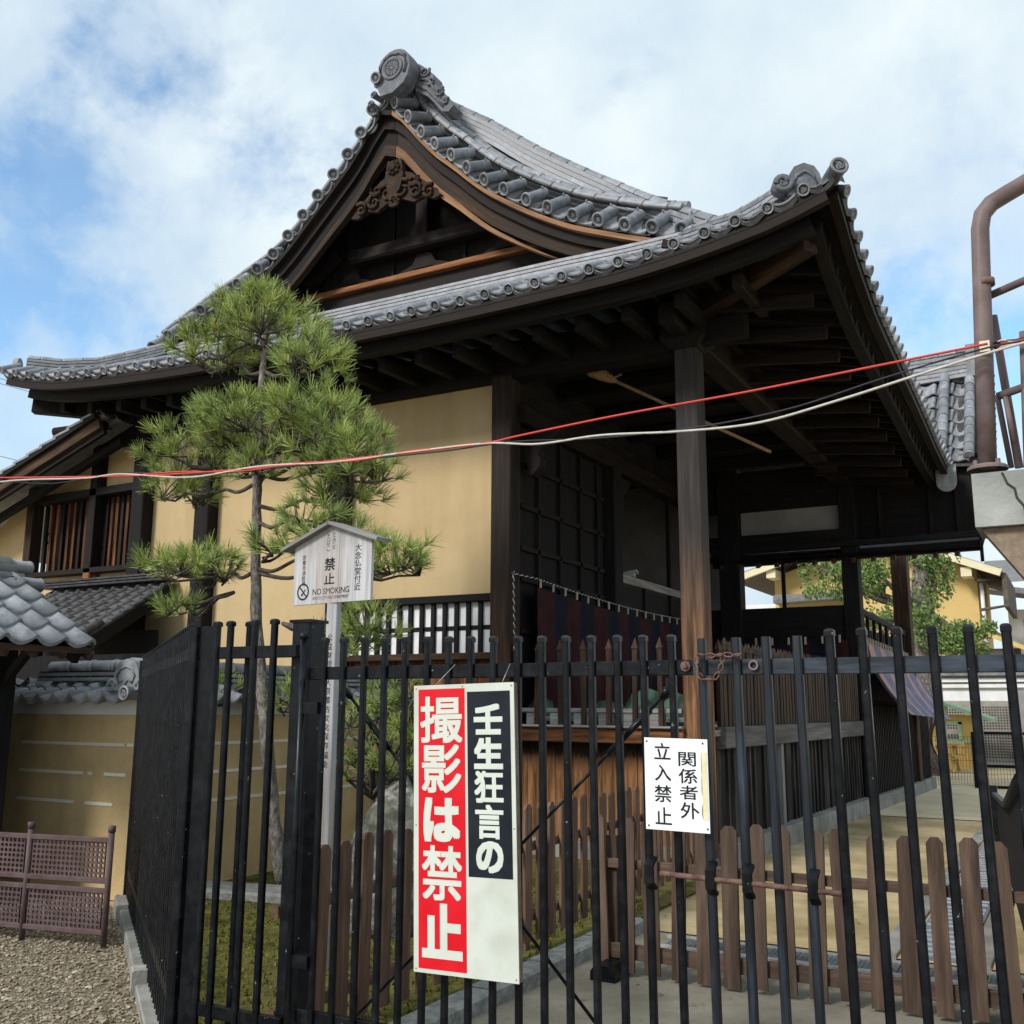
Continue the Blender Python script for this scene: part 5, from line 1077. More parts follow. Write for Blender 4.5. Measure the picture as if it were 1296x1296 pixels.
# ================================================================== SMALL GATE ROOF AT THE LEFT
sg = thing('small_gate', 'small timber gate with a pale grey wave tiled roof at the left edge', 'gate', (-8.1, 5, 0))
gt = s_tile(.262, .24, .028, .036, .03).mesh('roof_tile', [tile_wall])
lay_tiles(sg, lambda u, v: V((-7.2-v*.235, 3.70+u*.262, 2.10+v*.135)), 8, 5, gt, .0, .10, 'roof_tile')
lay_tiles(sg, lambda u, v: V((-9.7+v*.235, 5.80-u*.262, 2.10+v*.135)), 8, 5, gt, .0, .10, 'roof_tile')
m_ = MB(); m_.beam((-8.45, 3.6, 2.68), (-8.45, 5.80, 2.68), .26, .08, .02); obj('ridge_base', m_, tile_wall, sg)
for k, (dz, r) in enumerate(((.02, .075), (.12, .085))):
    for s in (-.09, .09):
        m_ = MB(); m_.tube([(-8.45+s*(1.2-k*.5), 3.6, 2.70+dz*.7), (-8.45+s*(1.2-k*.5), 5.86-.06*k, 2.70+dz*.7)], r*.6, 10); obj('ridge_tile', m_, tile_wall, sg)
m_ = MB(); m_.tube([(-8.45, 3.6, 2.84), (-8.45, 5.78, 2.84)], .07, 10); obj('ridge_tile', m_, tile_wall, sg)
d = MB(); disc(d, .065, .3, 'swirl', 18); me = d.mesh('round_tile', [tile_wall, tile_face])
for (dx, z) in ((-8.27, 2.66), (-8.45, 2.83)): put('round_tile', me, sg, frame(V((dx, 6.0, z)), V((-1, 0, 0)), V((0, -1, 0)), ZUP))
m_ = MB(); m_.sweep([(-7.3, 5.7, 1.98), (-8.45, 5.7, 2.62)], [(-.03, -.06), (.03, -.06), (.03, .06), (-.03, .06)]); obj('barge_board', m_, wood_dark2, sg)
y = 3.7
while y < 5.8: m_ = MB(); m_.beam((-7.24, y, 1.98), (-8.45, y, 2.66), .05, .06); obj('rafter', m_, wood_mid, sg); y += .26
m_ = MB(); m_.beam((-7.25, 3.6, 2.03), (-7.25, 5.78, 2.03), .04, .05); obj('eave_board', m_, wood_mid, sg)
m_ = MB(); m_.add([(-7.25, 3.6, 2.02), (-7.25, 5.78, 2.02), (-8.45, 5.78, 2.70), (-8.45, 3.6, 2.70)], [(0, 1, 2, 3)]); obj('roof_board', m_, wood_dark2, sg)
for (x, y, w) in ((-7.95, 5.45, .20), (-8.9, 5.45, .2)): m_ = MB(); m_.beam((x, y, 0), (x, y, 2.35), w, w, .01, up=V((0, 1, 0))); obj('post', m_, wood_dark, sg)
m_ = MB(); m_.beam((-9.2, 5.45, 2.22), (-7.75, 5.45, 2.22), .14, .18, .01); obj('lintel', m_, wood_dark, sg)
m_ = MB(); m_.beam((-7.95, 5.45, 1.7), (-7.5, 5.45, 2.1), .06, .07, .005); obj('brace', m_, wood_dark2, sg)
m_ = MB(); m_.box((-9.0, 5.42, .05), (-8.05, 5.46, 2.1), grain='z'); obj('door_board', m_, wood_dark2, sg)
m_ = MB(); m_.box((-10.5, 5.9, 0), (-8.72, 5.95, 2.4), grain='z'); obj('side_board', m_, wood_dark, sg)
m_ = MB(); m_.box((-11, 6.95, 0), (-7.35, 7.0, 2.08), grain='z'); obj('side_board', m_, wood_dark, sg)
# ================================================================== LEAN-TO ROOF AGAINST THE HALL
lt = thing('lean_to', 'low lean-to with a dark scalloped tile roof under the barred window', 'lean-to', (-12.2, 9.4, 0))
dt = s_tile(.25, .19, .022, .03, .018).mesh('roof_tile', [tile_dark])
lay_tiles(lt, lambda u, v: V((-13.5+u*.25, 8.74+v*.163, 2.46+v*.107)), 10, 8, dt, .0, .10, 'roof_tile')
for k in range(3): m_ = MB(); m_.beam((-13.6, 9.98-.03*k, 3.30+.04*k), (-11.0-.05*k, 9.98-.03*k, 3.30+.04*k), .28-.05*k, .03, .004); obj('ridge_layer', m_, tile_dark, lt)
d = MB(); disc(d, .055, .3, 'plain', 14); put('round_tile', d.mesh('round_tile', [tile_dark, tile_face]), lt, frame(V((-11.05, 8.70, 2.47)), V((1, 0, 0)), V((0, .84, .54)), V((0, -.54, .84))))
m_ = MB(); m_.sweep([(-11.0, 8.78, 2.36), (-11.0, 10.0, 3.15)], [(-.025, -.08), (.025, -.08), (.025, .08), (-.025, .08)]); obj('barge_board', m_, wood_dark, lt)
m_ = MB(); m_.box((-13.6, 8.80, 2.33), (-11.03, 8.84, 2.43)); obj('eave_board', m_, wood_dark, lt)
m_ = MB(); m_.box((-13.6, 9.85, 0), (-11.05, 9.9, 2.6), grain='z'); obj('back_board', m_, dark_void, lt)
for x in (-11.12, -12.3, -13.5): m_ = MB(); m_.beam((x, 8.95, 0), (x, 8.95, 2.36), .12, .12, .008, up=V((0, 1, 0))); obj('post', m_, wood_dark, lt)
m_ = MB(); m_.box((-11.8, 9.0, .0), (-11.15, 9.05, 2.2), grain='z'); obj('door_board', m_, wood_dark2, lt)
# ================================================================== ANNEX WITH THE BARRED WINDOW
an = thing('annex_building', 'ochre plastered annex with a dark barred window and steep gabled tile roof at far left', 'building', (-13.3, 10.2, 0))
def apanel(pts, Y=10.16): m_ = MB(); m_.prism(pts, (0, Y+.08, 0), V((1, 0, 0)), ZUP, .08); return obj('plaster_panel', m_, plaster, an)
apanel([(-16.5, 2.2), (-14.32, 2.2), (-14.32, 4.80), (-14.7, 4.68), (-16.5, 3.55)]); apanel([(-14.12, 4.77), (-12.88, 4.77), (-12.88, 5.35), (-13.15, 5.35), (-14.12, 4.95)])
apanel([(-12.68, 4.79), (-11.85, 4.79), (-11.85, 5.72), (-12.2, 5.75), (-12.68, 5.58)]); apanel([(-14.12, 2.2), (-12.9, 2.2), (-12.9, 3.50), (-14.12, 3.50)]); apanel([(-12.66, 2.2), (-11.85, 2.2), (-11.85, 3.50), (-12.66, 3.50)])
def abeam(p, q, w, h, mt, name, Y=10.1): m_ = MB(); m_.beam((p[0], Y, p[1]), (q[0], Y, q[1]), w, h, .008, up=V((0, 1, 0)) if abs(p[0]-q[0]) < .3 else ZUP); return obj(name, m_, mt, an)
abeam((-14.22, 2.2), (-14.22, 4.95), .16, .2, wood_mid, 'post'); abeam((-12.78, 2.2), (-12.78, 3.55), .15, .2, wood_orange, 'post'); abeam((-12.78, 3.55), (-12.78, 5.6), .15, .2, wood_dark2, 'post')
abeam((-14.3, 4.72), (-11.7, 4.74), .2, .12, wood_dark, 'lintel'); abeam((-14.2, 3.54), (-11.8, 3.54), .2, .08, wood_dark2, 'sill')
m_ = MB(); m_.box((-14.2, 10.4, 3.5), (-11.8, 10.44, 4.8)); obj('wall_core', m_, dark_void, an)
for (a, b) in ((-14.1, -12.88), (-12.68, -11.9)):
    wf = MB(); wf.box((a, 10.22, 4.06), (b, 10.25, 4.10)); wf.box((a, 10.22, 4.20), (b, 10.25, 4.24)); wf = obj('barred_window', wf, wood_dark, an)
    n = 9 if a < -13 else 7
    for i in range(n):
        x = a+(b-a)*(i+.5)/n; m_ = MB(); m_.beam((x-.02, 10.2, 3.58), (x-.02, 10.2, 4.66), .055, .05, up=V((0, 1, 0))); obj('bar', m_, wood_slat if i % 3 else wood_dark2, wf)
# its roof: verge towards us, sloping down to the left
ra, rb_ = V((-16.6, 9.3, 4.08)), V((-12.0, 9.3, 5.64)); dv = (rb_-ra).normalized()
def vb(off0, off1, Y, th, mt, name):
    nrm = V((-dv.z, 0, dv.x)); m_ = MB(); m_.sweep([ra+nrm*((off0+off1)/2)+V((0, Y-9.3, 0)), rb_+nrm*((off0+off1)/2)+V((0, Y-9.3, 0))], [(-th/2, -(off1-off0)/2), (th/2, -(off1-off0)/2), (th/2, (off1-off0)/2), (-th/2, (off1-off0)/2)]); return obj(name, m_, mt, an)
vb(-.02, .06, 9.36, .10, wood_dark, 'barge_board'); vb(-.17, -.03, 9.40, .06, wood_mid, 'barge_board'); vb(-.25, -.16, 9.46, .06, wood_dark2, 'barge_board'); vb(-.36, -.26, 9.75, .10, wood_dark, 'verge_purlin')
sp_ = s_tile(.26, .30, .03, .03, .03).mesh('roof_tile', [tile])
nrm = V((-dv.z, 0, dv.x))
for i in range(17):
    p = ra+dv*(.305*i)+nrm*.09; x_ = V((0, -1, 0))
    if p.x > -12.2: break
    for j in range(2): put('roof_tile', sp_, an, frame(p+V((0, .26+.26*j, 0)), x_, (dv-nrm*.10).normalized(), (nrm+dv*.10).normalized()))
m_ = MB(); m_.add([tuple(ra+V((0, .02, .06))), tuple(rb_+V((0, .02, .06))), tuple(rb_+V((0, 6, .06))), tuple(ra+V((0, 6, .06)))], [(0, 1, 2, 3)]); obj('roof_slope', m_, tile, an)
m_ = MB(); m_.tube([(-12.9, 9.35, 5.52), (-12.1, 9.6, 5.58)], .07, 10); obj('purlin_end', m_, wood_dark2, an)
# ================================================================== BROWN LATTICE BARRIER
lb = thing('lattice_barrier', 'low brown plastic lattice barrier standing on the gravel before the earthen wall', 'barrier', (-6.2, 4.9, 0))
ba = V((-5.88, 4.985, 0)); bd = V((-1.0, -.20, 0)).normalized(); L_ = .68
def lattice(w, h, nx, ny):
    mb = MB(); cw, chh = w/nx, h/ny
    for j in range(ny):
        sh = .5*cw if j % 2 else 0
        for i in range(nx):
            cx, cy = (i+.5)*cw, (j+.5)*chh; a, b = cw/2, chh/2
            sq = [(-a, -b), (0, -b), (a, -b), (a, 0), (a, b), (0, b), (-a, b), (-a, 0)]; hole = [(-.50*a, -.55*b), (0+.1*a, -.80*b), (.62*a, -.45*b), (.74*a, .0), (.50*a, .55*b), (-.1*a, .80*b), (-.62*a, .45*b), (-.74*a, 0)]
            for yy, fl in ((-.006, 0), (.006, 1)):
                vs = [(cx+p[0], yy, cy+p[1]) for p in sq]+[(cx+p[0], yy, cy+p[1]) for p in hole]
                mb.add(vs, [(k, (k+1) % 8, 8+(k+1) % 8, 8+k) if not fl else (8+k, 8+(k+1) % 8, (k+1) % 8, k) for k in range(8)])
            vs = [(cx+p[0], -.006, cy+p[1]) for p in hole]+[(cx+p[0], .006, cy+p[1]) for p in hole]; mb.add(vs, [(k, (k+1) % 8, 8+(k+1) % 8, 8+k) for k in range(8)])
    return mb.mesh('lattice_panel', [plastic])
lp = lattice(L_-.07, .235, 17, 7)
fr_ = lambda o: frame(o, bd*-1, V((-bd.y, bd.x, 0))*-1, ZUP)
for s in range(3):
    o = ba+bd*(L_*(s+1)-.035)
    for z in (.10, .43): put('lattice_panel', lp, lb, fr_(o+V((0, 0, z))))
    for z in (.085, .35, .415, .68): m_ = MB(); m_.beam(ba+bd*(L_*s)+V((0, 0, z)), ba+bd*(L_*(s+1))+V((0, 0, z)), .03, .034, .004); obj('rail', m_, plastic, lb)
for s in range(4):
    p = ba+bd*(L_*s); m_ = MB(); m_.tube([p, p+V((0, 0, .735))], .021, 10); m_.tube([p+V((0, 0, .735)), p+V((0, 0, .775)), p+V((0, 0, .778))], [.026, .026, .018], 10); obj('post', m_, plastic, lb)
# ================================================================== BOULDER
def boulder(c, r, seed):
    mb = MB(); rd = random.Random(seed); nu, nv = 26, 18; vs = []
    pl_ = [(V((rd.uniform(-1, 1), rd.uniform(-1, 1), rd.uniform(-.3, 1))).normalized(), rd.uniform(.66, .92)) for _ in range(15)]
    for j in range(nv+1):
        th = pi*j/nv
        for i in range(nu):
            a = 2*pi*i/nu; d_ = V((math.sin(th)*math.cos(a), math.sin(th)*math.sin(a), math.cos(th))); k = 1.0
            for (n_, q) in pl_:
                dd = d_.dot(n_)
                if dd > 1e-3: k = min(k, q/dd)
            k *= 1+.02*math.sin(9*d_.x+4*d_.z+seed)+rd.uniform(-.012, .012); vs.append(V(c)+V((d_.x*r[0], d_.y*r[1], d_.z*r[2]))*k)
    mb.add(vs, [(j*nu+i, (j+1)*nu+i, (j+1)*nu+(i+1) % nu, j*nu+(i+1) % nu) for j in range(nv) for i in range(nu)], 0, None, True); return obj('boulder', mb, rock_m)
tag(boulder((-4.50, 6.35, .42), (.44, .5, .75), 4), 'tall grey mottled garden boulder standing behind the brown pickets', 'boulder')
tag(boulder((-5.1, 7.3, .15), (.45, .4, .38), 9), 'lower dark mossy boulder beside the pine trunk', 'boulder')
# ================================================================== PINES
def pine_tuft_faces(mb, p, d, n, l, w, rd, c, mi):
    d = d.normalized(); s = d.cross(ZUP); s = s.normalized() if s.length > .01 else V((1, 0, 0)); t = s.cross(d)
    for k in range(n):
        a = rd.random()*2*pi; e = rd.uniform(.15, 1.15); q = (d*math.cos(e)+(s*math.cos(a)+t*math.sin(a))*math.sin(e)).normalized(); q.z += .12
        ln = l*rd.uniform(.75, 1.15); side = q.cross(V((rd.uniform(-1, 1), rd.uniform(-1, 1), rd.uniform(-1, 1)))).normalized()*w
        b = p-d*rd.uniform(0, .05); tip = b+q*ln
        mb.add([b-side, b+side, tip+side*.3, tip-side*.3], [(0, 1, 2, 3)], mi, [(c, c*1.3, c*.7)]*4)
def pine_pad(name, tree, root, c, r, n, seed, l=.13, w=.0034, young=.28, twigs=True, hole=0.0):
    """a cloud-pruned pad: forked twigs from the root point carry needle tufts"""
    rd = random.Random(seed); mb = MB(); tw = MB(); c = V(c); root = V(root)
    hubs = []
    nh = max(4, n//10)
    for i in range(nh):
        a = 2*pi*(i/nh)+rd.uniform(-.4, .4); q = math.sqrt(rd.uniform(.08, .75)); h = c+V((r[0]*q*math.cos(a), r[1]*q*math.sin(a), -r[2]*rd.uniform(.15, .65))); hubs.append(h)
        mid = root.lerp(h, .5)+V((rd.uniform(-.08, .08), rd.uniform(-.08, .08), rd.uniform(-.06, .08)))*min(1, (h-root).length*1.5)
        m2 = root.lerp(h, .78)+V((rd.uniform(-.06, .06), rd.uniform(-.06, .06), rd.uniform(-.04, .06)))
        if twigs: tw.tube([root, root.lerp(mid, .5)+V((rd.uniform(-.02, .02), 0, rd.uniform(-.02, .03))), mid, m2, h], [.018, .015, .013, .011, .008], 5)
    for i in range(n):
        while True:
            u = V((rd.uniform(-1, 1), rd.uniform(-1, 1), rd.uniform(-1, 1)))
            if .30 < u.length < 1 and (u.z > -.55): break
        p = c+V((u.x*r[0], u.y*r[1], u.z*r[2])); h = min(hubs, key=lambda q: (q-p).length)
        d = V((u.x*r[0]*.9, u.y*r[1]*.9, abs(u.z)*r[2]*.6+.28*max(r))); 
        if twigs: m3 = h.lerp(p, .5)+V((rd.uniform(-.03, .03), rd.uniform(-.03, .03), rd.uniform(-.03, .02))); tw.tube([h, m3, p+d.normalized()*.02], [.0075, .006, .004], 4)
        pine_tuft_faces(mb, p+d.normalized()*.02, d, rd.randint(34, 46), l, w, rd, rd.random()*30, 1 if rd.random() < young else 0)
    f = obj(name, mb, [needle, needle_y], tree)
    if twigs: obj('twigs', tw, twig, f)
    return f
YPN = 7.0
pine = thing('pine_tree', 'cloud pruned pine tree with tiered pads of needles in front of the ochre hall wall', 'pine tree', (-6.15, 7.0, 0))
tk = [onY(358, 1120, YPN), onY(347, 1040, YPN), onY(334, 900, YPN), onY(325, 790, YPN), onY(324, 700, YPN), onY(325, 620, YPN), onY(328, 550, YPN), onY(331, 490, YPN), onY(335, 440, YPN), onY(338, 405, YPN)]
m_ = MB(); tp = []; rd = random.Random(1)
for i in range(len(tk)-1):
    for q in range(4): tp.append(tk[i].lerp(tk[i+1], q/4)+V((rd.uniform(-.006, .006), rd.uniform(-.006, .006), 0)))
tp.append(tk[-1]); m_.tube(tp, [(.066-.042*(i/(len(tp)-1)))*rd.uniform(.93, 1.07) for i in range(len(tp))], 10); obj('trunk', m_, bark, pine)
def PP(x, y, dy=0): return onY(x, y, YPN+dy)
def branch(pts, r0, r1):
    ts = list(range(len(pts))); pts = [V([interp(list(zip(ts, [p[k] for p in pts])), q/5) for k in range(3)]) for q in range(5*(len(pts)-1)+1)]
    m_ = MB(); n = len(pts); m_.tube(pts, [r0+(r1-r0)*i/(n-1) for i in range(n)], 7); obj('branch', m_, bark if r0 > .03 else twig, pine)
pads = [  # name root(px) centre(px, depth) radii(m) tufts
    ((335, 450), (335, 420, 0), (.50, .55, .25), 74), ((335, 470), (268, 448, -.1), (.26, .35, .20), 28), ((335, 470), (398, 455, -.05), (.24, .35, .22), 28), ((338, 430), (335, 388, 0), (.30, .35, .15), 30),
    ((328, 590), (335, 545, 0), (.60, .60, .23), 90), ((328, 600), (245, 575, -.05), (.34, .45, .25), 44), ((328, 600), (420, 560, 0), (.40, .45, .25), 52), ((326, 610), (235, 625, .05), (.24, .35, .15), 22), ((326, 640), (435, 615, .1), (.32, .4, .22), 34),
    ((326, 660), (400, 655, -.2), (.26, .3, .11), 16),
    ((324, 720), (420, 690, -.15), (.36, .4, .16), 34), ((324, 725), (500, 712, -.1), (.30, .35, .16), 30), ((324, 720), (352, 690, -.1), (.2, .3, .10), 12),
    ((324, 722), (255, 722, -.2), (.32, .4, .16), 36), ((324, 730), (200, 716, -.25), (.18, .25, .09), 12), ((324, 740), (232, 772, -.3), (.16, .2, .08), 9),
    ((328, 600), (455, 585, 0), (.28, .35, .24), 34), ((328, 590), (285, 540, -.1), (.32, .4, .2), 36), ((328, 580), (395, 525, -.1), (.32, .4, .18), 34), ((328, 610), (330, 590, -.3), (.3, .2, .12), 14),
    ((326, 780), (440, 812, -.3), (.22, .3, .13), 17), ((328, 790), (470, 795, -.2), (.2, .3, .12), 12),
    ((335, 860), (280, 880, .1), (.2, .3, .17), 16), ((338, 880), (372, 888, .2), (.15, .25, .16), 12)]
for i, (rt, c, r, n) in enumerate(pads):
    if r[0] > .22:
        h = PP(c[0], c[1], c[2])-V((0, 0, r[2]*.5)); R_ = PP(*rt); 
        branch([R_, R_.lerp(h, .25)+V((0, 0, -.05)), R_.lerp(h, .5)+V((.03, .02, .02)), R_.lerp(h, .75)+V((-.02, 0, -.02)), h], .021, .009)
        root = R_.lerp(h, .6)
    else: root = PP(*rt).lerp(PP(c[0], c[1], c[2]), .3)
    pine_pad('needle_pad', pine, root, PP(*c), (r[0]*1.24, r[1]*1.2, r[2]*1.4), int(n*1.4), 20+i, l=.145, young=.45)
# arching bare limbs in front of the trunk
branch([PP(312, 600, -.15), PP(310, 580, -.25), PP(316, 563, -.25), PP(330, 560, -.2), PP(345, 566, -.2), PP(346, 592, -.2), PP(334, 598, -.1)], .024, .016)
# low pine shrub right of the trunk, behind the pickets
sh = thing('pine_shrub', 'low bushy pine shrub growing beside the boulder behind the gate bars', 'shrub', (-4.7, 6.9, 0))
sr = onY(470, 1090, 6.9)
for i, (x, y, r, n) in enumerate(((465, 900, (.30, .3, .24), 44), (500, 880, (.25, .3, .2), 28), (440, 950, (.2, .25, .2), 22), (505, 960, (.26, .3, .26), 36), (470, 985, (.24, .28, .16), 24), (530, 920, (.2, .25, .2), 20))):
    pine_pad('needle_pad', sh, onY(472, 1010, 6.95), onY(x, y, 6.9), r, int(n*.62), 70+i, l=.115, young=.5)
m_ = MB(); m_.tube([(sr.x, 6.92, 0), (sr.x+.02, 6.93, .4), onY(472, 1010, 6.95)], [.035, .03, .02], 8); obj('trunk', m_, twig, sh)
# ================================================================== CURTAIN, BANNER, TARPAULIN, ROPES
def cloth(x_of, n, ztop, zbot, stripes, mats, name, parent=None, amp=.03, waves=14, out=None, hem=None, nz=6):
    """hung cloth along a line: x_of(t) -> base point, out(t, v) -> outward offset"""
    mb = MB(); vs = []; g = []
    for i in range(n+1):
        t = i/n
        for j in range(nz+1):
            v = j/nz; p, od = x_of(t); z = ztop(t)+(zbot(t)-ztop(t))*v
            o = amp*(.3+.7*v)*(math.sin(waves*2*pi*t)+.4*math.sin(waves*3.3*pi*t+1)) + (out(t, v) if out else 0)
            vs.append(p+od*o+V((0, 0, z))); g.append((t*4, v, o))
    mb.v = [tuple(q) for q in vs]; mb.g = g
    for i in range(n):
        for j in range(nz): mb.f.append((i*(nz+1)+j, (i+1)*(nz+1)+j, (i+1)*(nz+1)+j+1, i*(nz+1)+j+1)); mb.mi.append(stripes((i+.5)/n)); mb.sm.append(True)
    return obj(name, mb, mats, parent)
def striped(k): return lambda t: int(t*k) % 2
rz = lambda t: 3.06-.09*t-.22*t*(1-t)
cur = thing('striped_curtain', 'long maroon and indigo striped curtain hung from clips along the left of the stage', 'curtain', (-5.45, 13, 1.4))
cloth(lambda t: (V((-5.45, 10.45+5.2*t, 0)), V((1, 0, 0))), 130, lambda t: rz(t)-.10, lambda t: 1.52+.05*math.sin(9*t), striped(13), [cloth_maroon, cloth_indigo], 'cloth', cur, .035, 16)
for i in range(16):
    t = .015+.064*i; m_ = MB(); m_.box((-5.455, 10.45+5.2*t-.009, rz(t)-.095), (-5.435, 10.45+5.2*t+.009, rz(t)+.005), grain='z'); obj('clip', m_, tag_w, cur)
def twisted(path, r, name, label, parent=None, m1=rope_white, m2=rope_black, pitch=.09):
    """two strands twisted round each other"""
    pts = [V(p) for p in path]; dense = []
    for a, b in zip(pts, pts[1:]):
        k = max(2, int((b-a).length/(pitch/5)))
        for q in range(k): dense.append(a.lerp(b, q/k))
    dense.append(pts[-1]); mb = MB(); L = 0; ph = []
    for i, p in enumerate(dense):
        if i: L += (p-dense[i-1]).length
        ph.append(2*pi*L/pitch)
    for s, mi in ((0, 0), (pi, 1)):
        q = []
        for i, p in enumerate(dense):
            t = (dense[min(i+1, len(dense)-1)]-dense[max(i-1, 0)]).normalized(); sd = t.cross(V((0, .3, 1))).normalized(); u = sd.cross(t)
            q.append(p+sd*(r*.6*math.cos(ph[i]+s))+u*(r*.6*math.sin(ph[i]+s)))
        mb.tube(q, r*.62, 5, mi, caps=False)
    return obj(name, mb, [m1, m2], parent)
tag(twisted([(-5.55, 10.0, 3.08)]+[V((-5.45, 10.45+5.2*t, rz(t))) for t in [i/10 for i in range(11)]], .010, 'rope', ''), 'black and white twisted rope strung above the striped stage curtain', 'rope')
tag(twisted([(-5.52, 10.0, 3.10), (-5.50, 9.98, 2.7), (-5.49, 9.98, 2.2)], .012, 'rope', ''), 'black and white rope end hanging straight down by the wall post', 'rope')
bcur = thing('striped_curtain', 'dark maroon curtain across the back of the stage', 'curtain', (-4.3, 16.5, 1.4))
cloth(lambda t: (V((-5.3+2.15*t, 16.7, 0)), V((0, 1, 0))), 60, lambda t: 2.66-.12*t*(1-t), lambda t: 1.5, striped(7), [cloth_maroon, cloth_indigo], 'cloth', bcur, .03, 7)
for i in range(8): t = .06+.125*i; m_ = MB(); m_.box((-5.3+2.15*t, 16.67, 2.62-.12*t*(1-t)), (-5.3+2.15*t+.03, 16.69, 2.74-.12*t*(1-t)), grain='z'); obj('clip', m_, tag_w, bcur)
ban = thing('striped_banner', 'faded rose and slate striped banner billowing from the walkway rail', 'banner', tuple(S(9, .1, 1.4)))
bl = lambda t: (S(7.0+4.4*t, .05), OUT)
cloth(bl, 64, lambda t: 2.66-.14*t, lambda t: 1.50-.12*t, lambda t: (2 if t < .07 else (0 if int((t-.07)*10) % 2 == 1 else 1)), [cloth_slate, cloth_pink, cloth_navy], 'cloth', ban, .022, 5, lambda t, v: .50*v*v+.10*v)
for i in range(22): p = S(7.05+.2*i, .06, 2.66-.03*i/5); m_ = MB(); m_.box(p-V((.012, .012, .02)), p+V((.012, .012, .08)), grain='z'); obj('clip', m_, tag_w, ban)
tp_ = thing('green_tarpaulin', 'crumpled pale green tarpaulin bundles lying along the stage edge', 'tarpaulin', (-4.6, 10.55, 1.37))
rd = random.Random(8)
for i, (x, r) in enumerate(((-5.42, (.17, .2, .20)), (-4.98, (.22, .2, .12)), (-4.6, (.25, .22, .17)), (-4.15, (.28, .22, .25)), (-3.78, (.2, .2, .22)))):
    m_ = MB(); m_.blob((x, 10.5, 1.38+r[2]*.55), r, .16, 12, 9, 0, 30+i); obj('bundle', m_, tarp, tp_)
m_ = MB(); m_.beam((-5.5, 10.33, 1.46), (-3.6, 10.33, 1.46), .05, .05); obj('weight_bar', m_, wood_grey, tp_)
# straw-tied pole slung under the stage beam
sp0, sp1 = onY(752, 470, 10.45), V((-3.9, 13.6, 5.1))
stx = thing('hanging_pole', 'long bamboo pole with a straw bound end slung under the stage beam', 'pole', tuple(sp0))
e_ = (onY(975, 572, 12.4)); m_ = MB(); m_.tube([sp0, e_], .022, 8); obj('pole', m_, straw, stx)
m_ = MB(); dd = (e_-sp0).normalized(); m_.tube([sp0-dd*.14, sp0-dd*.04, sp0+dd*.12, sp0+dd*.24, sp0+dd*.30], [.03, .085, .075, .05, .025], 8); m_.tube([sp0+dd*.27-V((.1, 0, 0)), sp0+dd*.27+V((.1, 0, .06))], .016, 5); obj('straw_binding', m_, straw, stx)
# ================================================================== CABLES
def cable(name, label, pts, r, m_, sag=0, n=14):
    pts = [V(p) for p in pts]; out = []
    ts = [0]
    for a, b in zip(pts, pts[1:]): ts.append(ts[-1]+(b-a).length)
    N = n*(len(pts)-1)
    for i in range(N+1):
        t = ts[-1]*i/N; out.append(V([interp(list(zip(ts, [p[k] for p in pts])), t) for k in range(3)]))
    mb = MB(); mb.tube(out, r, 6); return tag(obj(name, mb, m_), label, 'cable')
def along(pp): # cable runs from the steel post (near) to the far left over the yard
    a = V((-.30, 4.75, 0)); b = V((-7.6, 4.5, 0)); az = math.degrees(math.atan2(b.y-a.y, b.x-a.x)); return [onV(x, y, (a.x, a.y), az) for x, y in pp]
cable('red_cable', 'red cable stretched across the front of the hall from the steel post', along([(-60, 605), (60, 604), (200, 601), (340, 591), (480, 577), (620, 560), (650, 553), (780, 526), (940, 497), (1100, 465), (1250, 435)]), .0058, cable_red)
cable('white_cable', 'thick white cable sagging below the red one across the hall', along([(-60, 618), (20, 608), (110, 605), (150, 600), (240, 604), (330, 590), (420, 585), (520, 572), (620, 561), (680, 562), (760, 551), (860, 546), (960, 535), (1060, 507), (1160, 475), (1250, 447), (1310, 430), (1700, 330)]), .0064, cable_white)
cable('dark_cable', 'thin dark grey cable twisted along the white one', along([(-60, 600), (60, 612), (150, 599), (260, 600), (400, 587), (560, 571), (650, 559), (750, 555), (880, 541), (1000, 517), (1120, 478), (1250, 440), (1310, 428), (1700, 320)]), .0045, cable_black)
cable('red_cable', 'short red cable wound round the white one at the left', along([(150, 603), (230, 597), (300, 597), (380, 586), (450, 583), (520, 571), (600, 564)]), .005, cable_red)
# thin utility wires far behind, top left
for (x0, y0, x1, y1, lb_) in ((-30, 470, 120, 515, 'uppermost of the three thin utility wires at the far left under the eave'), (-30, 477, 110, 516, 'middle one of the three thin utility wires at the far left'), (-30, 570, 60, 592, 'lowest thin utility wire at the far left just above the annex roof')): cable('utility_wire', lb_, [onY(x0, y0, 16), onY(x1, y1, 16)], .008, cable_black, n=3)['group'] = 'utility wires at the far left'
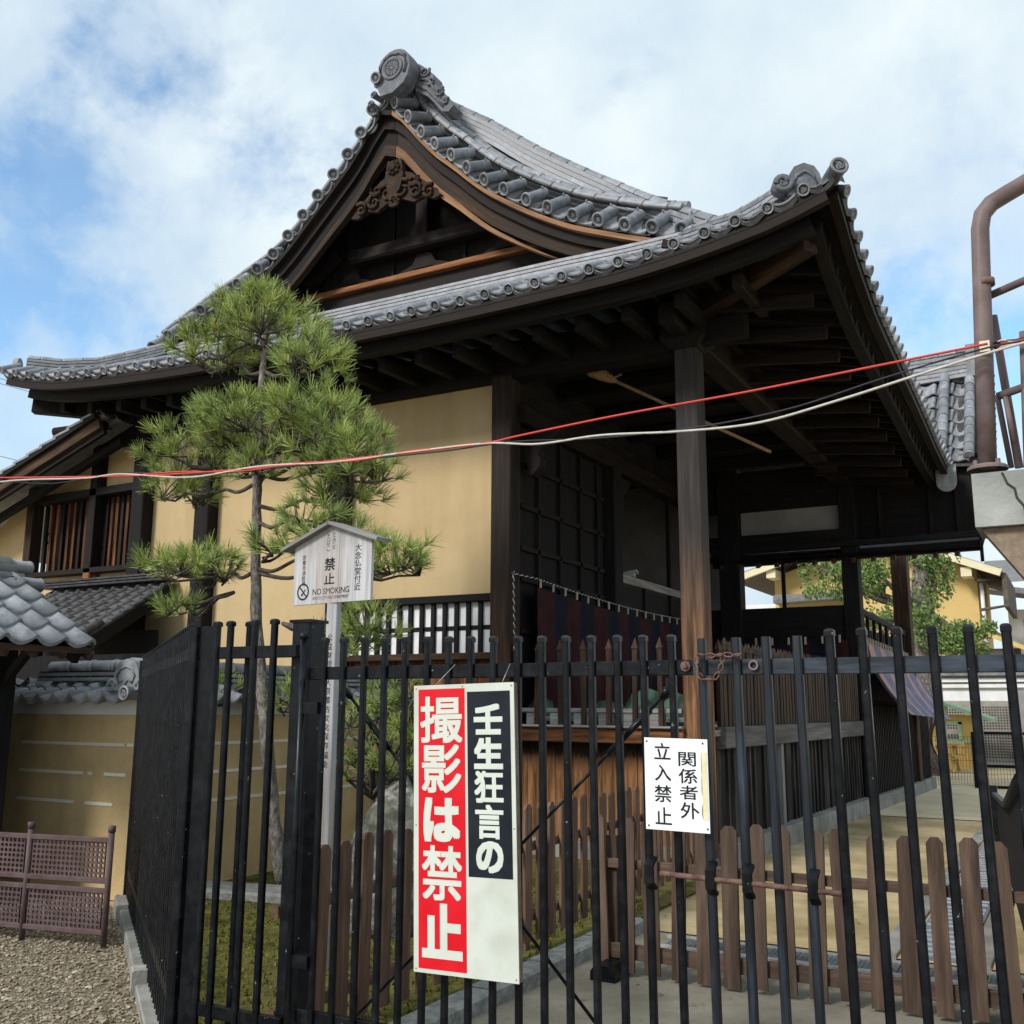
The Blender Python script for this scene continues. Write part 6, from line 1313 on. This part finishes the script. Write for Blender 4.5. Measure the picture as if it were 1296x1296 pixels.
# ================================================================== STEEL STAIR POST AND CONCRETE LANDING AT THE RIGHT
st = thing('outdoor_stair', 'mauve painted pipe handrail standing on a cracked concrete landing at the right edge', 'stair', (-.2, 5, 2.4))
b0, b1, b2 = onY(1250, 592, 4.86), onY(1240, 285, 4.86), None
R0 = .040
p_ = [b0, b0.lerp(b1, .5), V((b1.x, 4.86, b1.z-.02)), V((b1.x+.015, 4.86, b1.z+.05)), V((b1.x+.055, 4.87, b1.z+.10)), V((b1.x+.12, 4.88, b1.z+.135)), V((b1.x+1.6, 5.10, b1.z+.87)), V((b1.x+3.0, 5.3, b1.z+1.6))]
m_ = MB(); m_.tube(p_, R0, 14); obj('pipe_rail', m_, mauve, st)
for (a, b, r) in (((1253, 374), (1700, 180), .018), ((1262, 502), (1700, 345), .018), ((1257, 400), (1290, 592), .019), ((1262, 500), (1280, 592), .013), ((1295, 420), (1301, 592), .018), ((1272, 502), (1284, 560), .012)):
    m_ = MB(); dy = .12 if a[0] < 1265 and b[1] > 500 else .02; m_.tube([onY(a[0], a[1], 4.90+dy), onY(b[0], b[1], 4.90+dy)], r, 10); obj('rail', m_, mauve, st)
m_ = MB(); m_.lathe([(.0001, .02), (.075, .02), (.085, .012), (.085, 0)], (b0.x, 4.86, b0.z-.012), (0, 0, 1), 20, 0, False)
for q in range(4): m_.lathe([(.0001, .04), (.010, .04), (.011, .015)], (b0.x+.064*math.cos(.8+q*pi/2), 4.86+.064*math.sin(.8+q*pi/2), b0.z-.012), (0, 0, 1), 6, 0, False)
obj('base_flange', m_, mauve, st)
m_ = MB(); m_.tube([(b1.x, 4.86, b1.z-.30), (b1.x, 4.86, b1.z-.27)], R0*1.06, 14); obj('weld_collar', m_, rust, st)
m_ = MB(); m_.box((-.262, 4.80, 3.17), (-.22, 4.83, 3.22)); obj('insulator', m_, insul, st)
sb0 = onY(1229, 600, 4.80); sb1 = onY(1238, 667, 4.80)
m_ = MB(); m_.box((sb0.x, 4.80, sb1.z), (3.2, 5.12, sb0.z)); obj('landing_slab', m_, conc_slab, st)
m_ = MB(); m_.prism([(0, 0), (3.2, 0), (3.2, -2.1), (1.3, -.95), (.42, -.62)], (sb0.x+.02, 5.10, sb1.z-.003), V((1, 0, 0)), ZUP, .26); obj('stair_soffit', m_, board_edge, st)
cr_ = [onY(1268, 598, 4.797), onY(1275, 612, 4.797), onY(1284, 618, 4.797), onY(1287, 630, 4.797), onY(1296, 640, 4.797), onY(1300, 655, 4.797)]
m_ = MB(); m_.tube(cr_, .005, 5); obj('crack', m_, mat('mossy_crack', [(.02, .028, .012), (.05, .06, .025)], 20, vary=0), st)
# cable bundle beyond the post
cb = MB()
rd = random.Random(4)
for k in range(6): cb.tube([onY(1250+3*k, 436+2*k, 4.9), onY(1268, 434+rd.uniform(-4, 6), 4.88), onY(1285, 433+rd.uniform(-3, 4), 4.86), onY(1330, 422+rd.uniform(-4, 6), 4.84), onY(1700, 330+rd.uniform(-6, 9), 4.8)], .006, 5, k % 3)
tag(obj('cable_bundle', cb, [cable_black, cable_white, cable_red]), 'knot of dark and pale cables tied beside the mauve steel post', 'cable bundle')
# black side hoarding along the drain at the right edge
hd = thing('black_hoarding', 'black board fence with a sloping top rail beyond the pickets at the right edge', 'fence', (-.6, 9, 0))
hp = [V((-.97, 13.5, 0)), V((-.60, 9.6, 0)), V((-.36, 7.0, 0)), V((-.1, 4.6, 0))]; hz = [.60, .80, 1.15, 1.5]
for i in range(3):
    m_ = MB(); m_.add([hp[i], hp[i+1], hp[i+1]+V((0, 0, hz[i+1])), hp[i]+V((0, 0, hz[i])), hp[i]+V((.03, 0, 0)), hp[i+1]+V((.03, 0, 0)), hp[i+1]+V((.03, 0, hz[i+1])), hp[i]+V((.03, 0, hz[i]))], [(0, 1, 2, 3), (7, 6, 5, 4), (3, 2, 6, 7), (0, 4, 5, 1)]); obj('board', m_, dark_void, hd)
m_ = MB(); m_.sweep([p+V((-.02, 0, z+.01)) for p, z in zip(hp, hz)], [(-.025, -.022), (.025, -.022), (.025, .022), (-.025, .022)]); obj('top_rail', m_, iron, hd)
m_ = MB(); m_.beam((-1.0, 13.6, 0), (-1.0, 13.6, .70), .085, .085, .005, up=V((0, 1, 0))); obj('post', m_, iron, hd)
# ================================================================== FAR WING OF THE HALL (roofed corridor across the end)
fw = thing('corridor_wing', 'far corridor wing with a grey tile slope crossing the end of the hall', 'building', (-2.5, 17.6, 0))
YE = 17.0
m_ = MB(); m_.beam((-5.4, YE, 4.03), (-1.12, YE, 4.07), .12, .16, .01); obj('eave_beam', m_, wood_dark2, fw)
m_ = MB(); m_.beam((-5.4, YE-.1, 4.20), (-1.10, YE-.1, 4.24), .08, .10, .01); obj('eave_board', m_, wood_dark, fw)
m_ = MB(); m_.beam((-1.13, YE-.12, 3.80), (-1.13, YE-.12, 4.25), .05, .05, .005, up=V((0, 1, 0))); obj('gutter_pipe', m_, wood_dark, fw)
x = -5.2
while x < -1.2: m_ = MB(); m_.beam((x, YE-.18, 3.93), (x, YE+1.6, 4.55), .06, .075); obj('rafter', m_, wood_mid, fw); x += .31
m_ = MB(); m_.add([(-5.5, YE-.2, 4.02), (-1.1, YE-.2, 4.02), (-1.1, YE+2.6, 5.0), (-5.5, YE+2.6, 5.0)], [(0, 1, 2, 3)]); obj('soffit', m_, wood_dark, fw)
m_ = MB(); m_.box((-3.3, YE+.3, 4.35), (-1.02, YE+.38, 5.6)); obj('gable_board', m_, wood_dark, fw)
for x in (-2.62, -1.85, -1.45): m_ = MB(); m_.beam((x, YE+.26, 4.3), (x, YE+.26, 5.2), .07, .05, up=V((0, 1, 0))); obj('stud', m_, wood_dark2, fw)
def wroof(u, v):  # slope towards us, its foot follows the curve down to the verge tip
    x = -2.3+u*.27; t = v/7.0; zf = 5.55-.16*max(0, (x+1.9)/.8)**2
    return V((x, 17.15+t*1.9, zf+t*2.12+.35*t*(t-1)))
wt = s_tile(.27, .30, .03, .02, .025).mesh('roof_tile', [tile]); lay_tiles(fw, wroof, 4, 7, wt, .02, .08, 'roof_tile')
for x in (-1.62, -1.22): barrels([wroof((x+2.3)/.27, v)+V((0, -.05, .08)) for v in [6.6-.66*i for i in range(11)]], .085, .26, fw)
vs_ = []
for k in range(12):
    v = .1+.58*k; p = wroof((-1.10+2.3)/.27, v); m_ = MB(); m_.tube([p+V((0, -.02, .02)), p+V((.26-.01*k*0, .02, -.05))], .062, 10); obj('verge_tile', m_, tile_dark, fw)
layers([(-2.3, 18.85, 7.28), (-1.55, 18.85, 7.30), (-1.12, 18.85, 7.32)], .34, .075, 6, 'ridge_layer', fw)
barrels([(-2.3, 18.85, 7.76), (-1.5, 18.85, 7.79), (-1.12, 18.85, 7.82)], .08, .3, fw)
m_ = MB(); m_.box((-1.25, 18.66, 7.3), (-1.10, 19.04, 7.88)); obj('ridge_end_tile', m_, tile, fw)
m_ = MB(); m_.add([tuple(wroof(-3, 0)), tuple(wroof(4.9, 0)), tuple(wroof(4.9, 7)), tuple(wroof(-3, 7))], [(0, 1, 2, 3)]); obj('roof_slope', m_, tile_dark, fw)
ot = MB(); ot.prism([(-.15, .32), (-.15, .05)]+[(.15*math.cos(pi+pi*i/10), .05+.16*math.sin(pi+pi*i/10)) for i in range(1, 10)]+[(.15, .05), (.15, .32)], (-1.56, 17.02, 5.06), V((1, 0, 0)), ZUP, .07); obj('eave_end_tile', ot, tile, fw)
m_ = MB(); m_.beam((-1.05, YE+.2, 4.2), (-.95, YE+.2, 5.4), .12, .1, up=V((0, 1, 0))); obj('verge_board', m_, wood_dark, fw)
# ================================================================== BEYOND: HOUSE, TREE, KIOSK, FENCE
YH = 34.0
yh = thing('yellow_house', 'large yellow rendered house with a low gabled grey roof beyond the hall', 'house', (-6, YH, 0))
aL, aR, ap = (-9.9, 5.75), (-1.75, 5.55), (-5.6, 7.1)
m_ = MB(); m_.prism([(-8.7, 0), (-2.48, 0), (-2.48, 5.8), (-5.6, 6.9), (-8.7, 5.9)], (0, YH+5, 0), V((1, 0, 0)), ZUP, 5.0); obj('wall', m_, yellow_wall, yh)
for (a, b) in ((aL, ap), (ap, aR)):
    m_ = MB(); m_.sweep([(a[0], YH-.9, a[1]), (b[0], YH-.9, b[1])], [(-.08, -.11), (.08, -.11), (.08, .11), (-.08, .11)]); obj('barge_board', m_, cream, yh)
    m_ = MB(); m_.add([(a[0], YH-1, a[1]+.12), (b[0], YH-1, b[1]+.12), (b[0], YH+6, b[1]+.12), (a[0], YH+6, a[1]+.12)], [(0, 1, 2, 3)]); obj('roof', m_, grey_roof, yh)
    m_ = MB(); m_.add([(a[0], YH-.95, a[1]-.02), (b[0], YH-.95, b[1]-.02), (b[0], YH+6, b[1]-.02), (a[0], YH+6, a[1]-.02)], [(0, 1, 2, 3)]); obj('eave_soffit', m_, eave_brown, yh)
for (x, z) in ((-8.6, 6.0), (-2.7, 5.72)): m_ = MB(); m_.box((x-.15, YH-.85, z-.22), (x+.15, YH, z+.05)); obj('purlin_end', m_, cream, yh)
m_ = MB(); m_.box((-1.75, YH-.8, 4.55), (-1.62, YH+4, 5.55)); obj('side_screen', m_, eave_brown, yh)
m_ = MB(); m_.tube([(-2.35, YH-.15, 5.35), (-2.35, YH-.15, 3.0)], .06, 8); obj('downpipe', m_, white_paint, yh)
m_ = MB(); m_.tube([(-2.5, YH-.5, 5.4), (-1.7, YH-.5, 5.42), (-1.68, YH-.5, 4.6), (-2.4, YH-.5, 4.5)], .05, 8); obj('gutter', m_, eave_brown, yh)
aw = MB(); aw.prism([(0, 0), (2.3, .08), (2.3, .30), (0, .26)], (-8.6, YH, 4.95), V((1, 0, 0)), ZUP, .7); obj('window_awning', aw, grey_roof, yh)
wn = MB(); wn.box((-7.1, YH-.04, 3.9), (-6.0, YH, 4.85)); wn = obj('window', wn, white_paint, yh); m_ = MB(); m_.box((-7.0, YH-.06, 4.0), (-6.1, YH-.045, 4.75)); obj('pane', m_, glass, wn)
hr = thing('porch_roof', 'small gabled yellow porch roof low on the right of the yellow house', 'porch', (-2.0, YH-1, 3))
for (a, b) in (((-3.3, 3.25), (-2.2, 3.80)), ((-2.2, 3.80), (-1.2, 3.35))): m_ = MB(); m_.sweep([(a[0], YH-1.2, a[1]), (b[0], YH-1.2, b[1])], [(-.4, -.06), (.4, -.06), (.4, .06), (-.4, .06)]); obj('roof_board', m_, grey_roof, hr); m_ = MB(); m_.sweep([(a[0], YH-1.62, a[1]-.1), (b[0], YH-1.62, b[1]-.1)], [(-.03, -.06), (.03, -.06), (.03, .06), (-.03, .06)]); obj('barge_board', m_, kiosk_y, hr)
m_ = MB(); m_.box((-3.0, YH-1.2, 2.75), (-1.4, YH-.8, 3.3)); obj('porch_wall', m_, eave_brown, hr)
sr_ = thing('storage_block', 'white corniced storage block with perforated beige doors below the yellow house', 'storage building', (-3.5, 32.8, 0))
m_ = MB(); m_.box((-11, 32.8, 0), (-1.0, 34.0, 2.55)); obj('wall', m_, white_paint, sr_)
for z, d in ((2.52, .35), (2.34, .2), (2.18, .12)): m_ = MB(); m_.box((-11, 32.8-d, z), (-1.0, 32.85, z+.11)); obj('cornice', m_, white_paint if z < 2.5 else grey_roof, sr_)
for i, x in enumerate((-3.95, -2.75)):
    dr = MB(); dr.box((x, 32.70, .12), (x+1.12, 32.78, 1.80)); dr = obj('door', dr, shutter_g, sr_)
    for z0, nz_ in ((1.0, 9), (.2, 9)):
        m_ = MB()
        for a in range(11):
            for b in range(nz_): m_.box((x+.16+.075*a, 32.692, z0+.075*b), (x+.20+.075*a, 32.698, z0+.04+.075*b))
        o = obj('perforation', m_, dark_void, dr); o['kind'] = 'stuff'
m_ = MB(); m_.box((-1.6, 32.6, 0), (-1.3, 32.8, 2.1)); obj('pier', m_, plaster_dim, sr_)
wb = thing('white_building', 'white building with a grey roof at the far right edge', 'building', (0, 42, 0))
m_ = MB(); m_.box((-2.1, 42, 0), (6, 48, 5.2)); obj('wall', m_, white_paint, wb); m_ = MB(); m_.sweep([(-3.0, 41.4, 6.0), (7, 41.4, 4.2)], [(-1.0, -.1), (1.0, -.1), (1.0, .1), (-1.0, .1)]); obj('roof', m_, grey_roof, wb)
m_ = MB(); m_.add([(-3, 41, 6.1), (6, 41, 6.3), (6, 46, 7.6), (-3, 46, 7.6)], [(0, 1, 2, 3)]); obj('roof_slope', m_, grey_roof, wb); m_ = MB(); m_.box((-1.6, 41.95, 3.9), (-.9, 41.99, 4.8)); w_ = obj('window', m_, shutter_g, wb); m_ = MB(); m_.box((-1.52, 41.93, 3.98), (-.98, 41.945, 4.72)); obj('pane', m_, glass, w_)
gbk = thing('glass_building', 'pale glazed building glimpsed under the left eave of the yellow house', 'building', (-11, 40, 0))
m_ = MB(); m_.box((-14, 40, 0), (-9.2, 44, 5.6)); obj('wall', m_, white_paint, gbk)
for i in range(6):
    for j in range(3): m_ = MB(); m_.box((-13.4+.72*i, 39.95, 2.6+.95*j), (-12.8+.72*i, 39.99, 3.4+.95*j)); obj('window', m_, mat('sky_glass', [(.35, .48, .48), (.5, .62, .62)], 2, rough=.2, bump=0) if 'sky_glass' not in MATS else MATS['sky_glass'], gbk)
# kiosk
ks = thing('play_kiosk', 'small yellow hut with green trimmed window and a green gabled canopy', 'kiosk', (-3.3, 30, 0))
def K(px, py, Y=30.0): return onY(px, py, Y)
k0 = K(1172, 962); k1 = K(1236, 962); zt = K(1200, 905).z; zm = K(1200, 937).z
for (a, b, c, d_) in ((k0.x, k0.x+.55, zm, zt), (k1.x-.35, k1.x, zm, zt), (k0.x+.55, k1.x-.35, zt-.22, zt), (k0.x, k1.x, -.02, zm)): m_ = MB(); m_.box((a, 30, c), (b, 30.08, d_)); obj('wall', m_, kiosk_y, ks)
m_ = MB()
for (a, b, c, d_) in ((k0.x+.5, k0.x+.58, zm, zt-.17), (k1.x-.38, k1.x-.30, zm, zt-.17), (k0.x+.5, k1.x-.30, zt-.24, zt-.16), (k0.x+.3, k1.x-.1, zm-.06, zm+.02)): m_.box((a, 29.95, c), (b, 30.0, d_))
obj('window_trim', m_, kiosk_g, ks)
for x in (k0.x, k1.x-.06): m_ = MB(); m_.box((x, 30.1, 0), (x+.08, 31.6, zt)); obj('side_wall', m_, kiosk_y, ks)
apx = (k0.x+k1.x)/2-.05; za = K(1205, 891).z
for s in (-1, 1): m_ = MB(); m_.sweep([(apx, 30.6, za), (apx+s*1.15, 30.6, za-.42)], [(-1.0, -.04), (1.0, -.04), (1.0, .04), (-1.0, .04)]); obj('canopy', m_, kiosk_g if s > 0 else white_paint, ks)
m_ = MB(); m_.box((apx-.07, 29.75, zt), (apx+.07, 29.85, za-.05)); obj('canopy_strut', m_, kiosk_g, ks)
x = k0.x+.02
while x < k1.x: m_ = MB(); m_.box((x, 29.985, .0), (x+.07, 29.998, zm-.08), grain='z'); obj('board', m_, tablewood, ks); x += .10
tb = thing('picnic_table', 'yellow timber picnic table in front of the small yellow hut', 'table', (-3.7, 28.5, 0))
t0, t1 = K(1180, 950, 28.5), K(1219, 950, 28.5)
m_ = MB(); m_.box((t0.x, 28.2, .66), (t1.x, 28.9, .72)); obj('tabletop', m_, tablewood, tb)
for s in (28.0, 29.05): m_ = MB(); m_.box((t0.x, s, .38), (t1.x, s+.22, .43)); obj('bench', m_, tablewood, tb)
for x in (t0.x+.15, t1.x-.2):
    for s in (-1, 1): m_ = MB(); m_.beam((x, 28.55+s*.55, 0), (x, 28.55+s*.15, .66), .08, .06); obj('leg', m_, tablewood, tb)
    m_ = MB(); m_.beam((x, 28.0, .36), (x, 29.2, .36), .07, .08); obj('cross_bar', m_, tablewood, tb)
mf = thing('mesh_fence', 'thin wire mesh fence with black and grey posts at the end of the path', 'fence', (-2, 23, 0))
f0, f1, f2 = -3.2, onZ(1241, 998, 0).x, -.9
for (a, b) in ((f0, f1), (f1, f2)):
    m_ = MB(); n = int((b-a)/.055)
    for i in range(n): x = a+(b-a)*i/n; m_.beam((x, 23, .06), (x, 23, 1.02), .007, .007, up=V((0, 1, 0)))
    for z in (.06, .3, .55, .8, 1.02): m_.beam((a, 23, z), (b, 23, z), .008, .008)
    o = obj('wire_mesh', m_, rust, mf); o['kind'] = 'stuff'
for (x, w, h, mt) in ((f1-.06, .07, 1.12, iron), (f1+.04, .08, 1.15, galv), (f2, .09, 1.5, iron), (f2-.25, .06, 1.0, iron)): m_ = MB(); m_.beam((x, 23, 0), (x, 23, h), w, w, up=V((0, 1, 0))); obj('post', m_, mt, mf)
for z in (1.10, .45, .04): m_ = MB(); m_.beam((f1, 23.02, z), (f2+.1, 23.02, z), .05, .06); obj('rail', m_, iron, mf)
# big broadleaf tree
tr = thing('broadleaf_tree', 'broadleaf tree with a thick trunk and clipped green clouds before the yellow house', 'tree', (-3.4, 26, 0))
TY = 27.0
m_ = MB(); m_.tube([V((-3.3, TY, 0)), V((-3.35, TY, 1.5)), onY(1168, 800, TY), onY(1168, 740, TY), onY(1170, 690, TY)], [.34, .30, .28, .27, .24], 12); obj('trunk', m_, bark, tr)
rd = random.Random(12)
for (px, py, rx, rz_, n) in ((1066, 742, .85, .6, 520), (1105, 720, .8, .7, 460), (1090, 790, .9, .5, 380), (1185, 735, .38, .7, 220), (1160, 780, .6, .6, 300), (1200, 803, .65, .42, 320), (1230, 802, .55, .36, 280), (1215, 825, .6, .35, 220), (1185, 705, .45, .4, 160), (1040, 720, .5, .4, 160)):
    c = onY(px, py, TY-.5); mb = MB()
    clumps = [V((rd.gauss(0, .55), rd.gauss(0, .55), rd.gauss(0, .5))) for _ in range(17)]
    for i in range(int(n*3.2)):
        k = rd.choice(clumps); u = k+V((rd.gauss(0, .24), rd.gauss(0, .24), rd.gauss(0, .2)))
        if u.length > 1.25: u = u.normalized()*1.2
        p = c+V((u.x*rx, u.y*rx, u.z*rz_)); q = V((rd.uniform(-1, 1), rd.uniform(-1, 1), rd.uniform(-.2, 1))).normalized(); s = q.cross(V((rd.random(), rd.random(), .3))).normalized(); t = s.cross(q); l = rd.uniform(.04, .07); cc = rd.random()*20+k.x*5
        mb.add([p-s*l, p-t*(l*.5), p+s*l, p+t*(l*.5)], [(0, 1, 2, 3)], 0, [(cc, cc, cc)]*4)
    o = obj('leaf_cloud', mb, leaf, tr); o['kind'] = 'stuff'
    m_ = MB(); a = onY(1168, 770, TY); m_.tube([a, a.lerp(c, .5)+V((0, 0, -.1)), c], [.10, .07, .03], 7); obj('limb', m_, bark, tr)
